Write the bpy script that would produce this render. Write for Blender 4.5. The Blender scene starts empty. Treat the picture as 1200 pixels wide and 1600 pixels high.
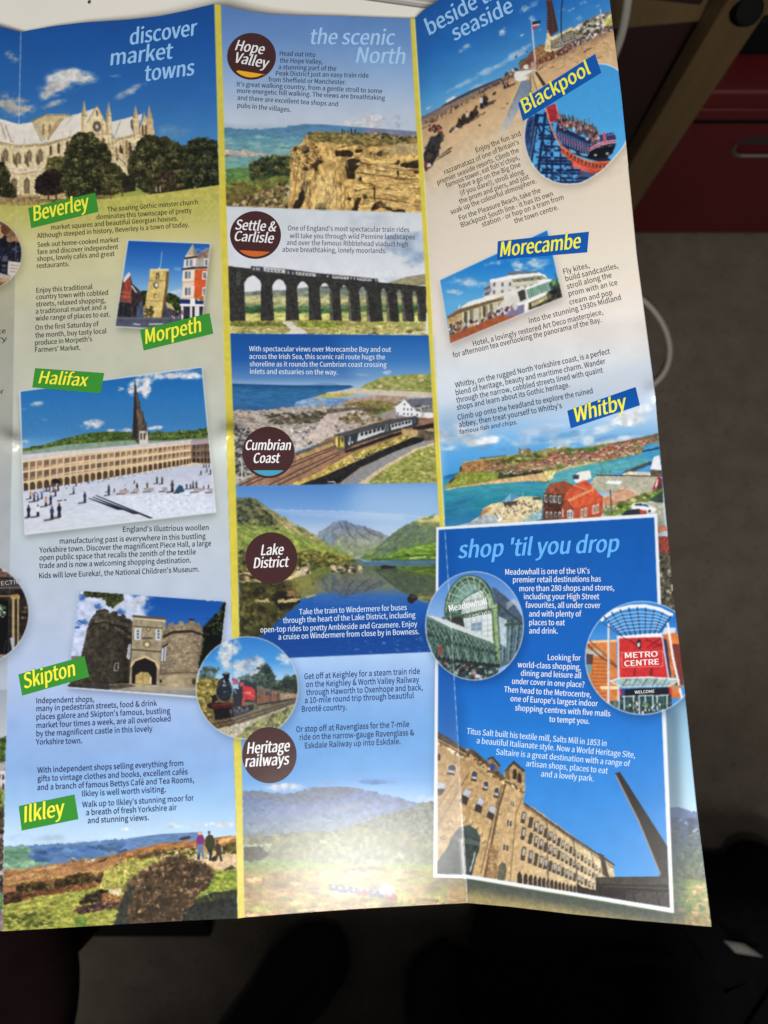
import bpy, math, os
import numpy as np
from mathutils import Vector, Matrix

SC = bpy.context.scene
COL = SC.collection
# ------------------------------------------------------------------ camera
TABLE = 0.738            # height of the lowest part of the leaflet (resting on the desk)
CAMZ = TABLE + 0.330     # hand-held phone just above the leaflet
PITCH = math.radians(8)
FPX = 800 / math.tan(math.radians(34.5))
cd = bpy.data.cameras.new('camera'); cam = bpy.data.objects.new('camera', cd); COL.objects.link(cam)
cam.location = (0, 0, CAMZ); cam.rotation_euler = (PITCH, 0, 0)
cd.sensor_fit = 'VERTICAL'; cd.sensor_height = 36; cd.lens = 18 / math.tan(math.radians(34.5))
cd.clip_start = 0.02; cd.clip_end = 50
cd.dof.use_dof = True; cd.dof.focus_distance = 0.335; cd.dof.aperture_fstop = 10
SC.camera = cam
# ------------------------------------------------------------------ room light: dim ambient, ceiling lamp, added glare lamp
W = bpy.data.worlds.new('World'); SC.world = W; W.use_nodes = True
W.node_tree.nodes['Background'].inputs[0].default_value = (.95, .97, 1, 1)
W.node_tree.nodes['Background'].inputs[1].default_value = .11

def area(name, loc, target, sx, sy, power, col):
    l = bpy.data.lights.new(name, 'AREA'); l.shape = 'RECTANGLE'; l.size = sx; l.size_y = sy; l.energy = power; l.color = col
    o = bpy.data.objects.new(name, l); COL.objects.link(o); o.location = loc
    o.rotation_euler = (Vector(target) - Vector(loc)).to_track_quat('-Z', 'Y').to_euler()
    return o
area('ceiling_lamp', (-.25, -1.55, 2.4), (0, .1, .74), 1.1, .5, 56, (1, .975, .94))
area('glare_lamp', (.086, -.312, 1.41), (-.01, -.10, .743), .175, .085, 2.05, (1, .975, .93))  # added low above the leaflet, stands for the ceiling light behind the glare
SC.view_settings.view_transform = 'Standard'; SC.view_settings.look = 'None'
SC.view_settings.exposure = 0; SC.view_settings.gamma = 1; SC.view_settings.use_curve_mapping = False

# ------------------------------------------------------------------ helpers
def ray(x, y):
    dx, dy = (x - 600) / FPX, (800 - y) / FPX
    return dx, dy * math.cos(PITCH) + math.sin(PITCH), dy * math.sin(PITCH) - math.cos(PITCH)

def at(x, y, z):
    """world point at height z seen in direction (x, y) of the 1200 x 1600 layout"""
    a, b, c = ray(x, y); t = (z - CAMZ) / c
    return Vector((a * t, b * t, z))

def tag(o, label=None, cat=None, group=None, kind=None):
    for k, v in (('label', label), ('category', cat), ('group', group), ('kind', kind)):
        if v:
            o[k] = v
    return o

def empty(name, loc):
    o = bpy.data.objects.new(name, None); COL.objects.link(o); o.location = loc; o.empty_display_size = .05
    return o

def mesh(name, verts, faces, mat, parent=None, smooth=False):
    m = bpy.data.meshes.new(name); m.from_pydata([tuple(v) for v in verts], [], faces); m.update()
    if mat:
        m.materials.append(mat)
    if smooth:
        m.polygons.foreach_set('use_smooth', [True] * len(m.polygons))
    o = bpy.data.objects.new(name, m); COL.objects.link(o)
    adopt(o, parent)
    return o

def adopt(o, parent):
    if parent:
        o.parent = parent
        w = Vector((0, 0, 0)) if parent.parent else Vector(parent.location)
        o.matrix_parent_inverse = Matrix.Translation(-w)

def nodes(name):
    m = bpy.data.materials.new(name); m.use_nodes = True
    n = m.node_tree.nodes; l = m.node_tree.links
    return m, n, l, n['Principled BSDF']

def material(name, col, rough=.6, noise=0, scale=40, bump=0, bscale=200, spec=.5, metal=0, col2=None):
    m, n, l, b = nodes(name)
    b.inputs['Base Color'].default_value = (*col, 1); b.inputs['Roughness'].default_value = rough
    b.inputs['Specular IOR Level'].default_value = spec; b.inputs['Metallic'].default_value = metal
    tc = n.new('ShaderNodeTexCoord')
    if noise or col2:
        t = n.new('ShaderNodeTexNoise'); t.inputs['Scale'].default_value = scale; t.inputs['Detail'].default_value = 6
        l.new(tc.outputs['Object'], t.inputs['Vector'])
        r = n.new('ShaderNodeValToRGB'); c2 = col2 or tuple(c * (1 + noise) for c in col); c1 = col if col2 else tuple(c * (1 - noise) for c in col)
        r.color_ramp.elements[0].position = .35; r.color_ramp.elements[1].position = .65
        r.color_ramp.elements[0].color = (*c1, 1); r.color_ramp.elements[1].color = (*c2, 1)
        l.new(t.outputs['Fac'], r.inputs['Fac']); l.new(r.outputs['Color'], b.inputs['Base Color'])
    if bump:
        t2 = n.new('ShaderNodeTexNoise'); t2.inputs['Scale'].default_value = bscale; t2.inputs['Detail'].default_value = 4
        l.new(tc.outputs['Object'], t2.inputs['Vector'])
        bp = n.new('ShaderNodeBump'); bp.inputs['Strength'].default_value = bump; bp.inputs['Distance'].default_value = .002
        l.new(t2.outputs['Fac'], bp.inputs['Height']); l.new(bp.outputs['Normal'], b.inputs['Normal'])
    return m

def lin(c):
    return tuple(((v / 255 + .055) / 1.055) ** 2.4 if v > 10 else v / 255 / 12.92 for v in c)
# ------------------------------------------------------------------ floor
FLOORM = material('carpet', (.080, .065, .050), .95, col2=(.098, .080, .062), scale=26, bump=.5, bscale=420, spec=.15)
n = FLOORM.node_tree.nodes; l = FLOORM.node_tree.links
tc = n.new('ShaderNodeTexCoord'); fl = n.new('ShaderNodeTexNoise'); fl.inputs['Scale'].default_value = 150; fl.inputs['Detail'].default_value = 3
l.new(tc.outputs['Object'], fl.inputs['Vector'])
rp = n.new('ShaderNodeValToRGB'); rp.color_ramp.elements[0].position = .30; rp.color_ramp.elements[0].color = (.45, .45, .45, 1); rp.color_ramp.elements[1].position = .42; rp.color_ramp.elements[1].color = (1, 1, 1, 1)
l.new(fl.outputs['Fac'], rp.inputs['Fac'])
mx = n.new('ShaderNodeMixRGB'); mx.blend_type = 'MULTIPLY'; mx.inputs['Fac'].default_value = .55
src = n['Principled BSDF'].inputs['Base Color'].links[0].from_socket
l.new(src, mx.inputs['Color1']); l.new(rp.outputs['Color'], mx.inputs['Color2']); l.new(mx.outputs['Color'], n['Principled BSDF'].inputs['Base Color'])
tag(mesh('floor', [(-4, -4, 0), (4, -4, 0), (4, 4, 0), (-4, 4, 0)], [(0, 1, 2, 3)], FLOORM), kind='structure')

import bmesh
def finish(bm, name, mat, parent=None, bevel=0, seg=2, smooth=True):
    if bevel:
        bmesh.ops.bevel(bm, geom=list(bm.edges), offset=bevel, segments=seg, affect='EDGES', profile=.5)
    bmesh.ops.recalc_face_normals(bm, faces=bm.faces)
    m = bpy.data.meshes.new(name); bm.to_mesh(m); bm.free(); m.materials.append(mat)
    if smooth:
        m.polygons.foreach_set('use_smooth', [True] * len(m.polygons))
    o = bpy.data.objects.new(name, m); COL.objects.link(o)
    adopt(o, parent)
    if smooth and bevel:
        md = o.modifiers.new('wn', 'WEIGHTED_NORMAL'); md.keep_sharp = False
    return o

def prism(bot, top):
    bm = bmesh.new(); k = len(bot)
    a = [bm.verts.new(v) for v in bot]; b = [bm.verts.new(v) for v in top]
    bm.faces.new(a[::-1]); bm.faces.new(b)
    for i in range(k):
        bm.faces.new((a[i], a[(i + 1) % k], b[(i + 1) % k], b[i]))
    return bm

def box(x0, x1, y0, y1, z0, z1):
    f = lambda z: [(x0, y0, z), (x1, y0, z), (x1, y1, z), (x0, y1, z)]
    return prism(f(z0), f(z1))

def beam(p, q_, w, d, up=(0, 1, 0)):
    """rectangular bar from p to q_, w wide across, d deep along up"""
    p, q_ = Vector(p), Vector(q_); t = (q_ - p).normalized(); s = t.cross(Vector(up)).normalized(); u = s.cross(t).normalized()
    c = [(-w / 2, -d / 2), (w / 2, -d / 2), (w / 2, d / 2), (-w / 2, d / 2)]
    return prism([p + s * a + u * b for a, b in c], [q_ + s * a + u * b for a, b in c])

def tube(name, pts, r, mat, parent=None):
    c = bpy.data.curves.new(name, 'CURVE'); c.dimensions = '3D'; c.bevel_depth = r; c.bevel_resolution = 3; c.resolution_u = 6; c.use_fill_caps = True
    s = c.splines.new('NURBS'); s.points.add(len(pts) - 1); s.use_endpoint_u = True; s.order_u = 4
    for p, v in zip(s.points, pts):
        p.co = (*v, 1)
    t = bpy.data.objects.new(name, c); COL.objects.link(t)
    dg = bpy.context.evaluated_depsgraph_get(); m = bpy.data.meshes.new_from_object(t.evaluated_get(dg))
    bpy.data.objects.remove(t)
    m.materials.append(mat)
    o = bpy.data.objects.new(name, m); COL.objects.link(o); adopt(o, parent)
    m.polygons.foreach_set('use_smooth', [True] * len(m.polygons))
    return o

# ------------------------------------------------------------------ desk under the leaflet
ZD = TABLE - .0015
WHITE = material('desk_laminate', (.80, .77, .70), .55, noise=.02, scale=9)
GREYT = material('desk_trim', (.34, .33, .31), .5, noise=.05)
STEEL = material('grey_steel', (.20, .20, .20), .4, metal=.6)
d = empty('desk', (at(200, 400, 0).x, at(200, 400, 0).y, 0))
tag(d, 'white desk top under the upper half of the open leaflet', 'desk')
fl_, fr_, nr_, nl_ = at(-420, -142, ZD), at(745, 21.5, ZD), at(790, 940, ZD), at(-420, 940, ZD)
low = lambda v, h=.025: Vector((v.x, v.y, v.z - h))
finish(prism([low(v) for v in (nl_, nr_, fr_, fl_)], [nl_, nr_, fr_, fl_]), 'desk_top', WHITE, d, .0015)
up = (fr_ - fl_).cross(Vector((0, 0, 1))).normalized() * -.045
up = up if up.y > 0 else -up
g0 = Vector((0, 0, .0006)); gap = up.normalized() * .0015
finish(prism([low(v) for v in (fl_ + gap, fr_ + gap, fr_ + up, fl_ + up)], [v + g0 for v in (fl_ + gap, fr_ + gap, fr_ + up, fl_ + up)]), 'edge_trim', GREYT, d, .001)
for v, sx, sy in ((fl_, 1, -1), (fr_, -1, -1), (nr_, -1, 1), (nl_, 1, 1)):
    x, y = v.x + sx * .04, v.y + sy * .05
    finish(box(x - .018, x + .018, y - .018, y + .018, 0, ZD - .026), 'leg', STEEL, d, .002)
sp = at(139, 3, ZD + .0008)
mesh('ink_speck', [(sp.x + .0007 * math.cos(t), sp.y + .0011 * math.sin(t), sp.z) for t in np.linspace(0, 2 * math.pi, 9)[:-1]], [tuple(range(8))], material('speck', (.05, .05, .05)), d)

# ------------------------------------------------------------------ red drawer units beyond the desk
YF = .574
def onface(x, y, yw):
    a, b, c = ray(x, y); t = yw / b
    return Vector((a * t, yw, CAMZ + c * t))
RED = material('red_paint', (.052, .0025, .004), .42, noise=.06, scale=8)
SHADED_RED = material('red_paint_shaded', (.012, .0015, .0022), .6, noise=.1, scale=8)  # red of the drawer units darkened, the cabinet's shade put into the colour
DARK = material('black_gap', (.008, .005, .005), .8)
CHROME = material('worn_chrome', (.30, .28, .26), .4, metal=1)
BLACK = material('black_plastic', (.002, .002, .002), .7, spec=.08)
xl = onface(1010, 250, YF).x; xr = xl + .42
ztop = onface(1150, 143, YF).z; zgap = onface(1150, 191, YF).z
cab = empty('drawer_pedestal', ((xl + xr) / 2, YF + .25, 0))
tag(cab, 'bright red metal drawer unit with a chrome lipped slot handle', 'drawer unit')
finish(box(xl, xr, YF + .02, YF + .52, .002, ztop - .03), 'carcass', RED, cab, .003)
finish(box(xl, xr, YF - .001, YF + .52, ztop - .028, ztop), 'top_panel', RED, cab, .005)
finish(box(xl + .002, xr - .002, YF, YF + .018, zgap + .004, ztop - .030), 'drawer_rail', RED, cab, .002)
hs = onface(1158, 214, YF), onface(1158, 242, YF)
hx0, hz1, hz0 = hs[0].x, hs[0].z, hs[1].z
# drawer front with a real pill-shaped cut-out
bm = bmesh.new(); N = 16
hw = .13; r = (hz1 - hz0) / 2; cz = (hz0 + hz1) / 2; cxl, cxr = hx0 + r, hx0 + hw - r
pill = [(cxl - r * math.sin(t), cz - r * math.cos(t)) for t in np.linspace(0, math.pi, N)] + [(cxr + r * math.sin(t), cz + r * math.cos(t)) for t in np.linspace(0, math.pi, N)]
X0, X1, Z0, Z1 = xl + .002, xr - .002, .012, zgap - .002
def proj(px, pz):
    dx, dz = px - (cxl + cxr) / 2, pz - cz
    k = min([(X1 - (cxl + cxr) / 2) / dx if dx > 1e-6 else 1e9, (X0 - (cxl + cxr) / 2) / dx if dx < -1e-6 else 1e9, (Z1 - cz) / dz if dz > 1e-6 else 1e9, (Z0 - cz) / dz if dz < -1e-6 else 1e9])
    return (cxl + cxr) / 2 + dx * k, cz + dz * k
outer = [proj(*p) for p in pill]
a = [bm.verts.new((p[0], YF, p[1])) for p in pill]; b = [bm.verts.new((p[0], YF, p[1])) for p in outer]; c = [bm.verts.new((p[0], YF + .014, p[1])) for p in pill]
side = lambda p: 0 if abs(p[0] - X0) < 1e-6 else 1 if abs(p[0] - X1) < 1e-6 else 2 if abs(p[1] - Z0) < 1e-6 else 3
for i in range(len(pill)):
    j = (i + 1) % len(pill)
    si, sj = side(outer[i]), side(outer[j])
    if si == sj:
        bm.faces.new((a[i], a[j], b[j], b[i]))
    else:
        if {si, sj} == {0, 1}:
            cs_ = [bm.verts.new((X0 if sj == 0 else X1, YF, Z0)), bm.verts.new((X1 if sj == 0 else X0, YF, Z0))]
        else:
            cs_ = [bm.verts.new((X0 if 0 in (si, sj) else X1, YF, Z0 if 2 in (si, sj) else Z1))]
        bm.faces.new((a[i], a[j], b[j], *cs_, b[i]))
    bm.faces.new((a[j], a[i], c[i], c[j]))
finish(bm, 'drawer_front', RED, cab, 0, smooth=False)
finish(box(xl + .001, xr - .001, YF + .0145, YF + .019, .010, zgap), 'drawer_shadow_gap', DARK, cab, 0, smooth=False)
lipp = [(x, YF - .001, z) for x, z in [(cxl - r * math.sin(t), cz - r * math.cos(t)) for t in np.linspace(math.pi * .62, 0, 9)] + [(cxr + r * math.sin(t), cz - r * math.cos(t)) for t in np.linspace(0, math.pi * .6, 9)]]
tube('handle_lip', lipp, .0024, CHROME, cab)
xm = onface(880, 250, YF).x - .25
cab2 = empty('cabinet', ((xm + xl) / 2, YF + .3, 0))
tag(cab2, 'red cabinet behind the wooden legs, shade put into its dark colour', 'cabinet')
finish(box(xm, xl - .004, YF + .012, YF + .52, .02, .95), 'cabinet_body', SHADED_RED, cab2, .003)
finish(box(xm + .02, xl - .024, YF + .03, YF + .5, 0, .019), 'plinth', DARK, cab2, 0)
finish(box(xm + .03, xl - .03, YF + .004, YF + .011, .06, .90), 'cabinet_door', SHADED_RED, cab2, .002)
kb = box(0, .2, 0, .14, 0, .035)
kb_ = at(1150, 90, ztop + .002)
bx = empty('black_box', (kb_.x + .1, kb_.y + .07, ztop))
tag(bx, 'black box lying on top of the red drawer unit', 'box')
bb = finish(prism([(kb_.x, kb_.y, ztop + .001), (kb_.x + .22, kb_.y + .006, ztop + .001), (kb_.x + .22, kb_.y + .14, ztop + .001), (kb_.x + .03, kb_.y + .14, ztop + .001)], [(kb_.x + .004, kb_.y + .004, ztop + .05), (kb_.x + .22, kb_.y + .01, ztop + .05), (kb_.x + .22, kb_.y + .14, ztop + .05), (kb_.x + .034, kb_.y + .14, ztop + .05)]), 'box_body', BLACK, bx, .006, 3)

# ------------------------------------------------------------------ wooden trestle leaning in front of the drawer units
m_, nn, ll, bs = nodes('varnished_wood')
bs.inputs['Roughness'].default_value = .45
tcw = nn.new('ShaderNodeTexCoord'); mp = nn.new('ShaderNodeMapping'); mp.inputs['Scale'].default_value = (30, 30, 4)
nz = nn.new('ShaderNodeTexNoise'); nz.inputs['Scale'].default_value = 3; nz.inputs['Detail'].default_value = 6
cr = nn.new('ShaderNodeValToRGB'); cr.color_ramp.elements[0].color = (.050, .030, .012, 1); cr.color_ramp.elements[1].color = (.086, .053, .022, 1)
ll.new(tcw.outputs['Object'], mp.inputs['Vector']); ll.new(mp.outputs['Vector'], nz.inputs['Vector']); ll.new(nz.outputs['Fac'], cr.inputs['Fac']); ll.new(cr.outputs['Color'], bs.inputs['Base Color'])
WOOD = m_
tr = empty('wooden_stool', (.3, .5, 0))
tag(tr, 'varnished wooden stool frame with slanted leg and black bolt caps', 'stool')
p0 = at(930, 372, .012); p1 = at(1196, -60, .50)
finish(beam(p0, p1, .042, .03, (0, -1, .5)), 'leg', WOOD, tr, .003)
s1 = at(1040, 205, .20); dv = (p1 - p0).normalized()
q0 = at(895, 372, .012) + Vector((0, .05, 0)); q1 = at(1128, -60, .42) + Vector((0, .04, 0))
finish(beam(q0, q1, .045, .028, (0, -1, .5)), 'leg', WOOD, tr, .003)
mid = p0.lerp(p1, .52); mid2 = q0.lerp(q1, .55)
finish(beam(mid2 + Vector((-.01, 0, 0)), mid + Vector((.012, .02, 0)), .04, .028, (0, -1, .5)), 'stretcher', WOOD, tr, .003)
top0 = p0.lerp(p1, .86); 
finish(beam(top0 + Vector((-.16, .03, .0)), top0 + Vector((.20, .05, .02)), .06, .03, (0, -1, .3)), 'crossbar', WOOD, tr, .003)
for t, pr in ((.80, p0.lerp(p1, .905)), (.86, q0.lerp(q1, .95))):
    bm = bmesh.new(); bmesh.ops.create_cone(bm, cap_ends=True, segments=28, radius1=.0145, radius2=.012, depth=.014)
    dirn = (Vector((0, 0, CAMZ)) - pr).normalized()
    rot = Vector((0, -.75, .6)).normalized().to_track_quat('Z', 'Y').to_matrix().to_4x4()
    bmesh.ops.transform(bm, matrix=Matrix.Translation(pr + Vector((0, -.018, .014))) @ rot, verts=bm.verts)
    finish(bm, 'bolt_cap', BLACK, tr, .002)

# ------------------------------------------------------------------ pale cable on the floor
CABLE = material('pale_cable', (.32, .30, .26), .6)
pts = [at(870, 450, .006), at(930, 442, .006), at(985, 452, .006), at(1018, 478, .006), at(1040, 510, .006), at(1049, 545, .006), at(1043, 578, .006), at(1022, 602, .006), at(990, 618, .006), at(930, 625, .006), at(850, 600, .006), at(820, 480, .006), at(850, 330, .006)]
base = pts[-1]
for (x, y, z) in ((915, 150, .20), (950, 108, .28), (968, 70, .36), (979, 25, .45), (984, -30, .55)):
    pts.append(onface(x, y, .52))
tag(tube('cable', pts, .0038, CABLE), 'pale white cable looping on the carpet beside the leaflet', 'cable')

# ------------------------------------------------------------------ things on the floor below the leaflet
SHOE = material('black_leather', (.003, .003, .003), .7, spec=.2, bump=.15, bscale=90)
SOLE = material('black_rubber', (.01, .01, .01), .8)
def loft(name, secs, mat, parent, close=True):
    bm = bmesh.new(); rings = [[bm.verts.new(v) for v in s] for s in secs]; k = len(secs[0])
    for a_, b_ in zip(rings, rings[1:]):
        for i in range(k):
            bm.faces.new((a_[i], a_[(i + 1) % k], b_[(i + 1) % k], b_[i]))
    bm.faces.new(rings[0][::-1]); bm.faces.new(rings[-1])
    return finish(bm, name, mat, parent)
def shoe(toe, heel, label):
    toe, heel = Vector(toe), Vector(heel); ax = (toe - heel); Ln = ax.length; ax.normalize(); sd = Vector((-ax.y, ax.x, 0))
    o = empty('shoe', (heel + toe) / 2); tag(o, label, 'shoe', 'pair of black shoes')
    def ring(t, w, h, z0, k=20):
        c_ = heel + ax * (Ln * t)
        return [Vector((c_.x, c_.y, 0)) + sd * (w * math.cos(u)) + Vector((0, 0, z0 + (h if math.sin(u) > 0 else .012) * math.sin(u))) for u in np.linspace(0, 2 * math.pi, k, endpoint=False)]
    ts = [(.0, .006, .03), (.03, .026, .07), (.12, .036, .085), (.3, .038, .08), (.5, .042, .065), (.68, .049, .05), (.82, .048, .04), (.92, .038, .034), (.98, .02, .026), (1.0, .006, .012)]
    loft('upper', [ring(t, w, h, .022) for t, w, h in ts], SHOE, o)
    loft('sole', [[Vector((v.x, v.y, min(v.z, .02) if v.z > .02 else max(v.z, .001))) for v in ring(t, w * 1.07, .008, .011)] for t, w, h in ts], SOLE, o)
    for k_ in range(4):
        c_ = heel + ax * (Ln * (.46 + .055 * k_)); zz = .022 + .068 - .0045 * k_ * 1.6
        tube('lace', [c_ - sd * .02 + Vector((0, 0, zz - .008)), c_ + Vector((0, 0, zz + .003)), c_ + sd * .02 + Vector((0, 0, zz - .008))], .0025, SOLE, o)
    return o
shoe(at(530, 1442, .0), at(330, 1690, .0), 'black shoe pointing to the upper right under the leaflet')
shoe(at(690, 1462, .0), at(690, 1760, .0), 'black shoe pointing straight up, nearer the bag')

MAR2 = material('maroon_cloth', (.006, .0026, .0026), .95, spec=.05, noise=.15, bump=.3, bscale=500)
st = empty('round_stool', (*at(-40, 1640, .4).xy, 0))
tag(st, 'dark maroon cushioned stool at the bottom left corner', 'stool')
c_ = at(-40, 1590, .42)
prof = [(0, .0), (.085, .0), (.105, .012), (.11, .03), (.104, .046), (.085, .056), (.04, .06), (.0, .06)]
bm = bmesh.new(); rings = []
for r_, z_ in prof[1:-1]:
    rings.append([bm.verts.new((c_.x + r_ * math.cos(t) * .62, c_.y + r_ * math.sin(t), .36 + z_)) for t in np.linspace(0, 2 * math.pi, 40, endpoint=False)])
for a_, b_ in zip(rings, rings[1:]):
    for i in range(40):
        bm.faces.new((a_[i], a_[(i + 1) % 40], b_[(i + 1) % 40], b_[i]))
bm.faces.new(rings[0][::-1]); bm.faces.new(rings[-1])
finish(bm, 'seat', MAR2, st)
finish(box(c_.x - .02, c_.x + .02, c_.y - .02, c_.y + .02, .02, .359), 'post', BLACK, st, .004)
finish(prism([(c_.x - .1, c_.y - .1, .001), (c_.x + .1, c_.y - .1, .001), (c_.x + .07, c_.y + .09, .001), (c_.x - .1, c_.y + .1, .001)], [(c_.x - .1, c_.y - .1, .02), (c_.x + .1, c_.y - .1, .02), (c_.x + .07, c_.y + .09, .02), (c_.x - .1, c_.y + .1, .02)]), 'base_plate', BLACK, st, .004)

BAGM = material('black_nylon', (.0035, .0035, .0037), .9, noise=.25, spec=.1, scale=60, bump=.35, bscale=260)
bg = empty('backpack', (*at(1000, 1600, 0).xy, 0))
tag(bg, 'black fabric bag slumped on the floor with a white label', 'bag')
def slump(cx, cy, rx, ry, h, name, k=56, seed=0):
    secs = []
    for z_, s_ in ((.001, .94), (h * .15, 1.0), (h * .45, 1.0), (h * .7, .95), (h * .88, .84), (h * .97, .62), (h, .3)):
        secs.append([Vector((cx + rx * s_ * math.copysign(abs(math.cos(t)) ** .62, math.cos(t)) + .006 * math.sin(5 * t + z_ * 40 + seed), cy + ry * s_ * math.copysign(abs(math.sin(t)) ** .62, math.sin(t)) + .006 * math.cos(7 * t + seed), z_)) for t in np.linspace(0, 2 * math.pi, k, endpoint=False)])
    return loft(name, secs, BAGM, bg)
cb = at(1030, 1640, .12)
slump(cb.x, cb.y, .215, .20, .13, 'body')
cp = at(1100, 1640, .2)
slump(cp.x + .06, cp.y + .005, .11, .135, .165, 'front_pocket', seed=2)
TAGW = material('white_label', (.2, .19, .17), .8, noise=.1, scale=300)
zt = .172
t4 = [at(1131, 1470, zt), at(1163, 1475, zt), at(1193, 1496, zt), at(1150, 1489, zt)]
finish(prism([v - Vector((0, 0, .0012)) for v in t4], t4), 'label_patch', TAGW, bg, 0)
tube('carry_strap', [at(880, 1520, .10), at(930, 1500, .15), at(1000, 1490, .15), at(1060, 1500, .15), at(1100, 1530, .14)], .008, BAGM, bg)

sb = [at(728, 1385, .004), at(775, 1385, .004), at(829, 1506, .004), at(792, 1500, .004), at(772, 1483, .004)]
bm = prism([Vector((v.x, v.y, .001)) for v in sb], [Vector((v.x, v.y, .014)) for v in sb])
tag(finish(bm, 'strap', SOLE, None, .002), 'flat black strap end on the floor below the leaflet fold', 'strap')

# unseen swivel chair, added just below the picture to shade the floor
oc = empty('shading_chair', (.02, -.70, 0))
tag(oc, 'unseen black swivel chair added to shade the floor below the leaflet, its castor by the bag', 'chair')
finish(box(-.26, .30, -.93, -.36, .42, .50), 'seat', BLACK, oc, .03, 4)  # seat of the added shading chair
finish(box(-.42, -.31, -.95, -.48, .60, .65), 'shading_armrest', BLACK, oc, .015, 3)
finish(box(.36, .45, -.95, -.48, .60, .65), 'shading_armrest', BLACK, oc, .015, 3)
finish(box(-.385, .415, -.75, -.70, .36, .40), 'shading_arm_bar', BLACK, oc, .01)
for x_ in (-.365, .405):
    finish(box(x_ - .02, x_ + .02, -.745, -.705, .405, .598), 'arm_post', BLACK, oc, .006)
finish(box(-.24, .28, -1.01, -.95, .56, 1.12), 'backrest', BLACK, oc, .025, 4)
finish(box(-.02, .06, -.99, -.955, .40, .60), 'back_bar', BLACK, oc, .008)
finish(box(-.01, .05, -.73, -.67, .08, .419), 'gas_column', STEEL, oc, .01)
cs = empty('chair_castor', (*at(1180, 1370, .03).xy, 0))
tag(cs, 'rounded black chair castor at the right edge above the bag', 'castor')
cc = at(1186, 1376, .045)
bm = bmesh.new(); bmesh.ops.create_uvsphere(bm, u_segments=28, v_segments=16, radius=1)
bmesh.ops.transform(bm, matrix=Matrix.Translation((cc.x, cc.y, .042)) @ Matrix.Rotation(.5, 4, 'Z') @ Matrix.Diagonal((.042, .05, .042, 1)), verts=bm.verts)
finish(bm, 'hood', BLACK, cs)
bm = bmesh.new(); bmesh.ops.create_cone(bm, cap_ends=True, segments=28, radius1=.03, radius2=.03, depth=.03)
bmesh.ops.transform(bm, matrix=Matrix.Translation((cc.x - .012, cc.y - .045, .031)) @ Matrix.Rotation(math.pi / 2, 4, 'Y'), verts=bm.verts)
finish(bm, 'wheel', SOLE, cs, .003)
finish(beam((cc.x + .02, cc.y - .01, .075), (cc.x + .28, cc.y - .12, .10), .04, .03, (0, 0, 1)), 'chair_arm', BLACK, cs, .008)
# ------------------------------------------------------------------ printed artwork (procedural, painted with numpy)
# The whole print lives on one sheet; unit = one layout unit of the leaflet, origin offset (OX, OY).
OX, OY, PW, PH = 160, 130, 1310, 1610
CV = np.zeros((PH, PW, 3), np.float32)
CLIP = None
TX = (0.0, 0.0, 1.0)

def V(ox, oy, s):
    global TX
    TX = (ox, oy, s)

def q(pts):
    a = np.array(pts, np.float64)
    a[:, 0] = a[:, 0] / TX[2] + TX[0] + OX
    a[:, 1] = a[:, 1] / TX[2] + TX[1] + OY
    return a

def pmask(a):
    """antialiased even-odd mask of polygon a (canvas units): returns x0, y0, mask"""
    x0 = max(0, int(math.floor(a[:, 0].min()))); x1 = min(PW, int(math.ceil(a[:, 0].max())) + 1)
    y0 = max(0, int(math.floor(a[:, 1].min()))); y1 = min(PH, int(math.ceil(a[:, 1].max())) + 1)
    if x1 <= x0 or y1 <= y0:
        return None
    w, h = x1 - x0, y1 - y0
    SS = 4
    m = np.zeros((h, w), np.float32)
    b = np.roll(a, -1, axis=0)
    px = np.arange(w, dtype=np.float64)
    for k in range(h * SS):
        y = y0 + (k + .5) / SS
        t = (a[:, 1] <= y) != (b[:, 1] <= y)
        if not t.any():
            continue
        ya, yb = a[t, 1], b[t, 1]
        xs = np.sort(a[t, 0] + (y - ya) / (yb - ya) * (b[t, 0] - a[t, 0])) - x0
        for i in range(0, len(xs) - 1, 2):
            l, r = xs[i], xs[i + 1]
            il, ir = max(0, int(l)), min(w, int(r) + 1)
            if ir > il:
                seg = px[il:ir]
                m[k // SS, il:ir] += np.clip(np.minimum(r, seg + 1) - np.maximum(l, seg), 0, 1) / SS
    return x0, y0, m

def vnoise(x0, y0, w, h, cx, cy, seed, octv=3):
    out = np.zeros((h, w), np.float32); amp = 1.0; tot = 0
    for o in range(octv):
        gx0, gy0 = int(x0 // cx) - 1, int(y0 // cy) - 1
        nx, ny = int(w / cx) + 4, int(h / cy) + 4
        ii = (np.arange(nx) + gx0)[None, :]; jj = (np.arange(ny) + gy0)[:, None]
        hsh = np.sin(ii * 127.1 + jj * 311.7 + seed * 74.7 + o * 19.3) * 43758.5453
        g = (hsh - np.floor(hsh)).astype(np.float32) * 2 - 1
        X = (np.arange(w) + x0) / cx - gx0; Y = (np.arange(h) + y0) / cy - gy0
        xi = np.clip(X.astype(int), 0, nx - 2); yi = np.clip(Y.astype(int), 0, ny - 2)
        fx = X - xi; fy = Y - yi
        fx = (fx * fx * (3 - 2 * fx))[None, :]; fy = (fy * fy * (3 - 2 * fy))[:, None]
        r0 = g[yi][:, xi] * (1 - fx) + g[yi][:, xi + 1] * fx
        r1 = g[yi + 1][:, xi] * (1 - fx) + g[yi + 1][:, xi + 1] * fx
        out += amp * (r0 * (1 - fy) + r1 * fy)
        tot += amp; amp *= .55; cx = max(cx / 2, .8); cy = max(cy / 2, .8)
    return out / tot * 1.6

def put(x0, y0, m, col):
    h, w = m.shape
    if CLIP is not None:
        m = m * CLIP[y0:y0 + h, x0:x0 + w]
    s = CV[y0:y0 + h, x0:x0 + w]
    s += m[..., None] * (col - s)

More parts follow.
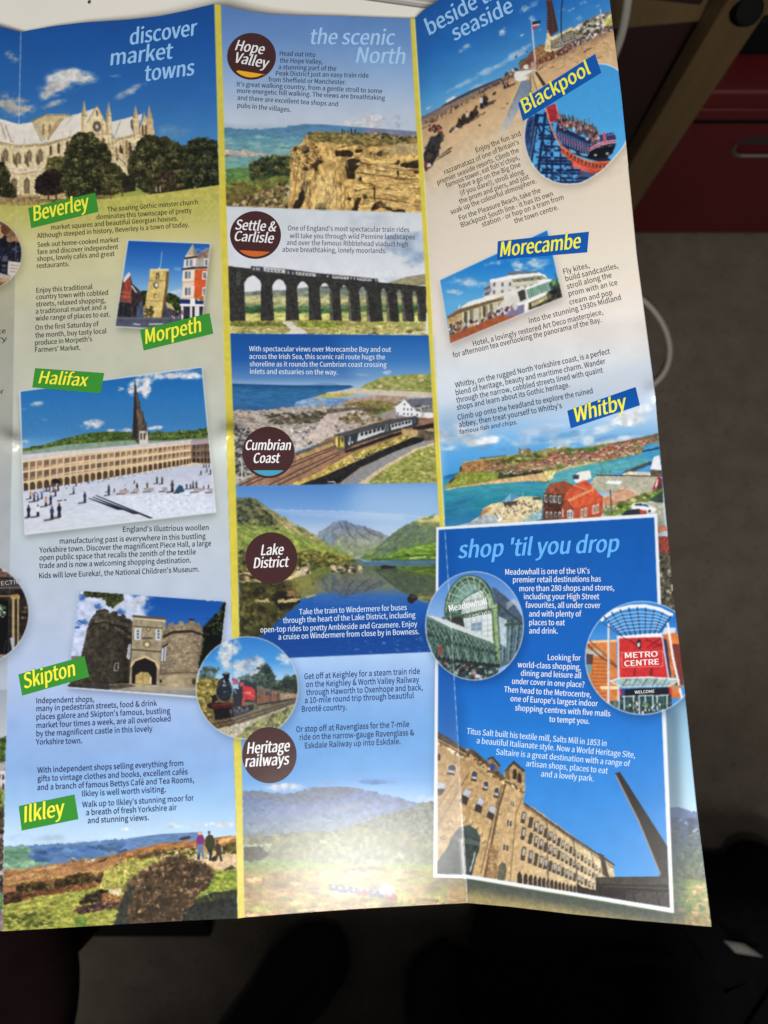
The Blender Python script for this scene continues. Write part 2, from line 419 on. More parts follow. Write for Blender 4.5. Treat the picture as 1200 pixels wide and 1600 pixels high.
def stops(t, st):
    tt = [s[0] for s in st]
    return np.stack([np.interp(t, tt, [s[1][c] / 255. for s in st]) for c in range(3)], -1).astype(np.float32)

def F(pts, col, a=1., n=0., c=5., cy=None, seed=1, soft=0, ax=None, raw=False):
    """fill polygon; col = rgb or [(t, rgb)...] along y of the view (or along ax = two points); n = noise amount"""
    A = np.array(pts, float) if raw else q(pts)
    r = pmask(A)
    if r is None:
        return
    x0, y0, m = r
    if soft:
        m, x0, y0 = blur(m, x0, y0, soft)
    h, w = m.shape
    if isinstance(col, list):
        Y, X = np.mgrid[y0:y0 + h, x0:x0 + w]
        if ax is None:
            t = (Y - OY - TX[1]) * TX[2]
        else:
            (ax0, ay0), (ax1, ay1) = q(ax)
            d2 = (ax1 - ax0) ** 2 + (ay1 - ay0) ** 2
            t = ((X - ax0) * (ax1 - ax0) + (Y - ay0) * (ay1 - ay0)) / d2
        cc = stops(t, col)
    else:
        cc = np.broadcast_to(np.array(col, np.float32) / 255., (h, w, 3))
    if n:
        cc = np.clip(cc * (1 + n * vnoise(x0, y0, w, h, c, cy or c, seed))[..., None], 0, 1)
    put(x0, y0, m * a, cc)

def blur(m, x0, y0, r):
    p = int(r * 2) + 1
    px0, py0 = min(p, x0), min(p, y0)
    h, w = m.shape
    px1, py1 = max(0, min(p, PW - x0 - w)), max(0, min(p, PH - y0 - h))
    m = np.pad(m, ((py0, py1), (px0, px1)))
    k = np.exp(-.5 * (np.arange(-p, p + 1) / (r * .8)) ** 2); k /= k.sum()
    m = np.apply_along_axis(lambda v: np.convolve(v, k, 'same'), 0, m) if m.shape[0] > len(k) else m
    m = np.apply_along_axis(lambda v: np.convolve(v, k, 'same'), 1, m) if m.shape[1] > len(k) else m
    return m.astype(np.float32), x0 - px0, y0 - py0

def EP(cx, cy, rx, ry, rot=0, k=48):
    t = np.linspace(0, 2 * math.pi, k, endpoint=False)
    c, s = math.cos(math.radians(rot)), math.sin(math.radians(rot))
    return [(cx + rx * math.cos(u) * c - ry * math.sin(u) * s, cy + rx * math.cos(u) * s + ry * math.sin(u) * c) for u in t]

def E(cx, cy, rx, ry, col, a=1., soft=0, rot=0, n=0, seed=1, c=4):
    F(EP(cx, cy, rx, ry, rot, 20 if max(rx, ry) / TX[2] < 12 else 60), col, a, soft=soft, n=n, seed=seed, c=c)

def L(pts, w, col, a=1., close=False):
    """polyline of width w (view units)"""
    P = q(pts)
    if close:
        P = np.vstack([P, P[:1]])
    w = max(w / TX[2], .25)
    al = a * min(1, w / .7); w = max(w, .7)
    for i in range(len(P) - 1):
        d = P[i + 1] - P[i]; ln = math.hypot(*d)
        if ln < 1e-6:
            continue
        nrm = np.array([-d[1], d[0]]) / ln * w / 2
        e = d / ln * min(.3 * w, .4)
        F([P[i] - e + nrm, P[i + 1] + e + nrm, P[i + 1] + e - nrm, P[i] - e - nrm], col, al, raw=True)

def R(x0, y0, x1, y1, col, a=1., n=0, c=4, seed=1):
    F([(x0, y0), (x1, y0), (x1, y1), (x0, y1)], col, a, n, c, seed=seed)

def dots(X, Y, rx, ry, cols, al=1., rot=0.):
    """many small soft ellipses at canvas positions"""
    cr, sr = math.cos(rot), math.sin(rot)
    for x, y, a_, b_, col in zip(X, Y, rx, ry, cols):
        m_ = max(a_, b_) + 1
        i0, i1 = max(0, int(x - m_)), min(PW, int(x + m_) + 2)
        j0, j1 = max(0, int(y - m_)), min(PH, int(y + m_) + 2)
        if i1 <= i0 or j1 <= j0:
            continue
        dx = np.arange(i0, i1)[None, :] + .5 - x; dy = np.arange(j0, j1)[:, None] + .5 - y
        u = dx * cr + dy * sr; v = -dx * sr + dy * cr
        d = np.sqrt((u / a_) ** 2 + (v / b_) ** 2)
        m = np.clip((1.15 - d) * 1.5, 0, 1).astype(np.float32) * al
        put(i0, j0, m, col)

def S(pts, n, r, cols, seed=1, asp=1., a=1., rot=0., edge=0, jit=.12, sort=False):
    """scatter n soft blobs of radius r (view units) in polygon pts (edge = blobs also along outline)"""
    rng = np.random.RandomState(seed)
    A = q(pts); res = pmask(A)
    if res is None:
        return
    x0, y0, m = res
    js, is_ = np.nonzero(m > .5)
    if len(js) == 0:
        return
    k = rng.randint(0, len(js), n)
    X = is_[k] + x0 + rng.rand(n); Y = js[k] + y0 + rng.rand(n)
    if edge:
        B = np.roll(A, -1, axis=0); t = rng.rand(edge); e = rng.randint(0, len(A), edge)
        Q = A[e] + (B[e] - A[e]) * t[:, None]
        X = np.concatenate([Q[:, 0], X]); Y = np.concatenate([Q[:, 1], Y])
    N = len(X)
    if sort:
        o = np.argsort(Y); X, Y = X[o], Y[o]
    rr = r / TX[2] * (.55 + .9 * rng.rand(N))
    C = np.array(cols, np.float32)[rng.randint(0, len(cols), N)] / 255. * (1 + jit * rng.randn(N, 1))
    dots(X, Y, np.maximum(rr * asp, .45), np.maximum(rr, .45), np.clip(C, 0, 1), a, rot)

def cloud(cx, cy, rx, ry, col=(235, 238, 245), a=1., seed=1, rot=0, th=.1, c=None):
    """wispy cloud inside an ellipse"""
    A = q(EP(cx, cy, rx, ry, rot, 40)); res = pmask(A)
    if res is None:
        return
    x0, y0, m = res
    h, w = m.shape
    (ccx, ccy), = q([(cx, cy)])
    cr, sr = math.cos(math.radians(rot)), math.sin(math.radians(rot))
    Y, X = np.mgrid[y0:y0 + h, x0:x0 + w]
    u = ((X - ccx) * cr + (Y - ccy) * sr) / (rx / TX[2]); v = (-(X - ccx) * sr + (Y - ccy) * cr) / (ry / TX[2])
    fall = 1 - np.sqrt(u * u + v * v)
    cc = c or max(rx, ry) / TX[2] * .45
    nn = vnoise(x0, y0, w, h, cc, cc * .6, seed, 4)
    al = np.clip((fall * 1.1 + nn * .8 - th) * 1.15, 0, 1) ** 1.15 * np.clip(fall * 2.4, 0, 1)
    sh = np.clip(.93 + .12 * vnoise(x0, y0, w, h, cc * .5, cc * .4, seed + 7), .7, 1.05)
    colr = np.clip(np.array(col, np.float32) / 255. * sh[..., None], 0, 1)
    put(x0, y0, (al * a).astype(np.float32), colr)

def tree(pts, dark, mid, light, n, r, seed=1, asp=1.25):
    d2 = tuple(v * .55 for v in dark); hi = tuple(min(255, v * 1.22) for v in light)
    F(pts, d2, n=.3, c=6, seed=seed)
    S(pts, n // 3, r * .9, [dark, d2, dark], seed, asp, edge=n // 2, a=.9)
    rng = np.random.RandomState(seed + 40); A = q(pts); x0, y0, m = pmask(A); js, is_ = np.nonzero(m > .5); s_ = TX[2]
    nc = max(6, n // 9); kk = rng.randint(0, len(js), nc); kk = kk[np.argsort(js[kk])]
    for i in kk:
        cx, cy = is_[i] + x0, js[i] + y0; R_ = r * 2.1 / s_ * (.7 + .6 * rng.rand()); t_ = rng.rand()
        k = 14; u = rng.randn(k) * R_ * .55; v = rng.randn(k) * R_ * .4
        lit = -v / R_ - .35 * u / R_ + rng.randn(k) * .25
        C = np.array([hi if e > .75 else light if e > .4 else mid if e > -.05 else dark if e > -.4 else d2 for e in lit], np.float32) / 255. * (.8 + .35 * t_)
        o = np.argsort(-v); rr = r * .42 / s_ * (.6 + .8 * rng.rand(k))
        dots((cx + u)[o], (cy + v)[o], np.maximum(rr * asp, .5), np.maximum(rr, .45), np.clip(C[o], 0, 1), .85)
    x, y = zip(*pts)
    k = r * 1.2
    warp([(min(x) - k, min(y) - k), (max(x) + k, min(y) - k), (max(x) + k, max(y)), (min(x) - k, max(y))], 1.2, 3, seed, .1)


def warp(pts, amp=1.2, c=4, seed=1, grain=.12, gc=1.6):
    """roughen a painted region: small random displacement and fine tonal grain, as in a printed photograph"""
    res = pmask(q(pts))
    if res is None:
        return
    x0, y0, m = res
    h, w = m.shape
    if CLIP is not None:
        m = m * CLIP[y0:y0 + h, x0:x0 + w]
    dx = vnoise(x0, y0, w, h, c, c, seed) * amp; dy = vnoise(x0, y0, w, h, c, c, seed + 5) * amp
    Y, X = np.mgrid[y0:y0 + h, x0:x0 + w]
    xs = np.clip(X + dx * m, 0, PW - 1.01); ys = np.clip(Y + dy * m, 0, PH - 1.01)
    xi = xs.astype(int); yi = ys.astype(int); u = (xs - xi)[..., None]; v = (ys - yi)[..., None]
    new = (CV[yi, xi] * (1 - u) + CV[yi, xi + 1] * u) * (1 - v) + (CV[yi + 1, xi] * (1 - u) + CV[yi + 1, xi + 1] * u) * v
    calm = np.clip((new[..., 2] - np.maximum(new[..., 0], .3) - .02) * 8, 0, 1) * (new[..., 2] > .45)
    calm = np.maximum(calm, np.clip((new.min(-1) - .6) * 4, 0, .75))
    g = grain * (vnoise(x0, y0, w, h, gc, gc, seed + 9, 2) + .7 * vnoise(x0, y0, w, h, gc * 3, gc * 3, seed + 11, 2)) * (1 - .9 * calm)
    new = new * (1 + g)[..., None]
    s = CV[y0:y0 + h, x0:x0 + w]
    s += m[..., None] * (np.clip(new, 0, 1) - s)

def clip(pts=None, raw=False):
    global CLIP
    if pts is None:
        CLIP = None
        return
    CLIP = np.zeros((PH, PW), np.float32)
    x0, y0, m = pmask(q(pts))
    CLIP[y0:y0 + m.shape[0], x0:x0 + m.shape[1]] = np.clip(m, 0, 1)

def shadow(pts, off=(2, 4), r=7, a=.4, col=(60, 60, 60)):
    F([(x + off[0] * TX[2], y + off[1] * TX[2]) for x, y in pts], col, a, soft=r)

def folk(x, y, h, col, legs=(40, 40, 50), seed=0, sh=None):
    """tiny standing figure, feet at x, y"""
    h = h * .84
    if sh:
        L([(x, y), (x + sh[0], y + sh[1])], h * .16, (60, 55, 55), .7)
    L([(x - h * .06, y), (x - h * .02, y - h * .5)], h * .13, legs)
    L([(x + h * .08, y), (x + h * .02, y - h * .5)], h * .13, legs)
    E(x, y - h * .6, h * .15, h * .24, col)
    E(x, y - h * .91, h * .085, h * .1, (120, 85, 70))

def spline(pts, k=5):
    """smooth closed outline through pts"""
    P = np.array(pts, float); n_ = len(P); out = []
    for i in range(n_):
        a, b, c, d = P[i - 1], P[i], P[(i + 1) % n_], P[(i + 2) % n_]
        for t in np.linspace(0, 1, k, endpoint=False):
            out.append(tuple(.5 * (2 * b + (c - a) * t + (2 * a - 5 * b + 4 * c - d) * t * t + (3 * b - a - 3 * c + d) * t ** 3)))
    return out

def mirror(pts, ywater, k=1., dim=.8, tint=(60, 80, 70), fade=60, wob=1.2):
    """still-water reflection of what is painted above ywater (layout units)"""
    x0, y0, m = pmask(q(pts)); h, w = m.shape
    Y, X = np.mgrid[y0:y0 + h, x0:x0 + w]
    yw = ywater + OY
    ys = np.clip(yw - (Y - yw) * k, 0, PH - 1).astype(int); xs = np.clip(np.rint(X + wob * vnoise(x0, y0, w, h, 9, 2, 4)), 0, PW - 1).astype(int)
    col = CV[ys, xs] * dim * .85 + np.array(tint, np.float32) / 255 * .15
    sky = np.clip((CV[ys, xs, 2] - CV[ys, xs, 0] * 1.12) * 9, 0, 1) * (CV[ys, xs, 2] > .6)
    a = m * np.clip(1 - (Y - yw - fade) / 14., 0, 1) * (Y > yw) * (1 - .85 * sky)
    put(x0, y0, a.astype(np.float32), col)
# fold lines and outer edges of the sheet: x as a function of y (layout units)
FOLD0 = [(-130, 34), (50, 32.7), (190, 29.5), (320, 25.5), (440, 24), (560, 21.7), (690, 20), (760, 17.5), (900, 15.8), (950, 14), (1060, 12), (1250, 7.5), (1300, 6.7), (1455, 3.5), (1520, 2)]
FOLD1 = [(-130, 332), (7, 335), (140, 338.9), (298, 342.9), (544, 349.6), (690, 354), (900, 360.8), (1190, 365.3), (1250, 368), (1435, 371.6), (1520, 373)]
BAND1 = [(-130, 342), (9, 345), (160, 349), (330, 353.8), (520, 359.8), (690, 365.6), (755, 368.6), (1000, 374), (1150, 377), (1430, 382), (1520, 384)]
BAND2 = [(-130, 633), (30, 641), (160, 648), (335, 659), (530, 670), (690, 679.5), (815, 686.6), (1411, 716), (1520, 722)]
FOLD2 = [(-130, 640), (29, 648), (160, 656.5), (335, 667), (530, 677.6), (600, 682), (755, 691), (827, 695), (947, 703), (1075, 710.4), (1291, 723.8), (1408, 730), (1520, 735)]
EDGE3 = [(-130, 937), (0, 952.5), (150, 971), (397, 995), (614, 1023.7), (668, 1028), (956, 1055), (1068, 1068.7), (1262, 1088.5), (1449, 1112), (1520, 1120)]

def fx(c, y):
    return np.interp(y, [p[0] for p in c], [p[1] for p in c])

def strip(c0, c1, y0, y1, k=16):
    ys = np.linspace(y0, y1, k)
    return [(fx(c0, y), y) for y in ys] + [(fx(c1, y), y) for y in ys[::-1]]

LEFTX = [(-130, -160), (1520, -160)]
YEL = (214, 200, 70)
# ---- sheet backgrounds
V(0, 0, 1)
skyL = [(0, (17, 72, 150)), (60, (22, 84, 166)), (150, (40, 104, 180)), (235, (72, 138, 196)), (300, (150, 160, 70)), (318, (176, 174, 76)), (345, (190, 184, 104)), (380, (204, 197, 146)),
        (430, (203, 199, 160)), (500, (192, 193, 170)), (590, (190, 192, 176)), (700, (196, 204, 198)), (800, (186, 198, 206)), (900, (182, 196, 214)), (1000, (176, 192, 222)), (1060, (172, 192, 230)),
        (1130, (146, 178, 228)), (1200, (134, 174, 228)), (1250, (150, 192, 238)), (1310, (190, 218, 244)), (1460, (200, 220, 240))]
F(strip(LEFTX, FOLD1, -130, 1470), skyL, n=.02, c=30)
F(strip(FOLD1, FOLD2, -130, 1470), [(0, (84, 128, 196)), (60, (106, 148, 208)), (120, (146, 178, 220)), (180, (188, 202, 222)), (320, (206, 214, 226)), (400, (208, 214, 226)), (1020, (168, 200, 240)), (1060, (140, 180, 234)), (1140, (110, 164, 226)), (1200, (100, 160, 224)), (1470, (150, 180, 220))], n=.02, c=30)
F(strip(FOLD2, EDGE3, -130, 1470), [(0, (22, 84, 164)), (200, (216, 204, 182)), (330, (222, 210, 194)), (440, (228, 218, 206)), (520, (224, 220, 218)), (580, (216, 224, 234)), (640, (206, 222, 240)), (1470, (120, 140, 150))], n=.02, c=30)

# ================= left strip beyond the first fold
F(strip(LEFTX, FOLD0, 425, 1080), [(425, (176, 174, 140)), (520, (164, 164, 150)), (690, (168, 170, 164)), (760, (166, 172, 176)), (1060, (168, 178, 196)), (1080, (170, 180, 200))], n=.02, c=20)
F(strip(LEFTX, FOLD0, 1078, 1160), [(1078, (150, 160, 175)), (1150, (178, 186, 196))])
clip(strip(LEFTX, FOLD0, 1000, 1480))
F([(-160, 1150), (-10, 1158), (20, 1146), (20, 1210), (-160, 1210)], (70, 96, 44), n=.4, c=4)
S([(-160, 1155), (10, 1150), (10, 1205), (-160, 1205)], 160, 4, [(50, 74, 34), (96, 122, 56), (40, 56, 30)], 5)
F([(-160, 1195), (10, 1190), (9, 1208), (-160, 1210)], (150, 150, 150), n=.15)
F([(-160, 1206), (9, 1204), (8, 1246), (-160, 1250)], (206, 198, 200), n=.06)
for yy in (1210, 1225):
    for xx in (-40, -28, -16, -4, 3):
        R(xx, yy, xx + 3.5, yy + 8, (50, 45, 50))
F([(-160, 1236), (8, 1232), (6, 1300), (-160, 1300)], (104, 118, 62), n=.5, c=4)
F([(-160, 1275), (6, 1262), (4, 1460), (-160, 1460)], (62, 54, 46), n=.6, c=5)
S([(-100, 1300), (6, 1300), (4, 1400), (-100, 1400)], 160, 3.5, [(40, 34, 30), (120, 100, 84), (80, 60, 50), (170, 160, 150)], 8)
F([(-160, 1400), (4, 1398), (3, 1425), (-160, 1425)], (90, 130, 70), n=.4, c=4)
F([(-160, 1425), (4, 1422), (3, 1470), (-160, 1470)], (120, 96, 110), n=.3, c=4)
warp([(-160, 1150), (20, 1150), (10, 1470), (-160, 1470)], 1.5, 4, 2, .15)
clip()

# ================= Beverley minster
clip(strip(LEFTX, FOLD1, -130, 345))
cloud(18, 88, 17, 12, (170, 178, 188), .9, 3)
cloud(12, 163, 30, 24, (188, 186, 184), 1, 5, 20, 0)
cloud(30, 168, 30, 20, (196, 192, 186), 1, 6, -10)
cloud(95, 128, 44, 24, (222, 222, 222), 1, 11, -14, -.12)
cloud(122, 118, 36, 15, (226, 226, 226), 1, 14, 8, -.05)
cloud(82, 142, 30, 13, (206, 206, 208), 1, 15, -25, -.1)
cloud(80, 163, 30, 7, (176, 184, 196), .9, 17, -14, -.1)
cloud(203, 142, 32, 8, (190, 198, 212), .9, 19, -26, -.1)
cloud(180, 117, 12, 4, (140, 165, 200), .6, 9)
cloud(265, 205, 40, 14, (120, 160, 205), .5, 21)
V(0, 140, 6.667)
ST, STS, STD, RF = (226, 208, 164), (196, 170, 122), (104, 82, 56), (228, 222, 212)
F([(-400, 520), (0, 530), (180, 575), (480, 555), (840, 445), (1170, 470), (1190, 1120), (600, 1200), (-400, 1200)], ST, n=.1, c=4)
F([(310, 335), (485, 255), (725, 258), (725, 275), (690, 300), (500, 545), (455, 545)], (214, 194, 148), n=.08)
F([(480, 262), (725, 262), (720, 275), (485, 275)], (160, 136, 100))
F([(310, 330), (485, 252), (490, 262), (330, 345)], (150, 128, 92))
for wx in (452, 518):
    F([(wx - 14, 470), (wx - 14, 375), (wx, 350), (wx + 14, 375), (wx + 14, 470)], (150, 126, 88))
F([(-400, 240), (0, 305), (190, 358), (335, 342), (470, 555), (180, 573), (-400, 505)], RF, n=.04, c=6)
F([(500, 545), (740, 275), (850, 240), (985, 195), (990, 235), (920, 340), (850, 440), (640, 520)], RF, n=.04, c=6)
F([(455, 548), (560, 380), (745, 268), (840, 245), (700, 420), (505, 548)], RF)
F([(590, 320), (665, 295), (560, 450), (500, 535), (490, 500)], (178, 152, 112), n=.1)
F([(745, 275), (770, 268), (700, 370), (680, 380)], (206, 192, 176))
for a_ in ((10, 350, 60, 520), (55, 365, 120, 550), (345, 350, 440, 540), (375, 345, 455, 510)):
    L([a_[:2], a_[2:]], 18, (176, 158, 134), .8)
for x_, y_ in ((140, 480), (255, 510), (645, 440), (735, 420)):
    L([(x_, y_), (x_, y_ + 75)], 9, (206, 190, 160))
L([(-300, 520), (0, 548), (180, 588), (470, 572), (840, 460)], 14, (166, 140, 100))
L([(-300, 545), (0, 565), (180, 602), (470, 585), (840, 478)], 8, (120, 98, 68), .7)
for i, (wx, wy, hh) in enumerate(((58, 690, 110), (190, 720, 105), (304, 700, 105), (420, 695, 115), (-70, 660, 110))):
    F([(wx - 32, wy + hh * .5), (wx - 32, wy - hh * .45), (wx, wy - hh * .8), (wx + 32, wy - hh * .45), (wx + 32, wy + hh * .5)], (188, 164, 120))
    F([(wx - 24, wy + hh * .5), (wx - 24, wy - hh * .4), (wx, wy - hh * .65), (wx + 24, wy - hh * .4), (wx + 24, wy + hh * .5)], (96, 84, 66))
    for dx in (-8, 8):
        L([(wx + dx, wy - hh * .4), (wx + dx, wy + hh * .5)], 5, (206, 188, 146))
for x_ in (0, 125, 245, 365, 480):
    R(x_ - 10, 580, x_ + 12, 900, (232, 214, 170))
    F([(x_ + 10, 650), (x_ + 62, 780), (x_ + 52, 820), (x_ + 10, 760)], (84, 66, 48), .85)
F([(60, 780), (180, 830), (330, 800), (430, 770), (430, 850), (180, 880), (60, 850)], (224, 206, 178), n=.15)
L([(60, 850), (190, 885), (430, 850), (560, 740)], 12, (170, 140, 100))
for wx, wy, hh in ((150, 1000, 180), (280, 1000, 170)):
    F([(wx - 30, wy + hh * .5), (wx - 30, wy - hh * .3), (wx, wy - hh * .52), (wx + 30, wy - hh * .3), (wx + 30, wy + hh * .5)], (92, 76, 58))
    for dx in (-10, 10):
        L([(wx + dx, wy - hh * .3), (wx + dx, wy + hh * .5)], 6, (200, 178, 134))
for x_ in (90, 215, 335, 370):
    R(x_ - 12, 880, x_ + 12, 1120, (220, 198, 152), n=.1)
for wx, wy in ((528, 640), (612, 615), (700, 590)):
    F([(wx - 12, wy + 50), (wx - 12, wy - 40), (wx, wy - 62), (wx + 14, wy - 40), (wx + 14, wy + 45)], (74, 60, 46))
    R(wx - 42, wy - 55, wx - 24, wy + 80, (236, 220, 180))
# transept
F([(840, 470), (845, 270), (905, 265), (905, 340), (1010, 170), (1105, 345), (1110, 270), (1160, 268), (1168, 480), (1190, 1000), (1000, 900), (960, 480)], (230, 212, 168), n=.08)
L([(905, 345), (1010, 172), (1105, 350)], 9, (170, 144, 104))
for cx_, ty_, by_ in ((877, 108, 268), (1133, 125, 268)):
    F([(cx_ - 30, by_), (cx_, ty_), (cx_ + 28, by_)], (204, 182, 140))
    F([(cx_ - 30, by_), (cx_, ty_), (cx_ - 4, by_)], (170, 146, 108))
    R(cx_ - 28, by_, cx_ + 30, by_ + 12, (150, 124, 88))
    R(cx_ - 28, by_ + 20, cx_ - 4, 460, (196, 172, 128))
E(1010, 385, 55, 68, (216, 196, 150))
E(1010, 385, 44, 57, (58, 52, 50))
for k in range(10):
    t = k * math.pi / 5
    L([(1010, 385), (1010 + 44 * math.cos(t), 385 + 57 * math.sin(t))], 7, (170, 154, 124))
E(1010, 385, 13, 16, (225, 215, 200))
F([(1003, 275), (1003, 225), (1010, 212), (1017, 225), (1017, 275)], (80, 64, 50))
L([(850, 470), (1165, 465)], 10, (180, 152, 110))
for wx in (1022, 1076):
    F([(wx - 18, 570), (wx - 18, 525), (wx, 500), (wx + 18, 525), (wx + 18, 570)], (120, 84, 52))
V(160, 140, 6.316)
F([(120, 480), (310, 440), (520, 460), (360, 700), (300, 840), (215, 835), (120, 740), (40, 640), (60, 480)], ST, n=.14, c=4)
F([(92, 318), (395, 240), (372, 330), (305, 440), (118, 482), (95, 420)], RF)
F([(280, 300), (300, 290), (305, 415), (280, 370)], (90, 80, 80))
L([(180, 310), (115, 475)], 9, (170, 150, 130))
L([(125, 500), (310, 455)], 18, (170, 140, 96))
F([(300, 290), (360, 285), (365, 470), (305, 475)], (222, 200, 156), n=.08)
F([(300, 285), (325, 152), (358, 285)], (206, 180, 136))
F([(300, 285), (325, 152), (322, 285)], (168, 140, 100))
F([(365, 400), (412, 240), (445, 300), (450, 460), (370, 470)], (224, 202, 158), n=.1)
F([(445, 300), (497, 290), (520, 460), (450, 465)], (206, 180, 134), n=.1)
F([(440, 300), (460, 150), (497, 298)], (190, 164, 124))
F([(405, 260), (412, 205), (420, 260)], (190, 164, 124))
for wx in (398, 430):
    F([(wx - 11, 455), (wx - 11, 360), (wx, 338), (wx + 11, 360), (wx + 11, 455)], (110, 84, 58))
for wx, a_, b_ in ((182, 540, 640), (274, 510, 660)):
    F([(wx - 14, b_ - 20), (wx - 14, a_ + 20), (wx - 4, a_), (wx + 22, a_ + 60), (wx + 26, b_)], (64, 50, 38))
for x_ in (140, 215, 310):
    L([(x_, 470), (x_, 700)], 16, (232, 210, 164))
F([(130, 660), (210, 690), (210, 740), (80, 720)], (230, 212, 170))
E(145, 690, 14, 16, (80, 62, 46))
L([(40, 610), (140, 660), (215, 720), (270, 830)], 9, (150, 122, 84))
for k in range(46):
    x_ = -60 + k * 13; y_ = 560 - x_ * .18
    L([(x_, y_ + 30), (x_ + 2, y_ + 180)], 3, (150, 122, 82), .45)
for p in ([(60, 480), (60, 700)], [(92, 440), (98, 600)], [(205, 480), (208, 690)], [(312, 300), (308, 470)], [(362, 300), (368, 460)], [(0, 300), (2, 440)], [(40, 270), (46, 440)]):
    L(p, 9, (140, 112, 76), .7)
for p in ([(130, 560), (150, 560), (160, 680), (130, 660)], [(225, 500), (250, 500), (252, 640), (228, 650)], [(300, 600), (345, 600), (330, 660), (300, 690)]):
    F(p, (126, 98, 66), .8)
warp([(-100, 100), (560, 100), (560, 860), (-100, 860)], .5, 3, 4, .05)
V(0, 140, 6.667)
for k in range(60):
    x_ = -160 + k * 21
    L([(x_, 610 - max(0, x_ - 450) * .3), (x_ + 3, 760)], 3, (160, 132, 90), .4); L([(x_, 885), (x_, 1090)], 3, (160, 132, 90), .35)
L([(90, 1110), (400, 1100)], 14, (150, 122, 82), .7); F([(96, 1120), (660, 1100), (660, 1180), (60, 1200)], (140, 116, 74), n=.3, c=3)
warp([(-400, 240), (840, 240), (1168, 130), (1168, 1190), (-400, 1190)], .5, 3, 3, .06)
# trees
V(0, 140, 6.667)
DK, MD, LT = (52, 53, 30), (82, 82, 48), (120, 116, 72)
F([(640, 1040), (1190, 1030), (1190, 1180), (300, 1180)], (120, 104, 60), n=.4)
R(420, 1085, 690, 1140, (196, 168, 118), n=.2)
tree([(500, 760), (560, 710), (660, 720), (680, 900), (480, 900)], (84, 84, 44), (116, 110, 62), (140, 132, 76), 150, 16, 3)
tree([(-20, 760), (40, 790), (90, 880), (80, 960), (150, 1040), (165, 1110), (60, 1130), (-20, 1120)], (46, 50, 26), (74, 74, 38), (120, 112, 52), 200, 16, 2)
tree([(-500, 780), (-20, 760), (60, 1100), (-500, 1130)], DK, MD, LT, 300, 18, 2)
tree([(372, 1010), (395, 930), (450, 870), (560, 840), (640, 880), (665, 980), (660, 1060), (560, 1085), (400, 1085)], (34, 26, 24), (48, 36, 32), (66, 50, 42), 220, 15, 4)
tree([(690, 660), (735, 590), (770, 500), (830, 460), (960, 462), (1010, 540), (1100, 590), (1150, 690), (1130, 780), (1210, 830), (1220, 1000), (1180, 1080), (980, 1080), (900, 1110), (720, 1110), (640, 1000), (650, 880), (680, 780)], DK, MD, LT, 900, 17, 5)
tree([(1120, 780), (1220, 790), (1300, 900), (1290, 1030), (1180, 1090), (1100, 1010)], (66, 66, 34), (96, 92, 48), (130, 124, 70), 200, 16, 6)
for x_ in (505, 585, 730):
    L([(x_, 1060), (x_, 1150)], 16, (60, 46, 36))
V(160, 140, 6.316)
tree([(280, 660), (345, 600), (360, 530), (430, 462), (520, 470), (560, 490), (620, 480), (700, 530), (800, 570), (850, 640), (850, 980), (620, 1010), (420, 1000), (280, 880), (270, 760)], DK, MD, LT, 900, 17, 7)
tree([(830, 620), (860, 530), (930, 490), (1020, 490), (1110, 520), (1135, 560), (1150, 930), (900, 970), (820, 960)], (34, 40, 24), (58, 64, 38), (90, 94, 56), 600, 17, 8)
tree([(520, 850), (600, 800), (700, 830), (720, 970), (540, 1000)], (62, 50, 34), (86, 70, 46), (110, 92, 60), 160, 14, 9)
S([(650, 780), (1140, 780), (1140, 900), (650, 900)], 40, 9, [(130, 122, 92), (100, 98, 74)], 4, a=.7)
warp([(270, 450), (1150, 450), (1150, 1000), (270, 1000)], 1.6, 3, 9, .16)
F([(200, 860), (320, 840), (330, 1000), (180, 1020)], (40, 36, 26), n=.3)
L([(160, 940), (200, 985), (195, 1050)], 16, (90, 74, 52))
for x_ in (530, 570, 910):
    L([(x_, 960), (x_ + 2, 1010)], 10, (196, 186, 160))
V(0, 0, 1)
F([(-160, 312), (30, 319), (60, 318), (170, 310), (250, 302), (343, 289), (343, 345), (-160, 345)], [(286, (184, 176, 80)), (318, (190, 184, 96)), (332, (194, 188, 110)), (345, (194, 188, 116))], n=.08, c=5)
F([(-160, 300), (20, 322), (60, 320), (60, 312), (20, 310), (-160, 285)], (150, 124, 84), n=.3, c=3)
for x_, y_, h_ in ((83, 318, 7), (173, 311, 6), (60, 320, 6), (236, 304, 6)):
    folk(x_, y_, h_, (40, 38, 44))
clip()
F(strip(LEFTX, FOLD1, 318, 350), skyL, .55, n=.02, soft=6)

# ================= circle picture with stacked goods, cut by the left edge
def ring(pts, w=1.2, col=(216, 212, 190)):
    L(pts, w * TX[2], col, .9, close=True)
c1 = EP(-27.5, 396, 61.5, 57)
shadow(c1, (2, 6), 8, .38, (70, 66, 40))
clip(c1)
E(-27.5, 396, 62, 58, (120, 92, 62), n=.3, c=8)
V(0, 320, 10)
F([(-300, 480), (0, 500), (80, 470), (160, 560), (250, 600), (340, 600), (340, 900), (120, 880), (120, 1090), (-300, 1060)], (24, 26, 38), n=.35, c=4)
E(-10, 420, 80, 110, (196, 150, 110), n=.1)
E(80, 380, 70, 90, (90, 56, 36), n=.2)
E(160, 540, 60, 50, (150, 112, 84), n=.2)
S([(-300, 560), (320, 600), (320, 880), (120, 900), (110, 1060), (-300, 1050)], 90, 26, [(14, 16, 26), (44, 48, 66), (78, 84, 100), (24, 30, 60)], 3, 1.6)
S([(-300, 560), (320, 600), (320, 880), (110, 1040), (-300, 1050)], 16, 14, [(150, 150, 160), (110, 116, 150)], 9, .7)
F([(130, 880), (330, 900), (300, 1080), (225, 1150), (115, 1080)], (206, 196, 190))
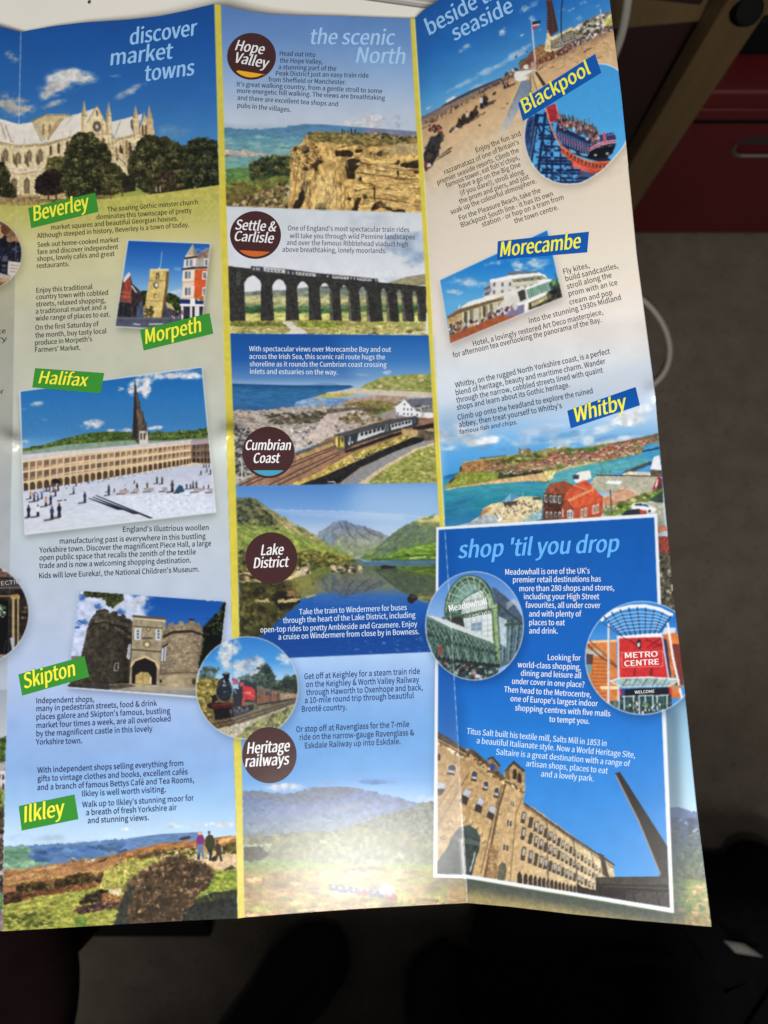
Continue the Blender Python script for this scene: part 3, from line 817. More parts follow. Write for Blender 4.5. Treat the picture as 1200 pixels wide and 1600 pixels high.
for y_ in (940, 990, 1040):
    L([(160, y_), (290, y_ + 12)], 12, (110, 104, 104), .8)
F([(-300, 1020), (0, 1065), (220, 1130), (180, 1170), (-300, 1110)], (176, 168, 164))
F([(-300, 1105), (170, 1170), (100, 1260), (-300, 1330)], (140, 104, 70), n=.3)
E(60, 1180, 60, 26, (190, 150, 110))
F([(-300, 1250), (100, 1240), (0, 1320), (-300, 1330)], (30, 24, 26))
clip(); V(0, 0, 1)
ring(c1)

# ================= Morpeth photo
P_MORPETH = [(199.3, 374.8), (329.3, 380), (314.6, 518), (179.4, 511)]
shadow(P_MORPETH, (4, 6), 6, .38, (70, 70, 60))
F(P_MORPETH, (222, 228, 226))
V(170, 300, 6.153)
clip([(188, 468), (972, 500), (884, 1335), (64, 1290)])
R(0, 440, 1000, 1400, [(460, (20, 80, 168)), (700, (50, 118, 200)), (950, (130, 180, 226)), (1020, (190, 214, 236))])
cloud(650, 740, 60, 30, (150, 190, 230), .6, 3)
cloud(620, 960, 130, 60, (214, 226, 240), .9, 5)
cloud(860, 540, 110, 40, (170, 196, 230), .5, 7)
tree([(540, 1000), (600, 980), (680, 1030), (690, 1180), (540, 1180)], (40, 56, 24), (66, 84, 36), (96, 110, 50), 150, 14, 3)
tree([(300, 960), (360, 960), (360, 1100), (300, 1100)], (40, 50, 26), (60, 70, 36), (80, 90, 44), 50, 12, 4)
F([(60, 1260), (70, 1200), (340, 1190), (700, 1210), (920, 1200), (920, 1360), (50, 1340)], [(1195, (110, 112, 122)), (1230, (72, 76, 96)), (1330, (94, 98, 116))], n=.1)
F([(235, 1262), (300, 1270), (310, 1280), (240, 1274)], (220, 220, 225)); F([(380, 1265), (520, 1262), (520, 1275), (390, 1278)], (200, 200, 206))
F([(80, 1200), (130, 850), (200, 770), (225, 880), (300, 950), (330, 1060), (335, 1205)], (70, 48, 46), n=.2, c=3)
F([(115, 1040), (150, 850), (200, 790), (215, 900), (240, 970), (215, 1060)], (150, 66, 52), n=.2, c=2)
F([(80, 1200), (95, 1060), (210, 1065), (210, 1205)], (40, 42, 46), n=.3, c=3)
F([(225, 890), (300, 950), (320, 1040), (335, 1205), (225, 1205), (215, 1000)], (54, 46, 48), n=.4, c=3)
F([(135, 860), (150, 820), (190, 775), (200, 770), (210, 800), (150, 870)], (224, 214, 214))
L([(220, 900), (265, 965)], 12, (226, 220, 220))
for y_ in (960, 1000, 1050):
    L([(118, y_), (215, y_ + 14)], 6, (200, 150, 130), .7)
for x_ in (110, 150, 240, 290):
    R(x_, 1090, x_ + 20, 1180, (26, 30, 38))
F([(290, 1060), (320, 1050), (335, 1205), (260, 1205)], (70, 84, 112), n=.2)
# clock tower
F([(395, 745), (575, 740), (560, 820), (505, 1210), (335, 1200), (355, 1040), (385, 860)], [(740, (206, 182, 110)), (1200, (222, 196, 120))], n=.14, c=4)
F([(552, 760), (580, 770), (570, 900), (525, 1205), (500, 1212), (545, 900)], (112, 84, 48), n=.1)
F([(398, 740), (575, 738), (578, 755), (395, 760)], (232, 214, 160))
for y_, a_, b_ in ((850, 385, 548), (1045, 355, 522)):
    L([(a_, y_), (b_, y_ + 4)], 7, (150, 120, 66))
F([(452, 840), (455, 790), (470, 770), (486, 790), (484, 840)], (84, 66, 40)); F([(462, 838), (463, 795), (475, 790), (477, 838)], (170, 160, 140))
E(455, 897, 26, 32, (80, 60, 40)); E(458, 895, 17, 22, (224, 220, 210)); E(448, 1000, 20, 26, (110, 84, 50)); E(452, 1004, 15, 20, (206, 184, 120))
S([(345, 1100), (440, 1100), (430, 1200), (340, 1195)], 40, 14, [(70, 74, 36), (120, 100, 60), (60, 54, 34)], 6)
F([(470, 738), (485, 725), (500, 738)], (220, 224, 230)); L([(495, 725), (512, 575)], 5, (214, 226, 240))
F([(520, 1205), (545, 1050), (600, 1090), (640, 1140), (650, 1215)], (60, 62, 76), n=.3); F([(545, 1055), (600, 1080), (640, 1140), (560, 1110)], (200, 176, 130))
# corner shop with turret
F([(720, 1080), (700, 1010), (715, 740), (725, 640), (745, 600), (808, 500), (845, 600), (960, 540), (980, 560), (920, 1350), (690, 1350)], (226, 206, 190), n=.05)
F([(745, 605), (808, 500), (848, 610)], (186, 174, 150)); F([(808, 500), (848, 610), (815, 610)], (140, 128, 108))
F([(848, 600), (975, 540), (965, 640), (840, 640)], (140, 116, 104), n=.2); F([(828, 720), (850, 640), (920, 630), (950, 720)], (176, 170, 164), n=.1)
F([(725, 630), (848, 612), (850, 630), (725, 650)], (50, 44, 46))
R(728, 648, 832, 720, (226, 226, 226)); R(745, 652, 762, 712, (90, 104, 124)); R(776, 650, 806, 712, (120, 140, 160)); R(915, 640, 965, 710, (232, 230, 226)); R(925, 650, 950, 705, (110, 120, 140))
F([(705, 735), (830, 715), (832, 740), (705, 752)], (54, 48, 52)); F([(832, 722), (950, 715), (950, 735), (832, 740)], (70, 60, 60))
F([(828, 745), (950, 740), (925, 1010), (812, 1040)], (214, 88, 44), n=.08)
for y0_, y1_ in ((755, 850), (910, 1010)):
    F([(712, y0_), (826, y0_ - 8), (818, y1_), (705, y1_ + 6)], (236, 222, 206)); R(732, y0_ + 10, 756, y1_ - 18, (96, 106, 124)); R(764, y0_ + 8, 786, y1_ - 20, (120, 130, 146))
    F([(902, y0_ + 5), (945, y0_ + 5), (935, y1_ - 10), (895, y1_ - 8)], (238, 232, 224)); R(908, y0_ + 18, 935, y1_ - 20, (110, 116, 130))
L([(710, 870), (822, 860)], 12, (214, 170, 120)); L([(705, 1025), (815, 1015)], 10, (222, 180, 130))
F([(684, 1030), (915, 1040), (912, 1080), (684, 1072)], (24, 44, 110)); R(782, 1020, 830, 1085, (236, 236, 240)); F([(684, 1075), (912, 1082), (910, 1100), (684, 1100)], (238, 238, 240))
F([(684, 1100), (912, 1100), (900, 1350), (680, 1350)], (44, 44, 56), n=.2)
for x_ in (695, 780, 826, 848):
    R(x_, 1100, x_ + 22, 1240, (232, 230, 232))
S([(830, 1010), (915, 1010), (915, 1050), (830, 1040)], 30, 8, [(90, 110, 50), (214, 190, 90), (200, 90, 60)], 2)
S([(610, 1140), (720, 1140), (720, 1240), (600, 1240)], 40, 9, [(60, 60, 80), (200, 180, 170), (120, 60, 70), (40, 50, 90)], 3, .6)
clip(); V(0, 0, 1)

# ================= Halifax photo
P_HALIFAX = [(30, 610.8), (316.3, 572.5), (338, 800.8), (38.3, 836)]
shadow(P_HALIFAX, (0, 6), 6, .4, (80, 84, 84))
F(P_HALIFAX, (214, 220, 224))
clip([(32, 612), (315, 574.5), (336, 799), (39.5, 833.5)])
R(20, 560, 350, 720, [(590, (24, 102, 178)), (680, (64, 134, 198)), (705, (120, 170, 214))], n=.02)
V(170, 560, 6)
for a_ in ((300, 230, 130, 110, 3), (230, 290, 80, 90, 4), (350, 300, 60, 90, 5), (560, 150, 190, 50, 6), (760, 150, 160, 60, 7), (430, 170, 120, 50, 8), (300, 130, 90, 60, 12)):
    cloud(a_[0], a_[1], a_[2], a_[3], (232, 232, 240), 1, a_[4], 0, -.12)
cloud(105, 280, 45, 30, (214, 222, 236), .9, 9)
cloud(430, 650, 90, 26, (230, 234, 242), 1, 10, -8, -.2); cloud(150, 670, 90, 28, (226, 230, 240), 1, 11, -5, -.2); cloud(20, 672, 50, 20, (220, 226, 238), 1, 13, 0, -.2)
cloud(830, 110, 80, 24, (90, 130, 180), .7, 22)
V(0, 560, 6)
cloud(340, 420, 75, 36, (176, 200, 224), 1, 14, -5, -.1); cloud(405, 575, 45, 18, (140, 178, 214), .8, 15); cloud(860, 615, 130, 60, (226, 230, 240), 1, 16, -8, -.1)
cloud(210, 470, 40, 16, (140, 178, 214), .8, 17); cloud(230, 775, 50, 26, (190, 206, 226), .9, 18)
F([(200, 845), (380, 825), (470, 790), (600, 750), (820, 700), (1000, 685), (1200, 690), (1300, 700), (1600, 690), (1880, 670), (1960, 640), (2000, 640), (2000, 900), (200, 920)], (72, 96, 40), n=.3, c=4)
S([(220, 845), (470, 795), (820, 705), (1200, 695), (1900, 665), (1960, 640), (1960, 760), (1200, 760), (600, 800), (220, 880)], 260, 9, [(40, 58, 28), (90, 112, 50), (60, 80, 34), (110, 120, 70)], 3, 1.4)
F([(200, 880), (600, 810), (1200, 768), (1560, 770), (2000, 740), (2000, 830), (200, 920)], (128, 152, 136), n=.1, c=5)
# spire
V(170, 560, 6)
F([(222, 740), (236, 400), (243, 180), (262, 300), (300, 470), (345, 600), (372, 740), (370, 810), (285, 815), (240, 760)], (78, 68, 62), n=.25, c=3)
F([(222, 740), (236, 400), (243, 180), (252, 320), (262, 500), (268, 760)], (44, 39, 38))
F([(255, 480), (300, 470), (330, 640), (290, 680)], (104, 90, 78), n=.2)
F([(285, 680), (365, 680), (372, 812), (285, 818)], (206, 198, 190)); R(296, 700, 312, 760, (70, 60, 56)); R(325, 700, 342, 760, (70, 60, 56))
for x_, y_ in ((228, 620), (350, 600), (320, 500), (290, 400)):
    L([(x_, y_ + 120), (x_, y_)], 7, (60, 48, 42))
# Piece Hall arcades
V(0, 560, 6)
def rail(y0l, y0r, t):
    return y0l + (y0r - y0l) * t
F([(198, 910), (1000, 845), (1800, 772), (1985, 770), (2000, 990), (1700, 1010), (1200, 1090), (205, 1240)], (208, 184, 146), n=.06)
F([(198, 905), (700, 860), (1800, 760), (1812, 790), (700, 905), (198, 965)], (198, 192, 200), n=.05)
F([(1790, 775), (1985, 745), (1990, 990), (1790, 975)], (128, 104, 84), n=.2); F([(1790, 775), (1985, 748), (1985, 790), (1790, 815)], (168, 150, 160))
def tier(n_, yl, yr, hl, hr, col, arch=False, xl=205, xr=1790):
    for i in range(n_):
        t0 = 1 - (1 - i / n_) ** 1.32; t1 = 1 - (1 - (i + 1) / n_) ** 1.32
        xa, xb = xl + (xr - xl) * t0, xl + (xr - xl) * t1
        pad = (xb - xa) * .13
        ya, yb = rail(yl, yr, t0), rail(yl, yr, t1); h0, h1 = rail(hl, hr, t0), rail(hl, hr, t1)
        c = np.array(col) * (.8 + .35 * ((i * 37 % 11) / 11.))
        if arch:
            xm = (xa + xb) / 2; rr_ = (xb - xa) / 2 - pad
            pts = [(xa + pad, ya + h0)] + [(xm - rr_ * math.cos(k * math.pi / 8), (ya + yb) / 2 + rr_ * 1.1 - rr_ * 1.1 * math.sin(k * math.pi / 8)) for k in range(9)] + [(xb - pad, yb + h1)]
            F(pts, c)
        else:
            F([(xa + pad, ya), (xb - pad, yb), (xb - pad, yb + h1), (xa + pad, ya + h0)], c)
            F([(xa + pad * 2, ya + h0 * .62), (xb - pad, yb + h1 * .62), (xb - pad, yb + h1), (xa + pad * 2, ya + h0)], c * 1.45)
tier(31, 978, 805, 78, 42, (136, 110, 92))
tier(31, 1075, 868, 80, 44, (118, 96, 80))
tier(31, 1172, 934, 92, 50, (84, 64, 48), True)
for yl, yr in ((970, 800), (1068, 862), (1166, 928)):
    L([(205, yl), (700, rail(yl, yr, .42) - 6), (1790, yr)], 8, (232, 208, 166))
tier(6, 812, 800, 50, 60, (88, 70, 62), False, 1800, 1985); tier(6, 875, 870, 44, 60, (70, 56, 50), False, 1800, 1985); tier(6, 935, 930, 42, 50, (56, 44, 40), True, 1800, 1985)
# square
F([(205, 1245), (700, 1175), (1200, 1100), (1700, 1012), (2000, 985), (2040, 1450), (240, 1660), (215, 1400)], [(1000, (178, 186, 208)), (1200, (196, 204, 224)), (1400, (204, 212, 230)), (1640, (204, 210, 224))], n=.04, c=8, cy=3)
F([(1300, 1290), (1900, 1230), (2040, 1440), (1430, 1500), (1050, 1280)], (210, 218, 236), n=.06, c=3)
S([(1250, 1290), (1960, 1240), (2000, 1400), (1480, 1490)], 160, 6, [(186, 194, 214), (222, 228, 242), (196, 204, 224)], 8, 2, a=.6)
for k in range(9):
    L([(230 + k * 60, 1640 - k * 34), (900 + k * 120, 1120 - k * 6)], 4, (176, 182, 202), .35)
for k, (x0_, y0_) in enumerate(((890, 1285), (860, 1300), (825, 1312))):
    F([(x0_, y0_), (x0_ + 14, y0_ - 2), (1440 - k * 130, 1498 - k * 38), (1400 - k * 150, 1500 - k * 40)], (34, 34, 54))
F([(1010, 1000 + 270), (1300, 1260), (1320, 1275), (1020, 1290)], (196, 184, 184), .6)
rng_ = np.random.RandomState(4)
for k in range(64):
    t = rng_.rand(); x_ = 215 + 1500 * t; y_ = rail(1290, 1010, t) + rng_.randn() * 8 - 4
    folk(x_, y_, 26 - 10 * t, [(60, 56, 70), (150, 90, 90), (40, 40, 56), (190, 190, 200), (90, 60, 60)][k % 5])
F([(490, 1145), (510, 1125), (550, 1130), (575, 1170), (490, 1175)], (28, 30, 40))
for x_, y_, h_, c_ in ((285, 1315, 80, (190, 150, 70)), (320, 1340, 100, (120, 80, 96)), (355, 1335, 80, (70, 100, 150)), (392, 1315, 80, (40, 100, 170)), (430, 1385, 105, (190, 150, 110)), (475, 1370, 110, (40, 46, 84)), (268, 1490, 140, (34, 34, 60)), (355, 1480, 130, (226, 226, 230)), (487, 1508, 150, (50, 56, 100)), (555, 1490, 160, (30, 30, 50)), (795, 1350, 120, (40, 56, 110)), (690, 1270, 80, (120, 120, 134)), (715, 1195, 50, (40, 40, 60)), (1020, 1280, 90, (60, 60, 76)), (435, 1245, 70, (60, 50, 60)), (465, 1240, 70, (90, 70, 80)), (500, 1250, 70, (140, 110, 110)), (520, 1290, 80, (90, 70, 90)), (545, 1240, 80, (70, 60, 90))):
    folk(x_, y_, h_, c_, sh=(-h_ * .5, h_ * .08))
L([(540, 1337), (620, 1327)], 10, (50, 48, 56)); L([(595, 1220), (590, 1335)], 20, (190, 200, 210))
V(170, 720, 6)
for x_, y_, h_, c_ in ((452, 212, 80, (60, 74, 60)), (500, 215, 80, (70, 70, 84)), (595, 290, 130, (70, 64, 78)), (890, 60, 40, (40, 40, 56)), (912, 60, 40, (60, 40, 50)), (940, 60, 40, (50, 50, 70)), (865, 130, 50, (40, 40, 60)), (920, 105, 46, (70, 50, 60)), (955, 125, 60, (60, 40, 60)), (730, 265, 64, (40, 40, 66)), (765, 262, 60, (50, 60, 90)), (790, 255, 80, (90, 100, 130)), (822, 255, 80, (60, 70, 110)), (890, 270, 50, (150, 50, 60)), (935, 262, 50, (70, 50, 60)), (240, 212, 40, (40, 40, 50)), (265, 280, 90, (50, 50, 70)), (360, 262, 76, (50, 84, 70)), (155, 280, 66, (200, 205, 215)), (0, 290, 80, (50, 50, 70)), (52, 292, 44, (44, 40, 50))):
    folk(x_, y_, h_, c_, sh=(-h_ * .4, h_ * .05))
for x_, y_, w_ in ((100, 270, 90), (235, 258, 50), (350, 250, 75), (500, 248, 50), (795, 255, 80), (935, 258, 55)):
    L([(x_ - 30, y_ + 42), (x_ + w_ * .6, y_ + 38)], 12, (70, 66, 80), .8)
    R(x_, y_, x_ + w_, y_ + 36, (172, 158, 160), n=.08)
F([(615, 290), (660, 225), (690, 235), (710, 290), (640, 305)], (40, 76, 106)); L([(605, 303), (660, 300)], 10, (40, 36, 46))
clip(); V(0, 0, 1)

# ================= circle picture: shop front cut by the left edge
c2 = EP(-54, 958, 99, 86)
shadow(c2, (3, 6), 9, .35, (70, 80, 90))
clip(c2)
E(-54, 958, 100, 87, (36, 30, 28), n=.4, c=5)
V(0, 860, 8.42)
F([(-900, 0), (180, 0), (240, 350), (-900, 360)], (104, 80, 70), n=.3, c=3)
F([(30, 150), (120, 200), (150, 280), (30, 280)], (196, 192, 190)); F([(48, 180), (110, 215), (120, 265), (48, 260)], (50, 50, 56))
F([(200, 320), (280, 420), (300, 480), (210, 400)], (180, 175, 180)); F([(-900, 380), (300, 380), (320, 500), (-900, 500)], (58, 52, 56), n=.15)
L([(-900, 505), (310, 490)], 14, (110, 106, 116)); L([(-900, 525), (320, 510)], 8, (40, 36, 40))
F([(-900, 590), (130, 590), (240, 570), (250, 610), (-900, 625)], (140, 104, 68), n=.15)
for x_, w_ in ((175, 34), (238, 22)):
    R(x_ - w_ * .6, 610, x_ + w_ * .6, 1240, (140, 120, 84), n=.15); R(x_ - w_ * .2, 610, x_ + w_ * .15, 1240, (196, 176, 130))
    R(x_ - w_, 590, x_ + w_, 640, (170, 146, 84), n=.2)
R(-60, 660, 118, 1360, (12, 12, 16))
S([(-200, 700), (60, 720), (60, 880), (-200, 880)], 60, 16, [(120, 150, 120), (170, 190, 160), (60, 84, 60)], 4, 1.4)
S([(280, 700), (360, 700), (330, 1100), (260, 1200)], 30, 14, [(70, 60, 44), (40, 34, 28), (110, 90, 60)], 5)
F([(125, 1150), (190, 1145), (190, 1330), (165, 1370)], (170, 172, 176)); L([(80, 1180), (40, 1390)], 14, (40, 36, 36)); L([(125, 1150), (165, 1375)], 10, (30, 28, 30))
F([(-900, 1375), (160, 1370), (100, 1560), (-900, 1560)], (150, 120, 104), n=.12); L([(-900, 1420), (120, 1410)], 10, (90, 70, 66))
clip(); V(0, 0, 1)
ring(c2, 1.3, (206, 212, 222))

# ================= Skipton photo
P_SKIPTON = [(122.5, 922.5), (354, 939), (337, 1093), (105.3, 1075)]
shadow(P_SKIPTON, (1, 5), 6, .4, (70, 80, 100))
F(P_SKIPTON, (206, 214, 224))
clip([(123.5, 923.5), (353, 940), (336, 1090), (106, 1073)])
R(100, 915, 360, 1100, [(930, (12, 72, 160)), (1000, (36, 98, 186)), (1040, (190, 206, 232))])
V(0, 900, 6)
F([(640, 800), (740, 120), (1200, 140), (1330, 300), (1400, 420), (1200, 500), (760, 800)], (186, 198, 228), n=.12, c=8, soft=3)
for a_ in ((770, 200, 40, 50, 2), (920, 280, 50, 40, 3), (770, 430, 70, 40, 4), (720, 480, 40, 20, 5), (1130, 330, 60, 40, 6)):
    cloud(a_[0], a_[1], a_[2], a_[3], (42, 96, 180), .9, a_[4], 0, -.1)
cloud(1300, 240, 170, 130, (206, 214, 236), 1, 8, 0, -.1); cloud(1100, 250, 140, 80, (206, 214, 236), 1, 9)
S([(780, 140), (1130, 150), (1160, 220), (1080, 270), (960, 210), (800, 180)], 130, 15, [(40, 46, 24), (70, 76, 40), (28, 30, 18)], 5, 1.3)
S([(985, 190), (1060, 190), (1070, 310), (1010, 280)], 40, 14, [(40, 46, 24), (60, 66, 34)], 6)
TWR = [(630, 1055), (700, 900), (770, 720), (812, 520), (838, 430), (860, 385), (900, 345), (900, 325), (985, 306), (1022, 325), (1018, 352), (1050, 358), (1052, 330), (1104, 336), (1104, 372), (1140, 378), (1142, 358), (1176, 372), (1190, 410), (1220, 420), (1250, 450), (1400, 480), (1400, 1100), (640, 1100)]
F(TWR, [(0, (62, 57, 48)), (.45, (50, 46, 39)), (1, (60, 54, 46))], ax=[(760, 700), (1260, 700)], n=.3, c=5)
S([(860, 420), (985, 330), (1240, 460), (1240, 600), (1180, 640), (1000, 500)], 150, 10, [(92, 84, 68), (120, 110, 88), (66, 60, 50)], 7, 1.5, a=.55)
S([(760, 760), (830, 560), (1200, 700), (1200, 980), (740, 980)], 170, 9, [(34, 31, 27), (70, 63, 52), (44, 40, 34)], 8, 1.5, a=.5)
L([(818, 500), (880, 452), (985, 432), (1110, 455), (1240, 560)], 13, (34, 31, 27)); L([(822, 512), (884, 466), (985, 446), (1110, 470), (1235, 572)], 6, (96, 88, 72), .6)
L([(850, 410), (900, 360), (985, 335), (1110, 392), (1200, 430)], 6, (134, 124, 100), .6)
L([(1075, 885), (1085, 815), (1108, 818), (1098, 890), (1075, 885)], 6, (190, 190, 190))
for k in range(9):
    L([(770 - k * 8, 640 + k * 44), (1000, 610 + k * 48), (1240, 660 + k * 42)], 3, (32, 29, 25), .5)
V(170, 900, 6)
F([(0, 350), (60, 330), (82, 345), (84, 372), (120, 372), (122, 348), (152, 368), (154, 398), (200, 404), (232, 440), (232, 640), (190, 800), (180, 1020), (0, 1020)], [(0, (58, 53, 45)), (.6, (44, 40, 34)), (1, (36, 33, 29))], ax=[(0, 600), (230, 640)], n=.3, c=5)
S([(20, 390), (225, 460), (225, 600), (20, 480)], 60, 9, [(104, 95, 76), (78, 70, 57)], 9, 1.4, a=.55)
F([(0, 440), (100, 460), (190, 520), (232, 560), (232, 580), (180, 540), (90, 480), (0, 462)], (30, 27, 24))
L([(50, 885), (60, 815), (92, 818), (84, 890), (50, 885)], 6, (190, 190, 190))
F([(165, 770), (185, 640), (210, 640), (195, 785)], (200, 204, 214)); L([(180, 770), (198, 650)], 6, (70, 84, 110))
V(0, 900, 6)
warp([(640, 720), (860, 380), (1250, 450), (1250, 1010), (660, 1010)], .7, 3, 5, .16)
F([(630, 1015), (1250, 1020), (1250, 1085), (630, 1060)], (48, 46, 48), n=.2); F([(640, 750), (770, 750), (745, 790), (640, 790)], (110, 108, 112))
V(170, 900, 6)
# gatehouse
F([(218, 480), (228, 370), (540, 395), (530, 490), (498, 690), (480, 1030), (190, 1020), (215, 690)], (150, 138, 114), n=.14, c=4)
F([(222, 365), (540, 392), (540, 412), (222, 388)], (84, 74, 58)); F([(225, 390), (535, 414), (525, 430), (228, 402)], (206, 190, 150))
L([(225, 470), (500, 490)], 10, (84, 72, 54))
F([(240, 490), (305, 488), (298, 600), (240, 600)], (200, 202, 206)); F([(438, 500), (492, 500), (486, 604), (438, 602)], (200, 202, 206))
for x_ in (262, 455):
    for y_ in (505, 535, 565):
        R(x_, y_, x_ + 22, y_ + 22, (76, 88, 112))
E(372, 500, 22, 20, (90, 78, 60)); E(372, 500, 12, 11, (190, 176, 140)); R(310, 575, 412, 592, (80, 70, 56)); E(360, 640, 44, 36, (120, 106, 80)); E(358, 642, 20, 20, (214, 200, 160))
L([(218, 690), (498, 712)], 12, (70, 58, 44))
F([(200, 840), (230, 790), (340, 745), (450, 800), (478, 860), (470, 880), (430, 820), (340, 775), (245, 815), (205, 860)], (206, 184, 140), n=.1)
F([(215, 1010), (218, 850), (250, 800), (340, 768), (430, 810), (450, 860), (445, 1020)], (28, 24, 26))
F([(245, 1010), (250, 930), (300, 898), (370, 905), (402, 950), (398, 1018)], (172, 150, 92), n=.15); L([(322, 900), (318, 1010)], 6, (120, 104, 66)); F([(385, 950), (402, 950), (398, 1018), (385, 1015)], (210, 200, 180))
# right drum tower
F([(495, 690), (510, 520), (560, 450), (605, 425), (605, 460), (650, 450), (660, 420), (700, 425), (712, 450), (750, 440), (752, 400), (800, 408), (808, 440), (850, 440), (860, 470), (905, 520), (905, 760), (840, 900), (815, 1050), (470, 1035), (470, 930)], [(0, (104, 92, 76)), (.35, (146, 130, 106)), (.7, (134, 118, 97)), (1, (98, 86, 71))], ax=[(490, 700), (905, 700)], n=.16, c=4, cy=2)
S([(510, 560), (890, 560), (890, 760), (830, 890), (480, 900)], 300, 9, [(156, 140, 115), (126, 110, 90), (164, 148, 122), (110, 97, 79)], 11, 2.2, a=.4)
warp([(495, 430), (905, 430), (905, 900), (470, 1040)], .9, 3, 7, .13)
F([(505, 560), (600, 515), (780, 505), (905, 555), (905, 575), (780, 528), (600, 540), (505, 585)], (44, 36, 30))
F([(752, 400), (804, 404), (800, 420), (750, 418)], (40, 34, 30))
L([(478, 915), (620, 905), (835, 905)], 12, (96, 78, 58)); F([(472, 930), (835, 925), (815, 1050), (470, 1035)], [(0, (140, 126, 100)), (.4, (176, 160, 128)), (1, (130, 116, 92))], ax=[(470, 980), (830, 980)], n=.12)
F([(490, 800), (500, 670), (540, 655), (530, 800)], (190, 196, 206)); L([(512, 800), (522, 665)], 9, (70, 80, 104)); F([(500, 660), (555, 625), (555, 645), (500, 680)], (50, 42, 36))
R(478, 970, 498, 1000, (40, 34, 30)); E(800, 990, 20, 30, (60, 50, 40))
F([(860, 860), (905, 560), (1110, 560), (1110, 1150), (820, 1150)], (16, 20, 18))
tree([(900, 560), (905, 480), (980, 400), (1060, 330), (1100, 240), (1110, 700), (1040, 720), (900, 800), (850, 860), (890, 700)], (14, 20, 16), (34, 44, 26), (76, 84, 44), 320, 16, 12)
F([(905, 560), (1080, 540), (1070, 700), (860, 840)], (10, 12, 14), .85)
F([(0, 1015), (180, 1008), (440, 1030), (820, 1050), (850, 1150), (0, 1090)], [(1010, (176, 160, 126)), (1060, (150, 142, 130)), (1130, (120, 122, 126))], n=.1, c=8, cy=2)
F([(0, 1020), (180, 1010), (260, 1030), (100, 1060), (0, 1060)], (54, 48, 44), .8, n=.3)
clip(); V(0, 0, 1)

# ================= Ilkley moor
MO = strip(FOLD0, FOLD1, 1285, 1470)
clip(MO)
F(strip(FOLD0, FOLD1, 1400, 1480), (90, 90, 52), n=.3)
cloud(40, 1292, 20, 10, (206, 224, 246), .7, 3); cloud(350, 1282, 34, 14, (226, 236, 248), 1, 5, 0, -.1); cloud(195, 1295, 8, 4, (240, 245, 250), 1, 6, 0, -.3); cloud(325, 1288, 10, 3, (236, 242, 250), 1, 7); cloud(280, 1290, 50, 7, (214, 232, 248), .8, 8)
cloud(60, 1310, 80, 10, (176, 206, 240), .6, 9)
V(0, 1250, 6)
F([(30, 435), (400, 415), (700, 400), (1200, 360), (1500, 320), (1900, 298), (1800, 480), (1200, 520), (600, 590), (300, 640), (30, 660)], (96, 130, 178), n=.12, c=9, cy=2)
F([(30, 440), (260, 430), (340, 500), (240, 540), (480, 590), (300, 640), (30, 655)], (118, 160, 138), n=.15, c=8, cy=2)
S([(30, 480), (320, 450), (300, 620), (30, 640)], 60, 16, [(90, 134, 112), (150, 184, 150), (110, 150, 120)], 4, 3)
S([(340, 470), (1200, 400), (1200, 500), (620, 570), (300, 560)], 110, 18, [(70, 104, 160), (96, 130, 176), (84, 122, 168)], 5, 3.5)
F([(30, 655), (330, 635), (640, 580), (900, 560), (1200, 475), (1500, 405), (1800, 380), (2200, 330), (2260, 330), (2260, 800), (1200, 900), (30, 1000)], (156, 108, 68), n=.22, c=9, cy=3)
S([(40, 660), (640, 590), (1200, 490), (1200, 640), (640, 760), (40, 780)], 240, 13, [(172, 124, 80), (136, 92, 58), (190, 148, 100), (158, 110, 70)], 6, 4.5, rot=-.18, a=.5)
for a_ in (((50, 750), (300, 660), (560, 620)), ((480, 740), (700, 680), (920, 670), (1200, 560)), ((60, 800), (250, 760), (430, 700)), ((780, 770), (900, 660))):
    L(a_, 13, (206, 168, 96), .8)
S([(620, 560), (900, 540), (880, 575), (640, 580)], 40, 8, [(225, 220, 200), (150, 140, 110), (90, 100, 70)], 7)
F([(910, 585), (990, 545), (1005, 555), (930, 590)], (70, 50, 40))
S([(1080, 500), (2200, 350), (2220, 480), (1300, 560)], 160, 14, [(186, 128, 70), (206, 156, 96), (150, 96, 54)], 8, 3, rot=-.15)
tree([(160, 830), (210, 790), (330, 780), (480, 770), (700, 700), (860, 690), (900, 740), (700, 830), (500, 850), (300, 900), (220, 910)], (70, 56, 32), (100, 82, 46), (140, 108, 60), 230, 16, 9)
tree([(40, 900), (120, 860), (180, 900), (200, 950), (40, 985)], (60, 38, 28), (90, 58, 40), (120, 84, 54), 80, 14, 10)
S([(180, 880), (860, 780), (900, 830), (230, 940)], 120, 12, [(110, 66, 40), (140, 92, 56), (80, 50, 34)], 12, 2)
GR = [(34, 985), (400, 900), (800, 840), (1000, 780), (1200, 600), (1420, 560), (1500, 620), (1300, 800), (1400, 900), (1300, 1330), (20, 1330)]
F(GR, (150, 152, 62), n=.35, c=6, cy=2.5)
S(GR, 1500, 8, [(140, 146, 64), (178, 172, 88), (118, 128, 54), (196, 188, 112), (164, 146, 78), (104, 114, 48)], 13, 2.8, rot=-.15, a=.6)
F([(200, 1120), (240, 1080), (330, 1060), (350, 1072), (300, 1100), (220, 1140)], (64, 68, 30), n=.3); S([(40, 1080), (500, 1040), (500, 1180), (40, 1200)], 60, 12, [(90, 100, 40), (74, 84, 36)], 14, 2.4)
S([(700, 1150), (800, 1090), (800, 1180), (720, 1180)], 60, 12, [(80, 116, 46), (100, 136, 54)], 15)
tree([(750, 970), (800, 900), (900, 880), (940, 840), (1000, 820), (1010, 880), (1000, 940), (880, 960)], (48, 40, 32), (70, 58, 42), (96, 80, 54), 130, 13, 16)
tree([(690, 1040), (780, 1000), (1000, 950), (1100, 960), (1100, 1000), (900, 1040), (780, 1060)], (84, 58, 52), (128, 92, 80), (170, 128, 110), 130, 12, 17)
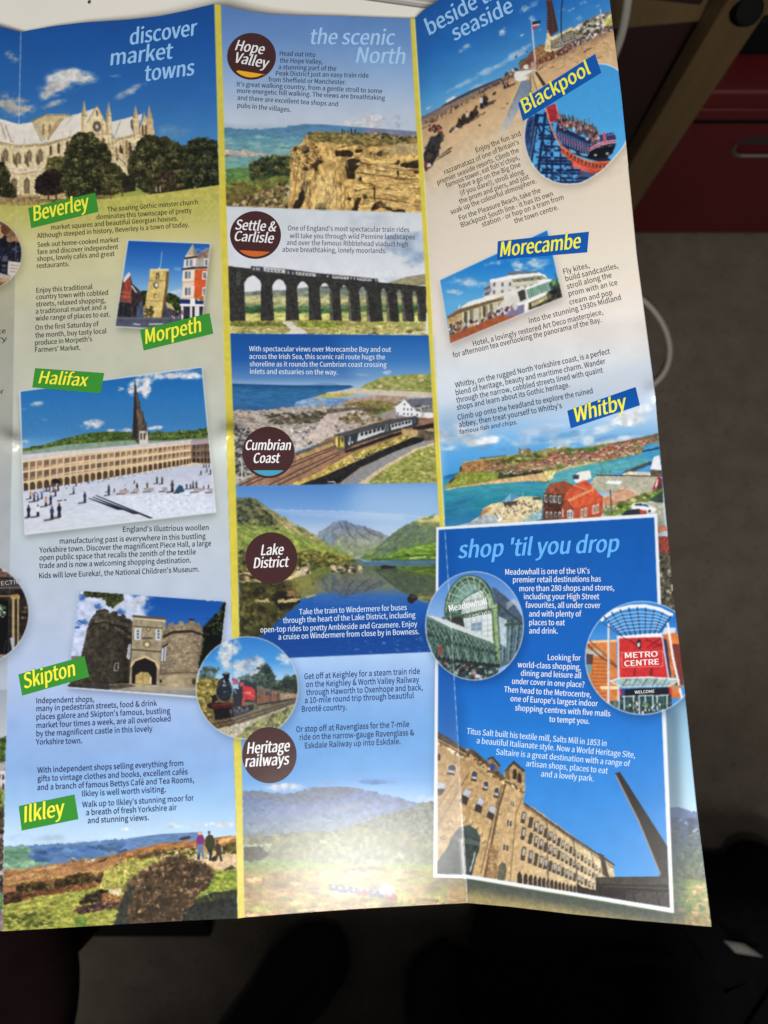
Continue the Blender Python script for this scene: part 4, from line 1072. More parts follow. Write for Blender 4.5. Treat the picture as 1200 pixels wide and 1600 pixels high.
tree([(900, 765), (920, 700), (1000, 680), (1060, 710), (1060, 760), (980, 755)], (60, 48, 36), (90, 72, 52), (120, 100, 70), 80, 12, 18)
S([(950, 880), (1150, 870), (1160, 950), (980, 960)], 60, 14, [(150, 100, 60), (120, 76, 46), (180, 130, 80)], 20)
F([(1010, 870), (1030, 825), (1080, 808), (1140, 830), (1135, 880), (1080, 895)], (220, 200, 160), n=.1)
S([(1070, 600), (1130, 590), (1130, 640), (1080, 640)], 20, 12, [(110, 84, 54), (80, 64, 44)], 21)
V(180, 1250, 5.714)
F([(-150, 800), (-100, 640), (140, 520), (400, 480), (700, 430), (900, 480), (1090, 430), (1090, 640), (880, 660), (600, 560), (200, 700), (0, 800)], (168, 162, 80), n=.35, c=4)
S([(-100, 680), (140, 530), (560, 520), (200, 690), (0, 800)], 200, 9, [(140, 146, 60), (190, 184, 96), (160, 150, 70)], 41, 2.2, rot=-.2)
S([(330, 480), (500, 430), (740, 430), (760, 540), (560, 510), (330, 520)], 130, 12, [(60, 54, 32), (214, 196, 150), (120, 104, 60), (190, 172, 110), (70, 66, 36)], 22, 1.5)
S([(200, 500), (400, 450), (400, 500), (200, 530)], 50, 10, [(110, 90, 54), (70, 60, 36)], 32, 2)
S([(960, 410), (1090, 380), (1090, 480), (960, 480)], 70, 12, [(70, 62, 34), (100, 88, 48), (50, 46, 28)], 23, 1.6)
F([(560, 350), (600, 330), (670, 320), (670, 345), (600, 360)], (74, 52, 46)); F([(920, 370), (1080, 310), (1085, 340), (940, 390)], (214, 170, 100), n=.15)
F([(690, 520), (760, 500), (1090, 480), (1090, 620), (960, 630), (880, 600)], (214, 184, 146), n=.12, c=5)
F([(1000, 600), (1040, 580), (1080, 610), (960, 635)], (80, 64, 50))
HE = [(100, 760), (180, 680), (330, 580), (450, 520), (600, 500), (700, 540), (820, 580), (900, 640), (840, 800), (700, 900), (640, 1000), (620, 1150), (20, 1150), (80, 900)]
F(HE, (112, 86, 60), n=.4, c=6)
S(HE, 2000, 8, [(144, 110, 76), (104, 80, 56), (178, 140, 102), (74, 60, 46), (126, 98, 70), (160, 128, 98), (90, 72, 54)], 24, 1.3)
S([(650, 580), (880, 590), (900, 680), (800, 800), (640, 700)], 200, 12, [(184, 140, 86), (200, 158, 100), (156, 114, 70)], 25, a=.7)
S([(120, 760), (300, 700), (420, 760), (500, 860), (300, 900), (120, 900)], 200, 15, [(66, 56, 46), (84, 70, 56), (54, 48, 42)], 26, a=.7)

S([(120, 900), (300, 880), (600, 960), (520, 1080), (100, 1100)], 300, 10, [(150, 110, 72), (110, 84, 60), (70, 60, 50), (180, 140, 96), (60, 54, 48)], 27)
F([(280, 720), (300, 705), (365, 712), (300, 730), (290, 750)], (220, 214, 140))
tree([(130, 760), (180, 690), (330, 585), (450, 522), (600, 502), (700, 545), (820, 585), (890, 650), (840, 790), (700, 890), (640, 990), (570, 1090), (140, 1110), (110, 900)], (118, 92, 66), (158, 122, 86), (200, 162, 120), 520, 12, 61, 1.2)
S([(120, 770), (300, 700), (430, 770), (480, 880), (280, 900), (120, 1000)], 60, 10, [(84, 70, 56), (96, 80, 62)], 62, a=.5)
GR2 = [(830, 790), (900, 660), (980, 630), (1090, 620), (1090, 820), (860, 830), (700, 880)]
F(GR2, (120, 138, 44), n=.25); S(GR2, 220, 10, [(96, 128, 40), (150, 160, 60), (130, 150, 54), (170, 166, 76)], 28, 1.8)
F([(560, 1150), (640, 1000), (720, 900), (860, 830), (1090, 800), (1090, 1150)], (34, 38, 34), n=.35, c=4)
S([(720, 890), (1090, 800), (1090, 860), (700, 930)], 100, 10, [(80, 80, 44), (56, 58, 36), (40, 44, 34)], 29)
S([(620, 960), (1090, 900), (1090, 1140), (600, 1140)], 200, 11, [(26, 30, 30), (44, 48, 42), (52, 52, 44)], 30)
F([(-20, 1150), (30, 960), (100, 800), (130, 750), (170, 790), (130, 900), (110, 1000), (130, 1150)], (50, 52, 45), n=.3, soft=1.5)
V(0, 1250, 6)
warp([(30, 640), (1200, 470), (1500, 400), (1500, 1330), (20, 1330)], 1.5, 5, 5, .11)
warp([(30, 410), (1200, 350), (1200, 500), (30, 660)], 2, 5, 6, .05)
V(180, 1250, 5.714)
warp([(0, 480), (700, 400), (1100, 300), (1100, 1150), (0, 1150)], 1.3, 5, 5, .11)
# walkers
F([(724, 420), (730, 330), (750, 300), (780, 310), (795, 340), (790, 410), (786, 420), (780, 395), (735, 400), (732, 440)], (124, 50, 118)); E(754, 296, 19, 17, (220, 180, 140))
F([(735, 395), (790, 392), (786, 450), (800, 520), (780, 530), (765, 460), (755, 530), (732, 528)], (96, 120, 160)); F([(732, 500), (755, 470), (755, 535), (732, 532)], (50, 56, 70))
F([(800, 410), (808, 335), (838, 305), (872, 318), (890, 370), (890, 430), (872, 440), (860, 520), (850, 545), (836, 540), (838, 470), (822, 440)], (58, 62, 42)); E(838, 290, 12, 16, (110, 74, 56)); F([(822, 440), (870, 440), (858, 540), (836, 545), (838, 500)], (40, 44, 58))
F([(890, 440), (895, 395), (915, 385), (950, 410), (960, 460), (945, 480), (960, 545), (940, 550), (925, 490), (905, 540), (890, 535), (905, 470)], (64, 56, 50)); E(911, 370, 11, 14, (90, 60, 46)); F([(945, 410), (962, 430), (960, 470), (945, 460)], (150, 150, 140))
F([(860, 520), (895, 490), (900, 545), (860, 548)], (44, 40, 38)); S([(780, 460), (840, 460), (840, 540), (790, 540)], 14, 10, [(220, 200, 170), (180, 160, 120)], 31)
clip(); V(0, 0, 1)

# bright crack where the ink has worn along the first fold
for y_ in range(20, 1455, 6):
    a_ = .75 if y_ < 235 else .3 if y_ < 690 else .22
    a_ *= .6 + .4 * math.sin(y_ * .31) ** 2
    L([(fx(FOLD0, y_), y_), (fx(FOLD0, y_ + 6), y_ + 6)], 1.3, (214, 222, 226), a_)
# ================= Hope Valley crag
V(0, 0, 1)
cr0 = [(fx(FOLD1, y), y) for y in (150, 323)]
CRAG = [(340, 150), (652, 160), (664, 333), (600, 331), (520, 330), (440, 327), (353, 322)]
clip(CRAG)
V(340, 160, 6.667)
cloud(560, 700, 10, 10)
V(490, 160, 6.667)
cloud(400, 215, 140, 70, (214, 218, 226), 1, 3, -8, -.15); cloud(620, 190, 180, 110, (214, 218, 226), 1, 4, 0, -.1); cloud(850, 190, 160, 110, (186, 200, 220), .8, 5)
V(340, 160, 6.667)
F([(60, 215), (260, 235), (500, 232), (850, 245), (860, 300), (60, 300)], (170, 188, 206), .8, soft=2)
F([(60, 270), (430, 278), (760, 250), (900, 225), (1080, 228), (1500, 260), (2100, 305), (2100, 420), (800, 700), (60, 700)], [(230, (84, 128, 172)), (330, (88, 140, 172)), (420, (110, 162, 178)), (520, (128, 172, 170)), (620, (112, 164, 160))], n=.1, c=10, cy=3)
F([(1560, 265), (2100, 305), (2100, 360), (1500, 330)], (120, 128, 156), n=.1)
S([(80, 330), (800, 330), (760, 560), (80, 620)], 120, 12, [(84, 138, 158), (150, 186, 186), (110, 160, 170), (76, 130, 160), (96, 150, 150)], 3, 4, a=.7)
F([(70, 490), (240, 505), (540, 540), (500, 560), (300, 555), (70, 545)], (204, 180, 164), n=.12, soft=1); F([(70, 575), (180, 562), (240, 572), (70, 590)], (190, 180, 164), .8, soft=1)
L([(540, 520), (800, 490)], 10, (170, 196, 180), .7)
F([(80, 690), (250, 680), (400, 690), (760, 640), (780, 900), (700, 860), (80, 910)], (92, 130, 72), n=.2, c=6, cy=3)
F([(80, 820), (420, 790), (760, 750), (740, 850), (400, 900), (80, 910)], (112, 130, 62), n=.2, c=6, cy=3)
F([(80, 910), (420, 890), (700, 850), (760, 1150), (80, 1100)], (104, 86, 48), n=.3, c=4)
S([(90, 850), (700, 780), (720, 1060), (90, 1080)], 260, 11, [(110, 122, 58), (120, 98, 52), (90, 96, 48), (134, 120, 62), (96, 84, 44)], 4, 2.4)
tree([(340, 650), (440, 600), (560, 565), (780, 555), (770, 750), (660, 750), (520, 780), (370, 790), (345, 730)], (58, 72, 46), (104, 108, 58), (150, 130, 70), 220, 18, 5)
S([(120, 1070), (400, 950), (720, 820), (760, 1140), (300, 1120)], 260, 15, [(70, 62, 44), (150, 128, 80), (200, 176, 120), (96, 84, 56), (46, 42, 34), (120, 104, 66)], 6, 1.4, rot=-.6)
S([(90, 1090), (740, 1030), (760, 1150), (90, 1130)], 140, 14, [(190, 160, 100), (120, 100, 64), (60, 50, 36), (160, 134, 84)], 7, 1.6, rot=-.4)
# cliff face
RK = [(726, 1170), (745, 900), (760, 720), (750, 640), (785, 470), (850, 440), (890, 400), (900, 360), (950, 320), (1050, 300), (1180, 320), (1200, 420), (2130, 430), (2130, 1180)]
F(RK, (206, 168, 100), n=.28, c=5, cy=8)
V(490, 160, 6.667)
F([(-60, 320), (60, 305), (300, 315), (520, 330), (640, 320), (860, 340), (900, 350), (1080, 360), (1090, 440), (800, 440), (600, 460), (400, 430), (100, 420), (-60, 400)], (128, 112, 62), n=.3, c=4, cy=2)
S([(-60, 310), (500, 325), (1080, 360), (1090, 440), (600, 450), (100, 420)], 240, 10, [(96, 88, 54), (150, 132, 74), (180, 150, 80), (74, 68, 46), (120, 112, 64)], 8, 2.4)
S([(640, 320), (1080, 340), (1080, 400), (660, 380)], 50, 12, [(60, 56, 44), (86, 78, 60), (160, 140, 100)], 9, 1.8)
F([(780, 500), (800, 440), (900, 425), (1080, 440), (1090, 540), (980, 530), (830, 545)], (186, 162, 116), n=.15)
BED = [((480, 560), (660, 580), (880, 590), (870, 640), (500, 625)), ((440, 700), (520, 680), (860, 700), (1090, 740), (1090, 790), (520, 740)), ((520, 760), (700, 780), (1100, 840), (1105, 900), (640, 860)), ((440, 850), (620, 870), (600, 930), (440, 930)), ((640, 880), (1105, 910), (1110, 1000), (660, 1000)), ((480, 1010), (600, 1040), (590, 1120), (470, 1120)), ((760, 1020), (1000, 1050), (1000, 1130), (800, 1090))]
for b in BED:
    F(b, (222, 184, 112), n=.18, c=8, cy=2)
S([(440, 560), (1100, 600), (1110, 1130), (450, 1130)], 260, 8, [(190, 152, 88), (232, 200, 130), (150, 116, 64), (208, 170, 100)], 10, 4, rot=.1, a=.8)
DKR = (52, 40, 26)
for p in ([(220, 510), (350, 495), (415, 520), (405, 570), (230, 560)], [(340, 610), (400, 580), (480, 600), (485, 660), (430, 720), (440, 800), (350, 790), (345, 720), (320, 680)], [(430, 490), (515, 490), (510, 525), (440, 525)], [(580, 520), (605, 520), (605, 545), (580, 545)], [(660, 530), (700, 500), (720, 500), (700, 560), (660, 560)], [(880, 600), (900, 600), (890, 650), (790, 645), (860, 635)], [(900, 640), (1010, 620), (1090, 600), (1095, 690), (1000, 680), (910, 680)], [(470, 760), (505, 760), (505, 820), (470, 815)], [(860, 700), (890, 700), (885, 780), (868, 780)], [(1040, 720), (1095, 720), (1095, 742), (1040, 740)], [(616, 870), (632, 870), (650, 1020), (640, 1030)], [(395, 1140), (420, 1060), (460, 985), (500, 1000), (470, 1060), (465, 1140)], [(600, 1090), (660, 1030), (740, 1060), (820, 1120), (950, 1110), (955, 1145), (840, 1140), (700, 1095), (600, 1130)], [(350, 990), (400, 995), (390, 1020), (350, 1015)]):
    F(p, DKR, n=.3, c=3)
for p in ([(490, 635), (640, 655), (880, 690), (1095, 715)], [(470, 735), (640, 755), (860, 790), (1100, 800)], [(500, 830), (640, 865)], [(480, 625), (560, 640)], [(660, 1000), (840, 1020), (1000, 1050)], [(430, 920), (600, 900)], [(250, 470), (480, 430)], [(540, 460), (600, 440), (640, 450)]):
    L(p, 11, (96, 70, 38), .9)
F([(660, 590), (730, 560), (760, 540), (735, 560), (740, 510), (710, 510), (712, 550)], (216, 180, 110))
F([(425, 770), (470, 760), (470, 805), (430, 800)], (206, 178, 124)); F([(440, 630), (480, 625), (480, 655), (445, 655)], (206, 178, 124))
F([(510, 960), (545, 950), (560, 1000), (520, 1010)], (60, 58, 32)); F([(640, 1040), (700, 1030), (740, 1080), (660, 1090)], (110, 70, 44), n=.3)
F([(0, 1130), (20, 1070), (60, 1040), (130, 1050), (130, 1130)], (76, 70, 36), n=.3)
V(340, 160, 6.667)
F([(770, 1150), (800, 1050), (870, 920), (885, 830), (945, 815), (940, 920), (900, 1030), (850, 1130)], (44, 36, 26), n=.3)
S([(760, 480), (1000, 420), (1100, 560), (1000, 700), (780, 660)], 160, 12, [(180, 140, 76), (214, 176, 108), (130, 100, 56), (90, 70, 44)], 11, 1.2)
for p in ([(770, 1170), (830, 700), (850, 560)], [(1010, 700), (1000, 830)], [(960, 820), (960, 1100)], [(1230, 700), (1235, 900), (1240, 1110)], [(1265, 740), (1270, 880)], [(800, 660), (940, 700)], [(790, 800), (880, 830)]):
    L(p, 9, (110, 84, 48), .8)
F([(970, 640), (1080, 600), (1110, 620), (1050, 660), (1040, 720), (1000, 700)], (60, 46, 30), n=.3); F([(890, 500), (940, 480), (960, 510), (900, 540)], (50, 42, 30)); F([(860, 450), (930, 440), (960, 480), (900, 500)], (110, 96, 70), n=.2)
F([(800, 470), (830, 460), (830, 500), (790, 510)], (54, 44, 30)); F([(900, 680), (940, 680), (940, 715), (905, 710)], (60, 46, 30))
for p in ([(840, 720), (960, 720), (930, 1000), (880, 900)], [(1010, 760), (1220, 700), (1220, 1100), (1000, 1100)], [(1160, 800), (1230, 780), (1230, 1100), (1160, 1100)]):
    F(p, (232, 198, 132), .55, n=.2, c=3, cy=9, soft=1.5)
rng_ = np.random.RandomState(21)
for k in range(46):
    x_ = 770 + rng_.rand() * 620; y_ = 480 + rng_.rand() * 560; l_ = 40 + rng_.rand() * 130
    L([(x_, y_), (x_ + rng_.randn() * 10, y_ + l_ * .5), (x_ + rng_.randn() * 16, y_ + l_)], 5 + 4 * rng_.rand(), [(96, 70, 38), (70, 50, 30), (240, 212, 150)][k % 3], .75)
V(490, 160, 6.667)
for k in range(60):
    x_ = 380 + rng_.rand() * 680; y_ = 540 + rng_.rand() * 580; l_ = 40 + rng_.rand() * 170
    L([(x_, y_), (x_ + l_ * .5, y_ + l_ * .05), (x_ + l_, y_ + l_ * .12)], 4 + 5 * rng_.rand(), [(104, 76, 42), (74, 54, 32), (244, 216, 156)][k % 3], .75)
for k in range(26):
    x_ = 560 + rng_.rand() * 500; y_ = 400 + rng_.rand() * 140; l_ = 30 + rng_.rand() * 90
    F([(x_, y_), (x_ + l_ * .5, y_ - l_ * .2), (x_ + l_, y_ + l_ * .05), (x_ + l_ * .6, y_ + l_ * .25)], [(206, 176, 120), (170, 140, 90), (90, 72, 46)][k % 3], .6)
V(340, 160, 6.667)
for k in range(60):
    t = rng_.rand(); x_ = 130 + 600 * t; y_ = 1090 - 200 * t * rng_.rand() - 10; l_ = 16 + 24 * rng_.rand()
    F([(x_, y_), (x_ + l_ * .4, y_ - l_), (x_ + l_, y_ - l_ * .5), (x_ + l_ * .8, y_ + l_ * .2)], [(214, 190, 140), (176, 150, 100), (66, 56, 40)][k % 3], .8)
V(490, 160, 6.667)
for x_, h_ in ((300, 60), (325, 40), (360, 35), (393, 66), (433, 58)):
    folk(x_, 318, h_, (50, 46, 50), (40, 38, 44))
V(340, 160, 6.667)
warp([(700, 320), (2130, 320), (2130, 1180), (80, 1180), (80, 1040)], 1.3, 5, 6, .13)
warp([(60, 230), (800, 230), (760, 1050), (80, 1050)], 1.6, 5, 7, .06)
clip(); V(0, 0, 1)

# ================= Settle and Carlisle viaduct
VIA = [(352, 322), (664, 333), (678, 524), (360, 521)]
clip(VIA)
F(VIA, [(322, (208, 216, 226)), (400, (214, 220, 230)), (440, (224, 228, 236))], n=.02, c=14)
cloud(640, 380, 60, 40, (168, 190, 218), .8, 3); cloud(620, 440, 40, 12, (196, 208, 226), .8, 4); cloud(650, 400, 30, 30, (150, 180, 212), .6, 5); cloud(560, 345, 80, 20, (196, 206, 220), .6, 6)
V(345, 320, 6.857)
F([(1700, 870), (1900, 800), (2000, 770), (2200, 740), (2200, 860), (1700, 880)], (150, 146, 112), n=.15, c=5, cy=3)
HILL = [(250, 935), (440, 920), (700, 915), (940, 880), (1200, 870), (1500, 880), (2200, 900), (2200, 1260), (250, 1260)]
F(HILL, [(900, (110, 120, 118)), (960, (132, 140, 120)), (1020, (196, 188, 130)), (1080, (120, 140, 104)), (1130, (70, 110, 66)), (1160, (190, 190, 110)), (1260, (206, 206, 120))], n=.22, c=9, cy=3)
for p in ([(260, 1000), (420, 980)], [(560, 1010), (700, 990)], [(560, 1100), (700, 1060)], [(830, 1080), (940, 1000)], [(1060, 1060), (1160, 960)], [(1300, 1040), (1400, 980)]):
    L(p, 30, (216, 206, 150), .55)
S([(270, 1100), (430, 1090), (430, 1150), (270, 1150)], 40, 14, [(60, 96, 60), (40, 76, 50)], 3, 2); S([(830, 1100), (2200, 1080), (2200, 1150), (830, 1160)], 90, 13, [(70, 110, 64), (90, 130, 70), (50, 90, 60)], 4, 2)
BR = (50, 50, 48)
arch = [(250, 432, 758, 835, 265, 425), (550, 700, 795, 870, 572, 695), (815, 940, 820, 880, 842, 945), (1056, 1168, 838, 890, 1084, 1170)]
arch = [(a, b, c, d, e, f) for a, b, c, d, e, f in arch]
k4 = 6.857 / 6.667
def r4(x, y):
    return ((x / 6.667 + 500 - 345) * 6.857, y * k4)
for (xa, xb, yt, ys, ea, eb) in ((205, 295, 838, 890, 232, 300), (405, 480, 853, 900, 432, 490), (630, 690, 870, 910, 662, 700), (800, 850, 882, 915, 828, 860), (960, 1003, 897, 930, 985, 1022)):
    (xa, yt), (xb, ys), (ea, _), (eb, _) = r4(xa, yt), r4(xb, ys), r4(ea, 0), r4(eb, 0)
    arch.append((xa, xb, yt, ys, ea, eb))
# masonry as one body, arches cut by painting piers
xs_ = [(80, 660, 95)]
def archtop(xa, xb, yt, ys):
    xm = (xa + xb) / 2
    return [(xa + (xm - xa) * u, ys - (ys - yt) * math.sin(u * math.pi / 2) ** .9) for u in np.linspace(0, 1, 8)] + [(xm + (xb - xm) * u, ys - (ys - yt) * math.cos(u * math.pi / 2) ** .9) for u in np.linspace(0, 1, 8)[1:]]
top = [(80, 660), (330, 690), (1200, 785), (1700, 835), (2200, 880)]
base = 1250
for i in range(len(arch) + 1):
    xl = (80, 0, 0, 0, 80) if i == 0 else (arch[i - 1][1], 0, 0, 0, arch[i - 1][5])
    if i < len(arch):
        xr, er, ysr = arch[i][0], arch[i][4], arch[i][3]
    else:
        xr, er, ysr = 2200, 2200, 960
    ysl = 700 if i == 0 else arch[i - 1][3]
    F([(xl[0], ysl), (xr, ysr), (er, base), (xl[4], base)], BR, n=.25, c=3)
    if i > 3:
        F([(xl[0], ysl), (xl[0] + 14, ysl), (xl[4] + 34, base), (xl[4], base)], (120, 114, 100), .7, n=.3)
for i, (xa, xb, yt, ys, ea, eb) in enumerate(arch):
    tl = np.interp([xa - 2, xb + 2], [p[0] for p in top], [p[1] for p in top])
    at_ = archtop(xa, xb, yt, ys)
    F([(xa - 3, tl[0])] + [(xa - 3, ys)] + at_ + [(xb + 3, ys), (xb + 3, tl[1])], BR, n=.25, c=3)
for i in range(len(arch) + 1):
    a_ = 80 if i == 0 else arch[i - 1][1]; b_ = arch[i][0] if i < len(arch) else 2200
    tl = np.interp([a_ - 4, b_ + 4], [p[0] for p in top], [p[1] for p in top])
    F([(a_ - 4, tl[0]), (b_ + 4, tl[1]), (b_ + 4, 1000), (a_ - 4, 1000)], BR, n=.25, c=3) if False else None
    ysl = 900 if i == 0 else arch[i - 1][3]; ysr = arch[i][3] if i < len(arch) else 960
    F([(a_ - 4, tl[0]), (b_ + 4, tl[1]), (b_ + 4, ysr + 4), (a_ - 4, ysl + 4)], BR, n=.25, c=3)
    S([(a_, tl[0] + 20), (b_, tl[1] + 20), (b_, 1200), (a_, 1200)], 20, 8, [(66, 66, 62), (38, 38, 38), (84, 80, 72)], i, 1.4, a=.6)
L(top, 9, (32, 32, 34))
for x_ in (180, 205):
    L([(x_, 720), (x_ - 4, 860)], 10, (130, 126, 112), .6)
# train
F([(318, 700), (322, 655), (700, 690), (1200, 752), (1210, 790), (700, 745), (330, 712)], (60, 60, 70)); F([(455, 670), (690, 695), (690, 735), (460, 712)], (206, 206, 208)); F([(800, 718), (1015, 738), (1015, 770), (805, 750)], (206, 206, 208))
for x_, y_ in [(480 + k * 38, 690 + k * 4.2) for k in range(5)] + [(820 + k * 36, 730 + k * 3.8) for k in range(5)]:
    R(x_, y_, x_ + 20, y_ + 13, (60, 62, 72))
for x_, y_ in ((345, 672), (378, 672), (400, 676), (715, 712), (765, 718), (1060, 745), (1130, 752)):
    R(x_, y_, x_ + 18, y_ + 28, (170, 172, 180))
V(500, 320, 6.667)
F([(0, 720), (50, 718), (600, 770), (605, 805), (0, 760)], (50, 52, 60)); F([(125, 735), (300, 750), (300, 778), (130, 765)], (206, 206, 208)); F([(380, 758), (535, 768), (540, 798), (390, 785)], (206, 206, 208))
for x_ in list(range(145, 290, 30)) + list(range(400, 530, 28)):
    R(x_, 742 + (x_ - 145) * .085, x_ + 17, 754 + (x_ - 145) * .085, (66, 68, 76))
for x_ in (70, 315, 350, 575):
    R(x_, 728 + x_ * .075, x_ + 16, 752 + x_ * .075, (180, 180, 188))
# foreground moor
V(345, 320, 6.857)
FG = [(90, 1240), (500, 1250), (760, 1240), (1200, 1240), (1600, 1250), (2200, 1265), (2200, 1420), (90, 1420)]
F(FG, [(1240, (150, 160, 70)), (1290, (180, 172, 104)), (1400, (196, 184, 112))], n=.2, c=7, cy=2.5)
S(FG, 420, 10, [(150, 150, 70), (196, 186, 120), (120, 126, 54), (206, 196, 134), (164, 150, 90)], 5, 3)
F([(100, 1250), (500, 1258), (720, 1260), (700, 1300), (400, 1300), (100, 1295)], (104, 110, 46), n=.3, c=3); F([(800, 1262), (1100, 1250), (1400, 1280), (1100, 1320), (860, 1300)], (130, 138, 56), n=.3, c=3)
F([(660, 1400), (750, 1345), (710, 1290), (640, 1260), (760, 1250), (800, 1290), (900, 1340), (960, 1390), (900, 1420)], (222, 216, 200), n=.05)
for x_ in (770, 788):
    folk(x_, 1292, 40, (230, 230, 235), (90, 80, 80))
S([(890, 1380), (1000, 1370), (1000, 1410), (900, 1410)], 30, 12, [(70, 66, 50), (110, 104, 80)], 7); E(2020, 1365, 45, 16, (80, 76, 50)); E(1640, 1390, 60, 14, (84, 80, 54)); L([(1680, 1408), (1900, 1385), (2200, 1360)], 16, (232, 226, 200), .8)
L([(1135, 1300), (1135, 1400)], 8, (120, 110, 80))
warp([(90, 1240), (2200, 1250), (2200, 1420), (90, 1420)], 1.6, 4, 4, .12); warp([(80, 650), (2200, 700), (2200, 1260), (80, 1260)], .5, 3, 3, .07)
clip(); V(0, 0, 1)

# ================= Cumbrian coast
CUM = [(359, 521), (678, 524), (692, 755), (368, 759)]
clip(CUM)
F(CUM, [(521, (20, 78, 160)), (560, (30, 90, 172)), (590, (84, 132, 192)), (602, (150, 180, 214))])
F([(520, 520), (680, 520), (690, 610), (600, 606), (560, 600)], [(521, (36, 104, 188)), (565, (76, 140, 206)), (600, (160, 194, 226))], .6, soft=12)
cloud(600, 581, 24, 5, (190, 210, 232), .8, 3); cloud(565, 584, 20, 4, (160, 190, 222), .7, 4)
V(350, 520, 6.4)
F([(80, 500), (560, 522), (860, 520), (1010, 495), (1120, 510), (1180, 530), (80, 545)], (96, 138, 186), .7)
F([(80, 510), (700, 525), (1260, 525), (1300, 540), (1100, 600), (1000, 640), (860, 760), (500, 780), (80, 775)], [(510, (26, 74, 128)), (580, (44, 106, 158)), (680, (46, 104, 160)), (770, (52, 100, 156))], n=.12, c=10, cy=2)
F([(720, 690), (900, 640), (1300, 660), (1260, 700), (1100, 740), (860, 740), (700, 745)], (128, 160, 196), n=.2, c=8, cy=2)
SH = [(85, 765), (330, 785), (600, 745), (900, 740), (1100, 690), (1300, 660), (1700, 640), (2300, 660), (2300, 900), (1500, 950), (1100, 1050), (700, 1180), (700, 1300), (100, 1500)]
F(SH, (178, 166, 156), n=.2, c=7, cy=3)
S(SH, 1300, 7, [(140, 128, 118), (200, 190, 182), (120, 108, 98), (212, 206, 200), (164, 148, 132), (96, 88, 82)], 5, 2.2, a=.7)
S([(85, 940), (250, 950), (200, 1250), (280, 1420), (110, 1430)], 300, 11, [(60, 60, 58), (190, 196, 200), (110, 110, 108), (150, 150, 150), (40, 42, 44)], 6, 1.5)
S([(400, 820), (900, 790), (1200, 770), (900, 900), (500, 920)], 200, 9, [(60, 54, 48), (96, 84, 70), (80, 80, 60)], 7, 2.4)
F([(660, 980), (900, 900), (1160, 850), (1200, 1000), (900, 1080), (720, 1150)], (196, 186, 182), .7, n=.2, c=5, cy=3)
S([(660, 980), (1160, 850), (1200, 1000), (760, 1130)], 160, 8, [(214, 206, 202), (150, 140, 136), (180, 170, 164), (90, 84, 84)], 8, 2)
V(510, 520, 6.316)
F([(340, 540), (400, 500), (560, 435), (760, 415), (920, 405), (1025, 412), (1040, 600), (700, 570), (400, 560)], (140, 150, 76), n=.22, c=5)
S([(400, 520), (560, 440), (1030, 412), (1035, 560), (640, 570)], 300, 12, [(128, 140, 72), (172, 166, 100), (200, 182, 132), (108, 124, 62), (150, 150, 86)], 9, 2, a=.7)
F([(0, 590), (200, 560), (340, 540), (420, 560), (1040, 590), (1045, 640), (500, 620), (280, 600), (0, 640)], (206, 192, 176), n=.06, c=8, cy=2)
F([(-120, 630), (0, 600), (280, 598), (300, 610), (120, 640), (-120, 640)], (180, 172, 84), n=.1)
F([(0, 650), (240, 650), (180, 700), (0, 740)], (110, 146, 196), n=.2, c=5, cy=2); F([(230, 650), (500, 615), (780, 630), (700, 690), (400, 700), (120, 720)], (170, 146, 130), n=.15, c=6, cy=3)
F([(130, 715), (350, 670), (540, 665), (720, 700), (600, 760), (420, 810), (300, 720)], (128, 118, 70), n=.3, c=4, cy=2); F([(420, 800), (560, 750), (700, 735), (600, 780), (480, 820)], (104, 118, 48), n=.3)
F([(0, 750), (300, 735), (600, 750), (420, 800), (100, 800), (0, 800)], (96, 84, 74), .8, n=.3)
F([(0, 800), (300, 760), (420, 800), (600, 830), (620, 870), (320, 900), (80, 900), (60, 1060), (-200, 1060)], (206, 190, 182), n=.15, c=4)
S([(120, 840), (250, 780), (420, 790), (560, 850), (420, 900), (200, 905)], 200, 10, [(120, 108, 74), (96, 86, 60), (170, 150, 120), (216, 204, 196)], 10, 2.2, rot=-.3)
F([(470, 820), (700, 740), (760, 800), (900, 840), (600, 860)], (150, 142, 140), n=.1)
# house
F([(680, 730), (772, 658), (880, 760), (930, 790), (1050, 790), (1060, 850), (900, 850), (690, 805)], (236, 236, 240))
F([(772, 658), (1045, 640), (1050, 720), (880, 715), (850, 740)], (104, 108, 120), n=.1); F([(870, 715), (935, 710), (935, 730), (870, 735)], (66, 72, 86)); F([(940, 740), (1050, 720), (1052, 780), (940, 785)], (130, 130, 136), n=.1)
for x_, y_ in ((772, 705), (765, 752), (803, 755), (840, 757), (705, 795), (765, 800), (805, 803), (842, 806), (893, 765), (910, 765), (895, 810), (950, 745), (990, 738), (1025, 732)):
    R(x_ - 7, y_ - 9, x_ + 7, y_ + 9, (60, 70, 90))
F([(930, 830), (940, 780), (970, 790), (965, 830)], (196, 190, 186))
# track, train
F([(-900, 1500), (-400, 1250), (80, 1010), (700, 880), (1070, 900), (1080, 1490)], (120, 100, 70), n=.2)
F([(-360, 1480), (-240, 1330), (80, 1130), (80, 1040), (-100, 1120), (80, 1010), (600, 850), (900, 830), (1060, 850), (1060, 920), (900, 950), (300, 1180), (0, 1330), (-200, 1500)], (146, 108, 84), n=.15, c=5)
V(350, 520, 6.4)
F([(100, 1530), (350, 1420), (700, 1260), (1090, 1100), (1180, 1150), (1180, 1230), (900, 1400), (640, 1530)], (150, 112, 88), n=.12, c=5)
for p in ([(150, 1530), (700, 1290), (1120, 1130)], [(220, 1530), (700, 1330), (1120, 1150)], [(420, 1540), (760, 1370), (1160, 1190)], [(500, 1545), (800, 1400), (1160, 1215)]):
    L(p, 11, (50, 38, 34)); L([(x, y + 9) for x, y in p], 6, (196, 150, 124), .7)
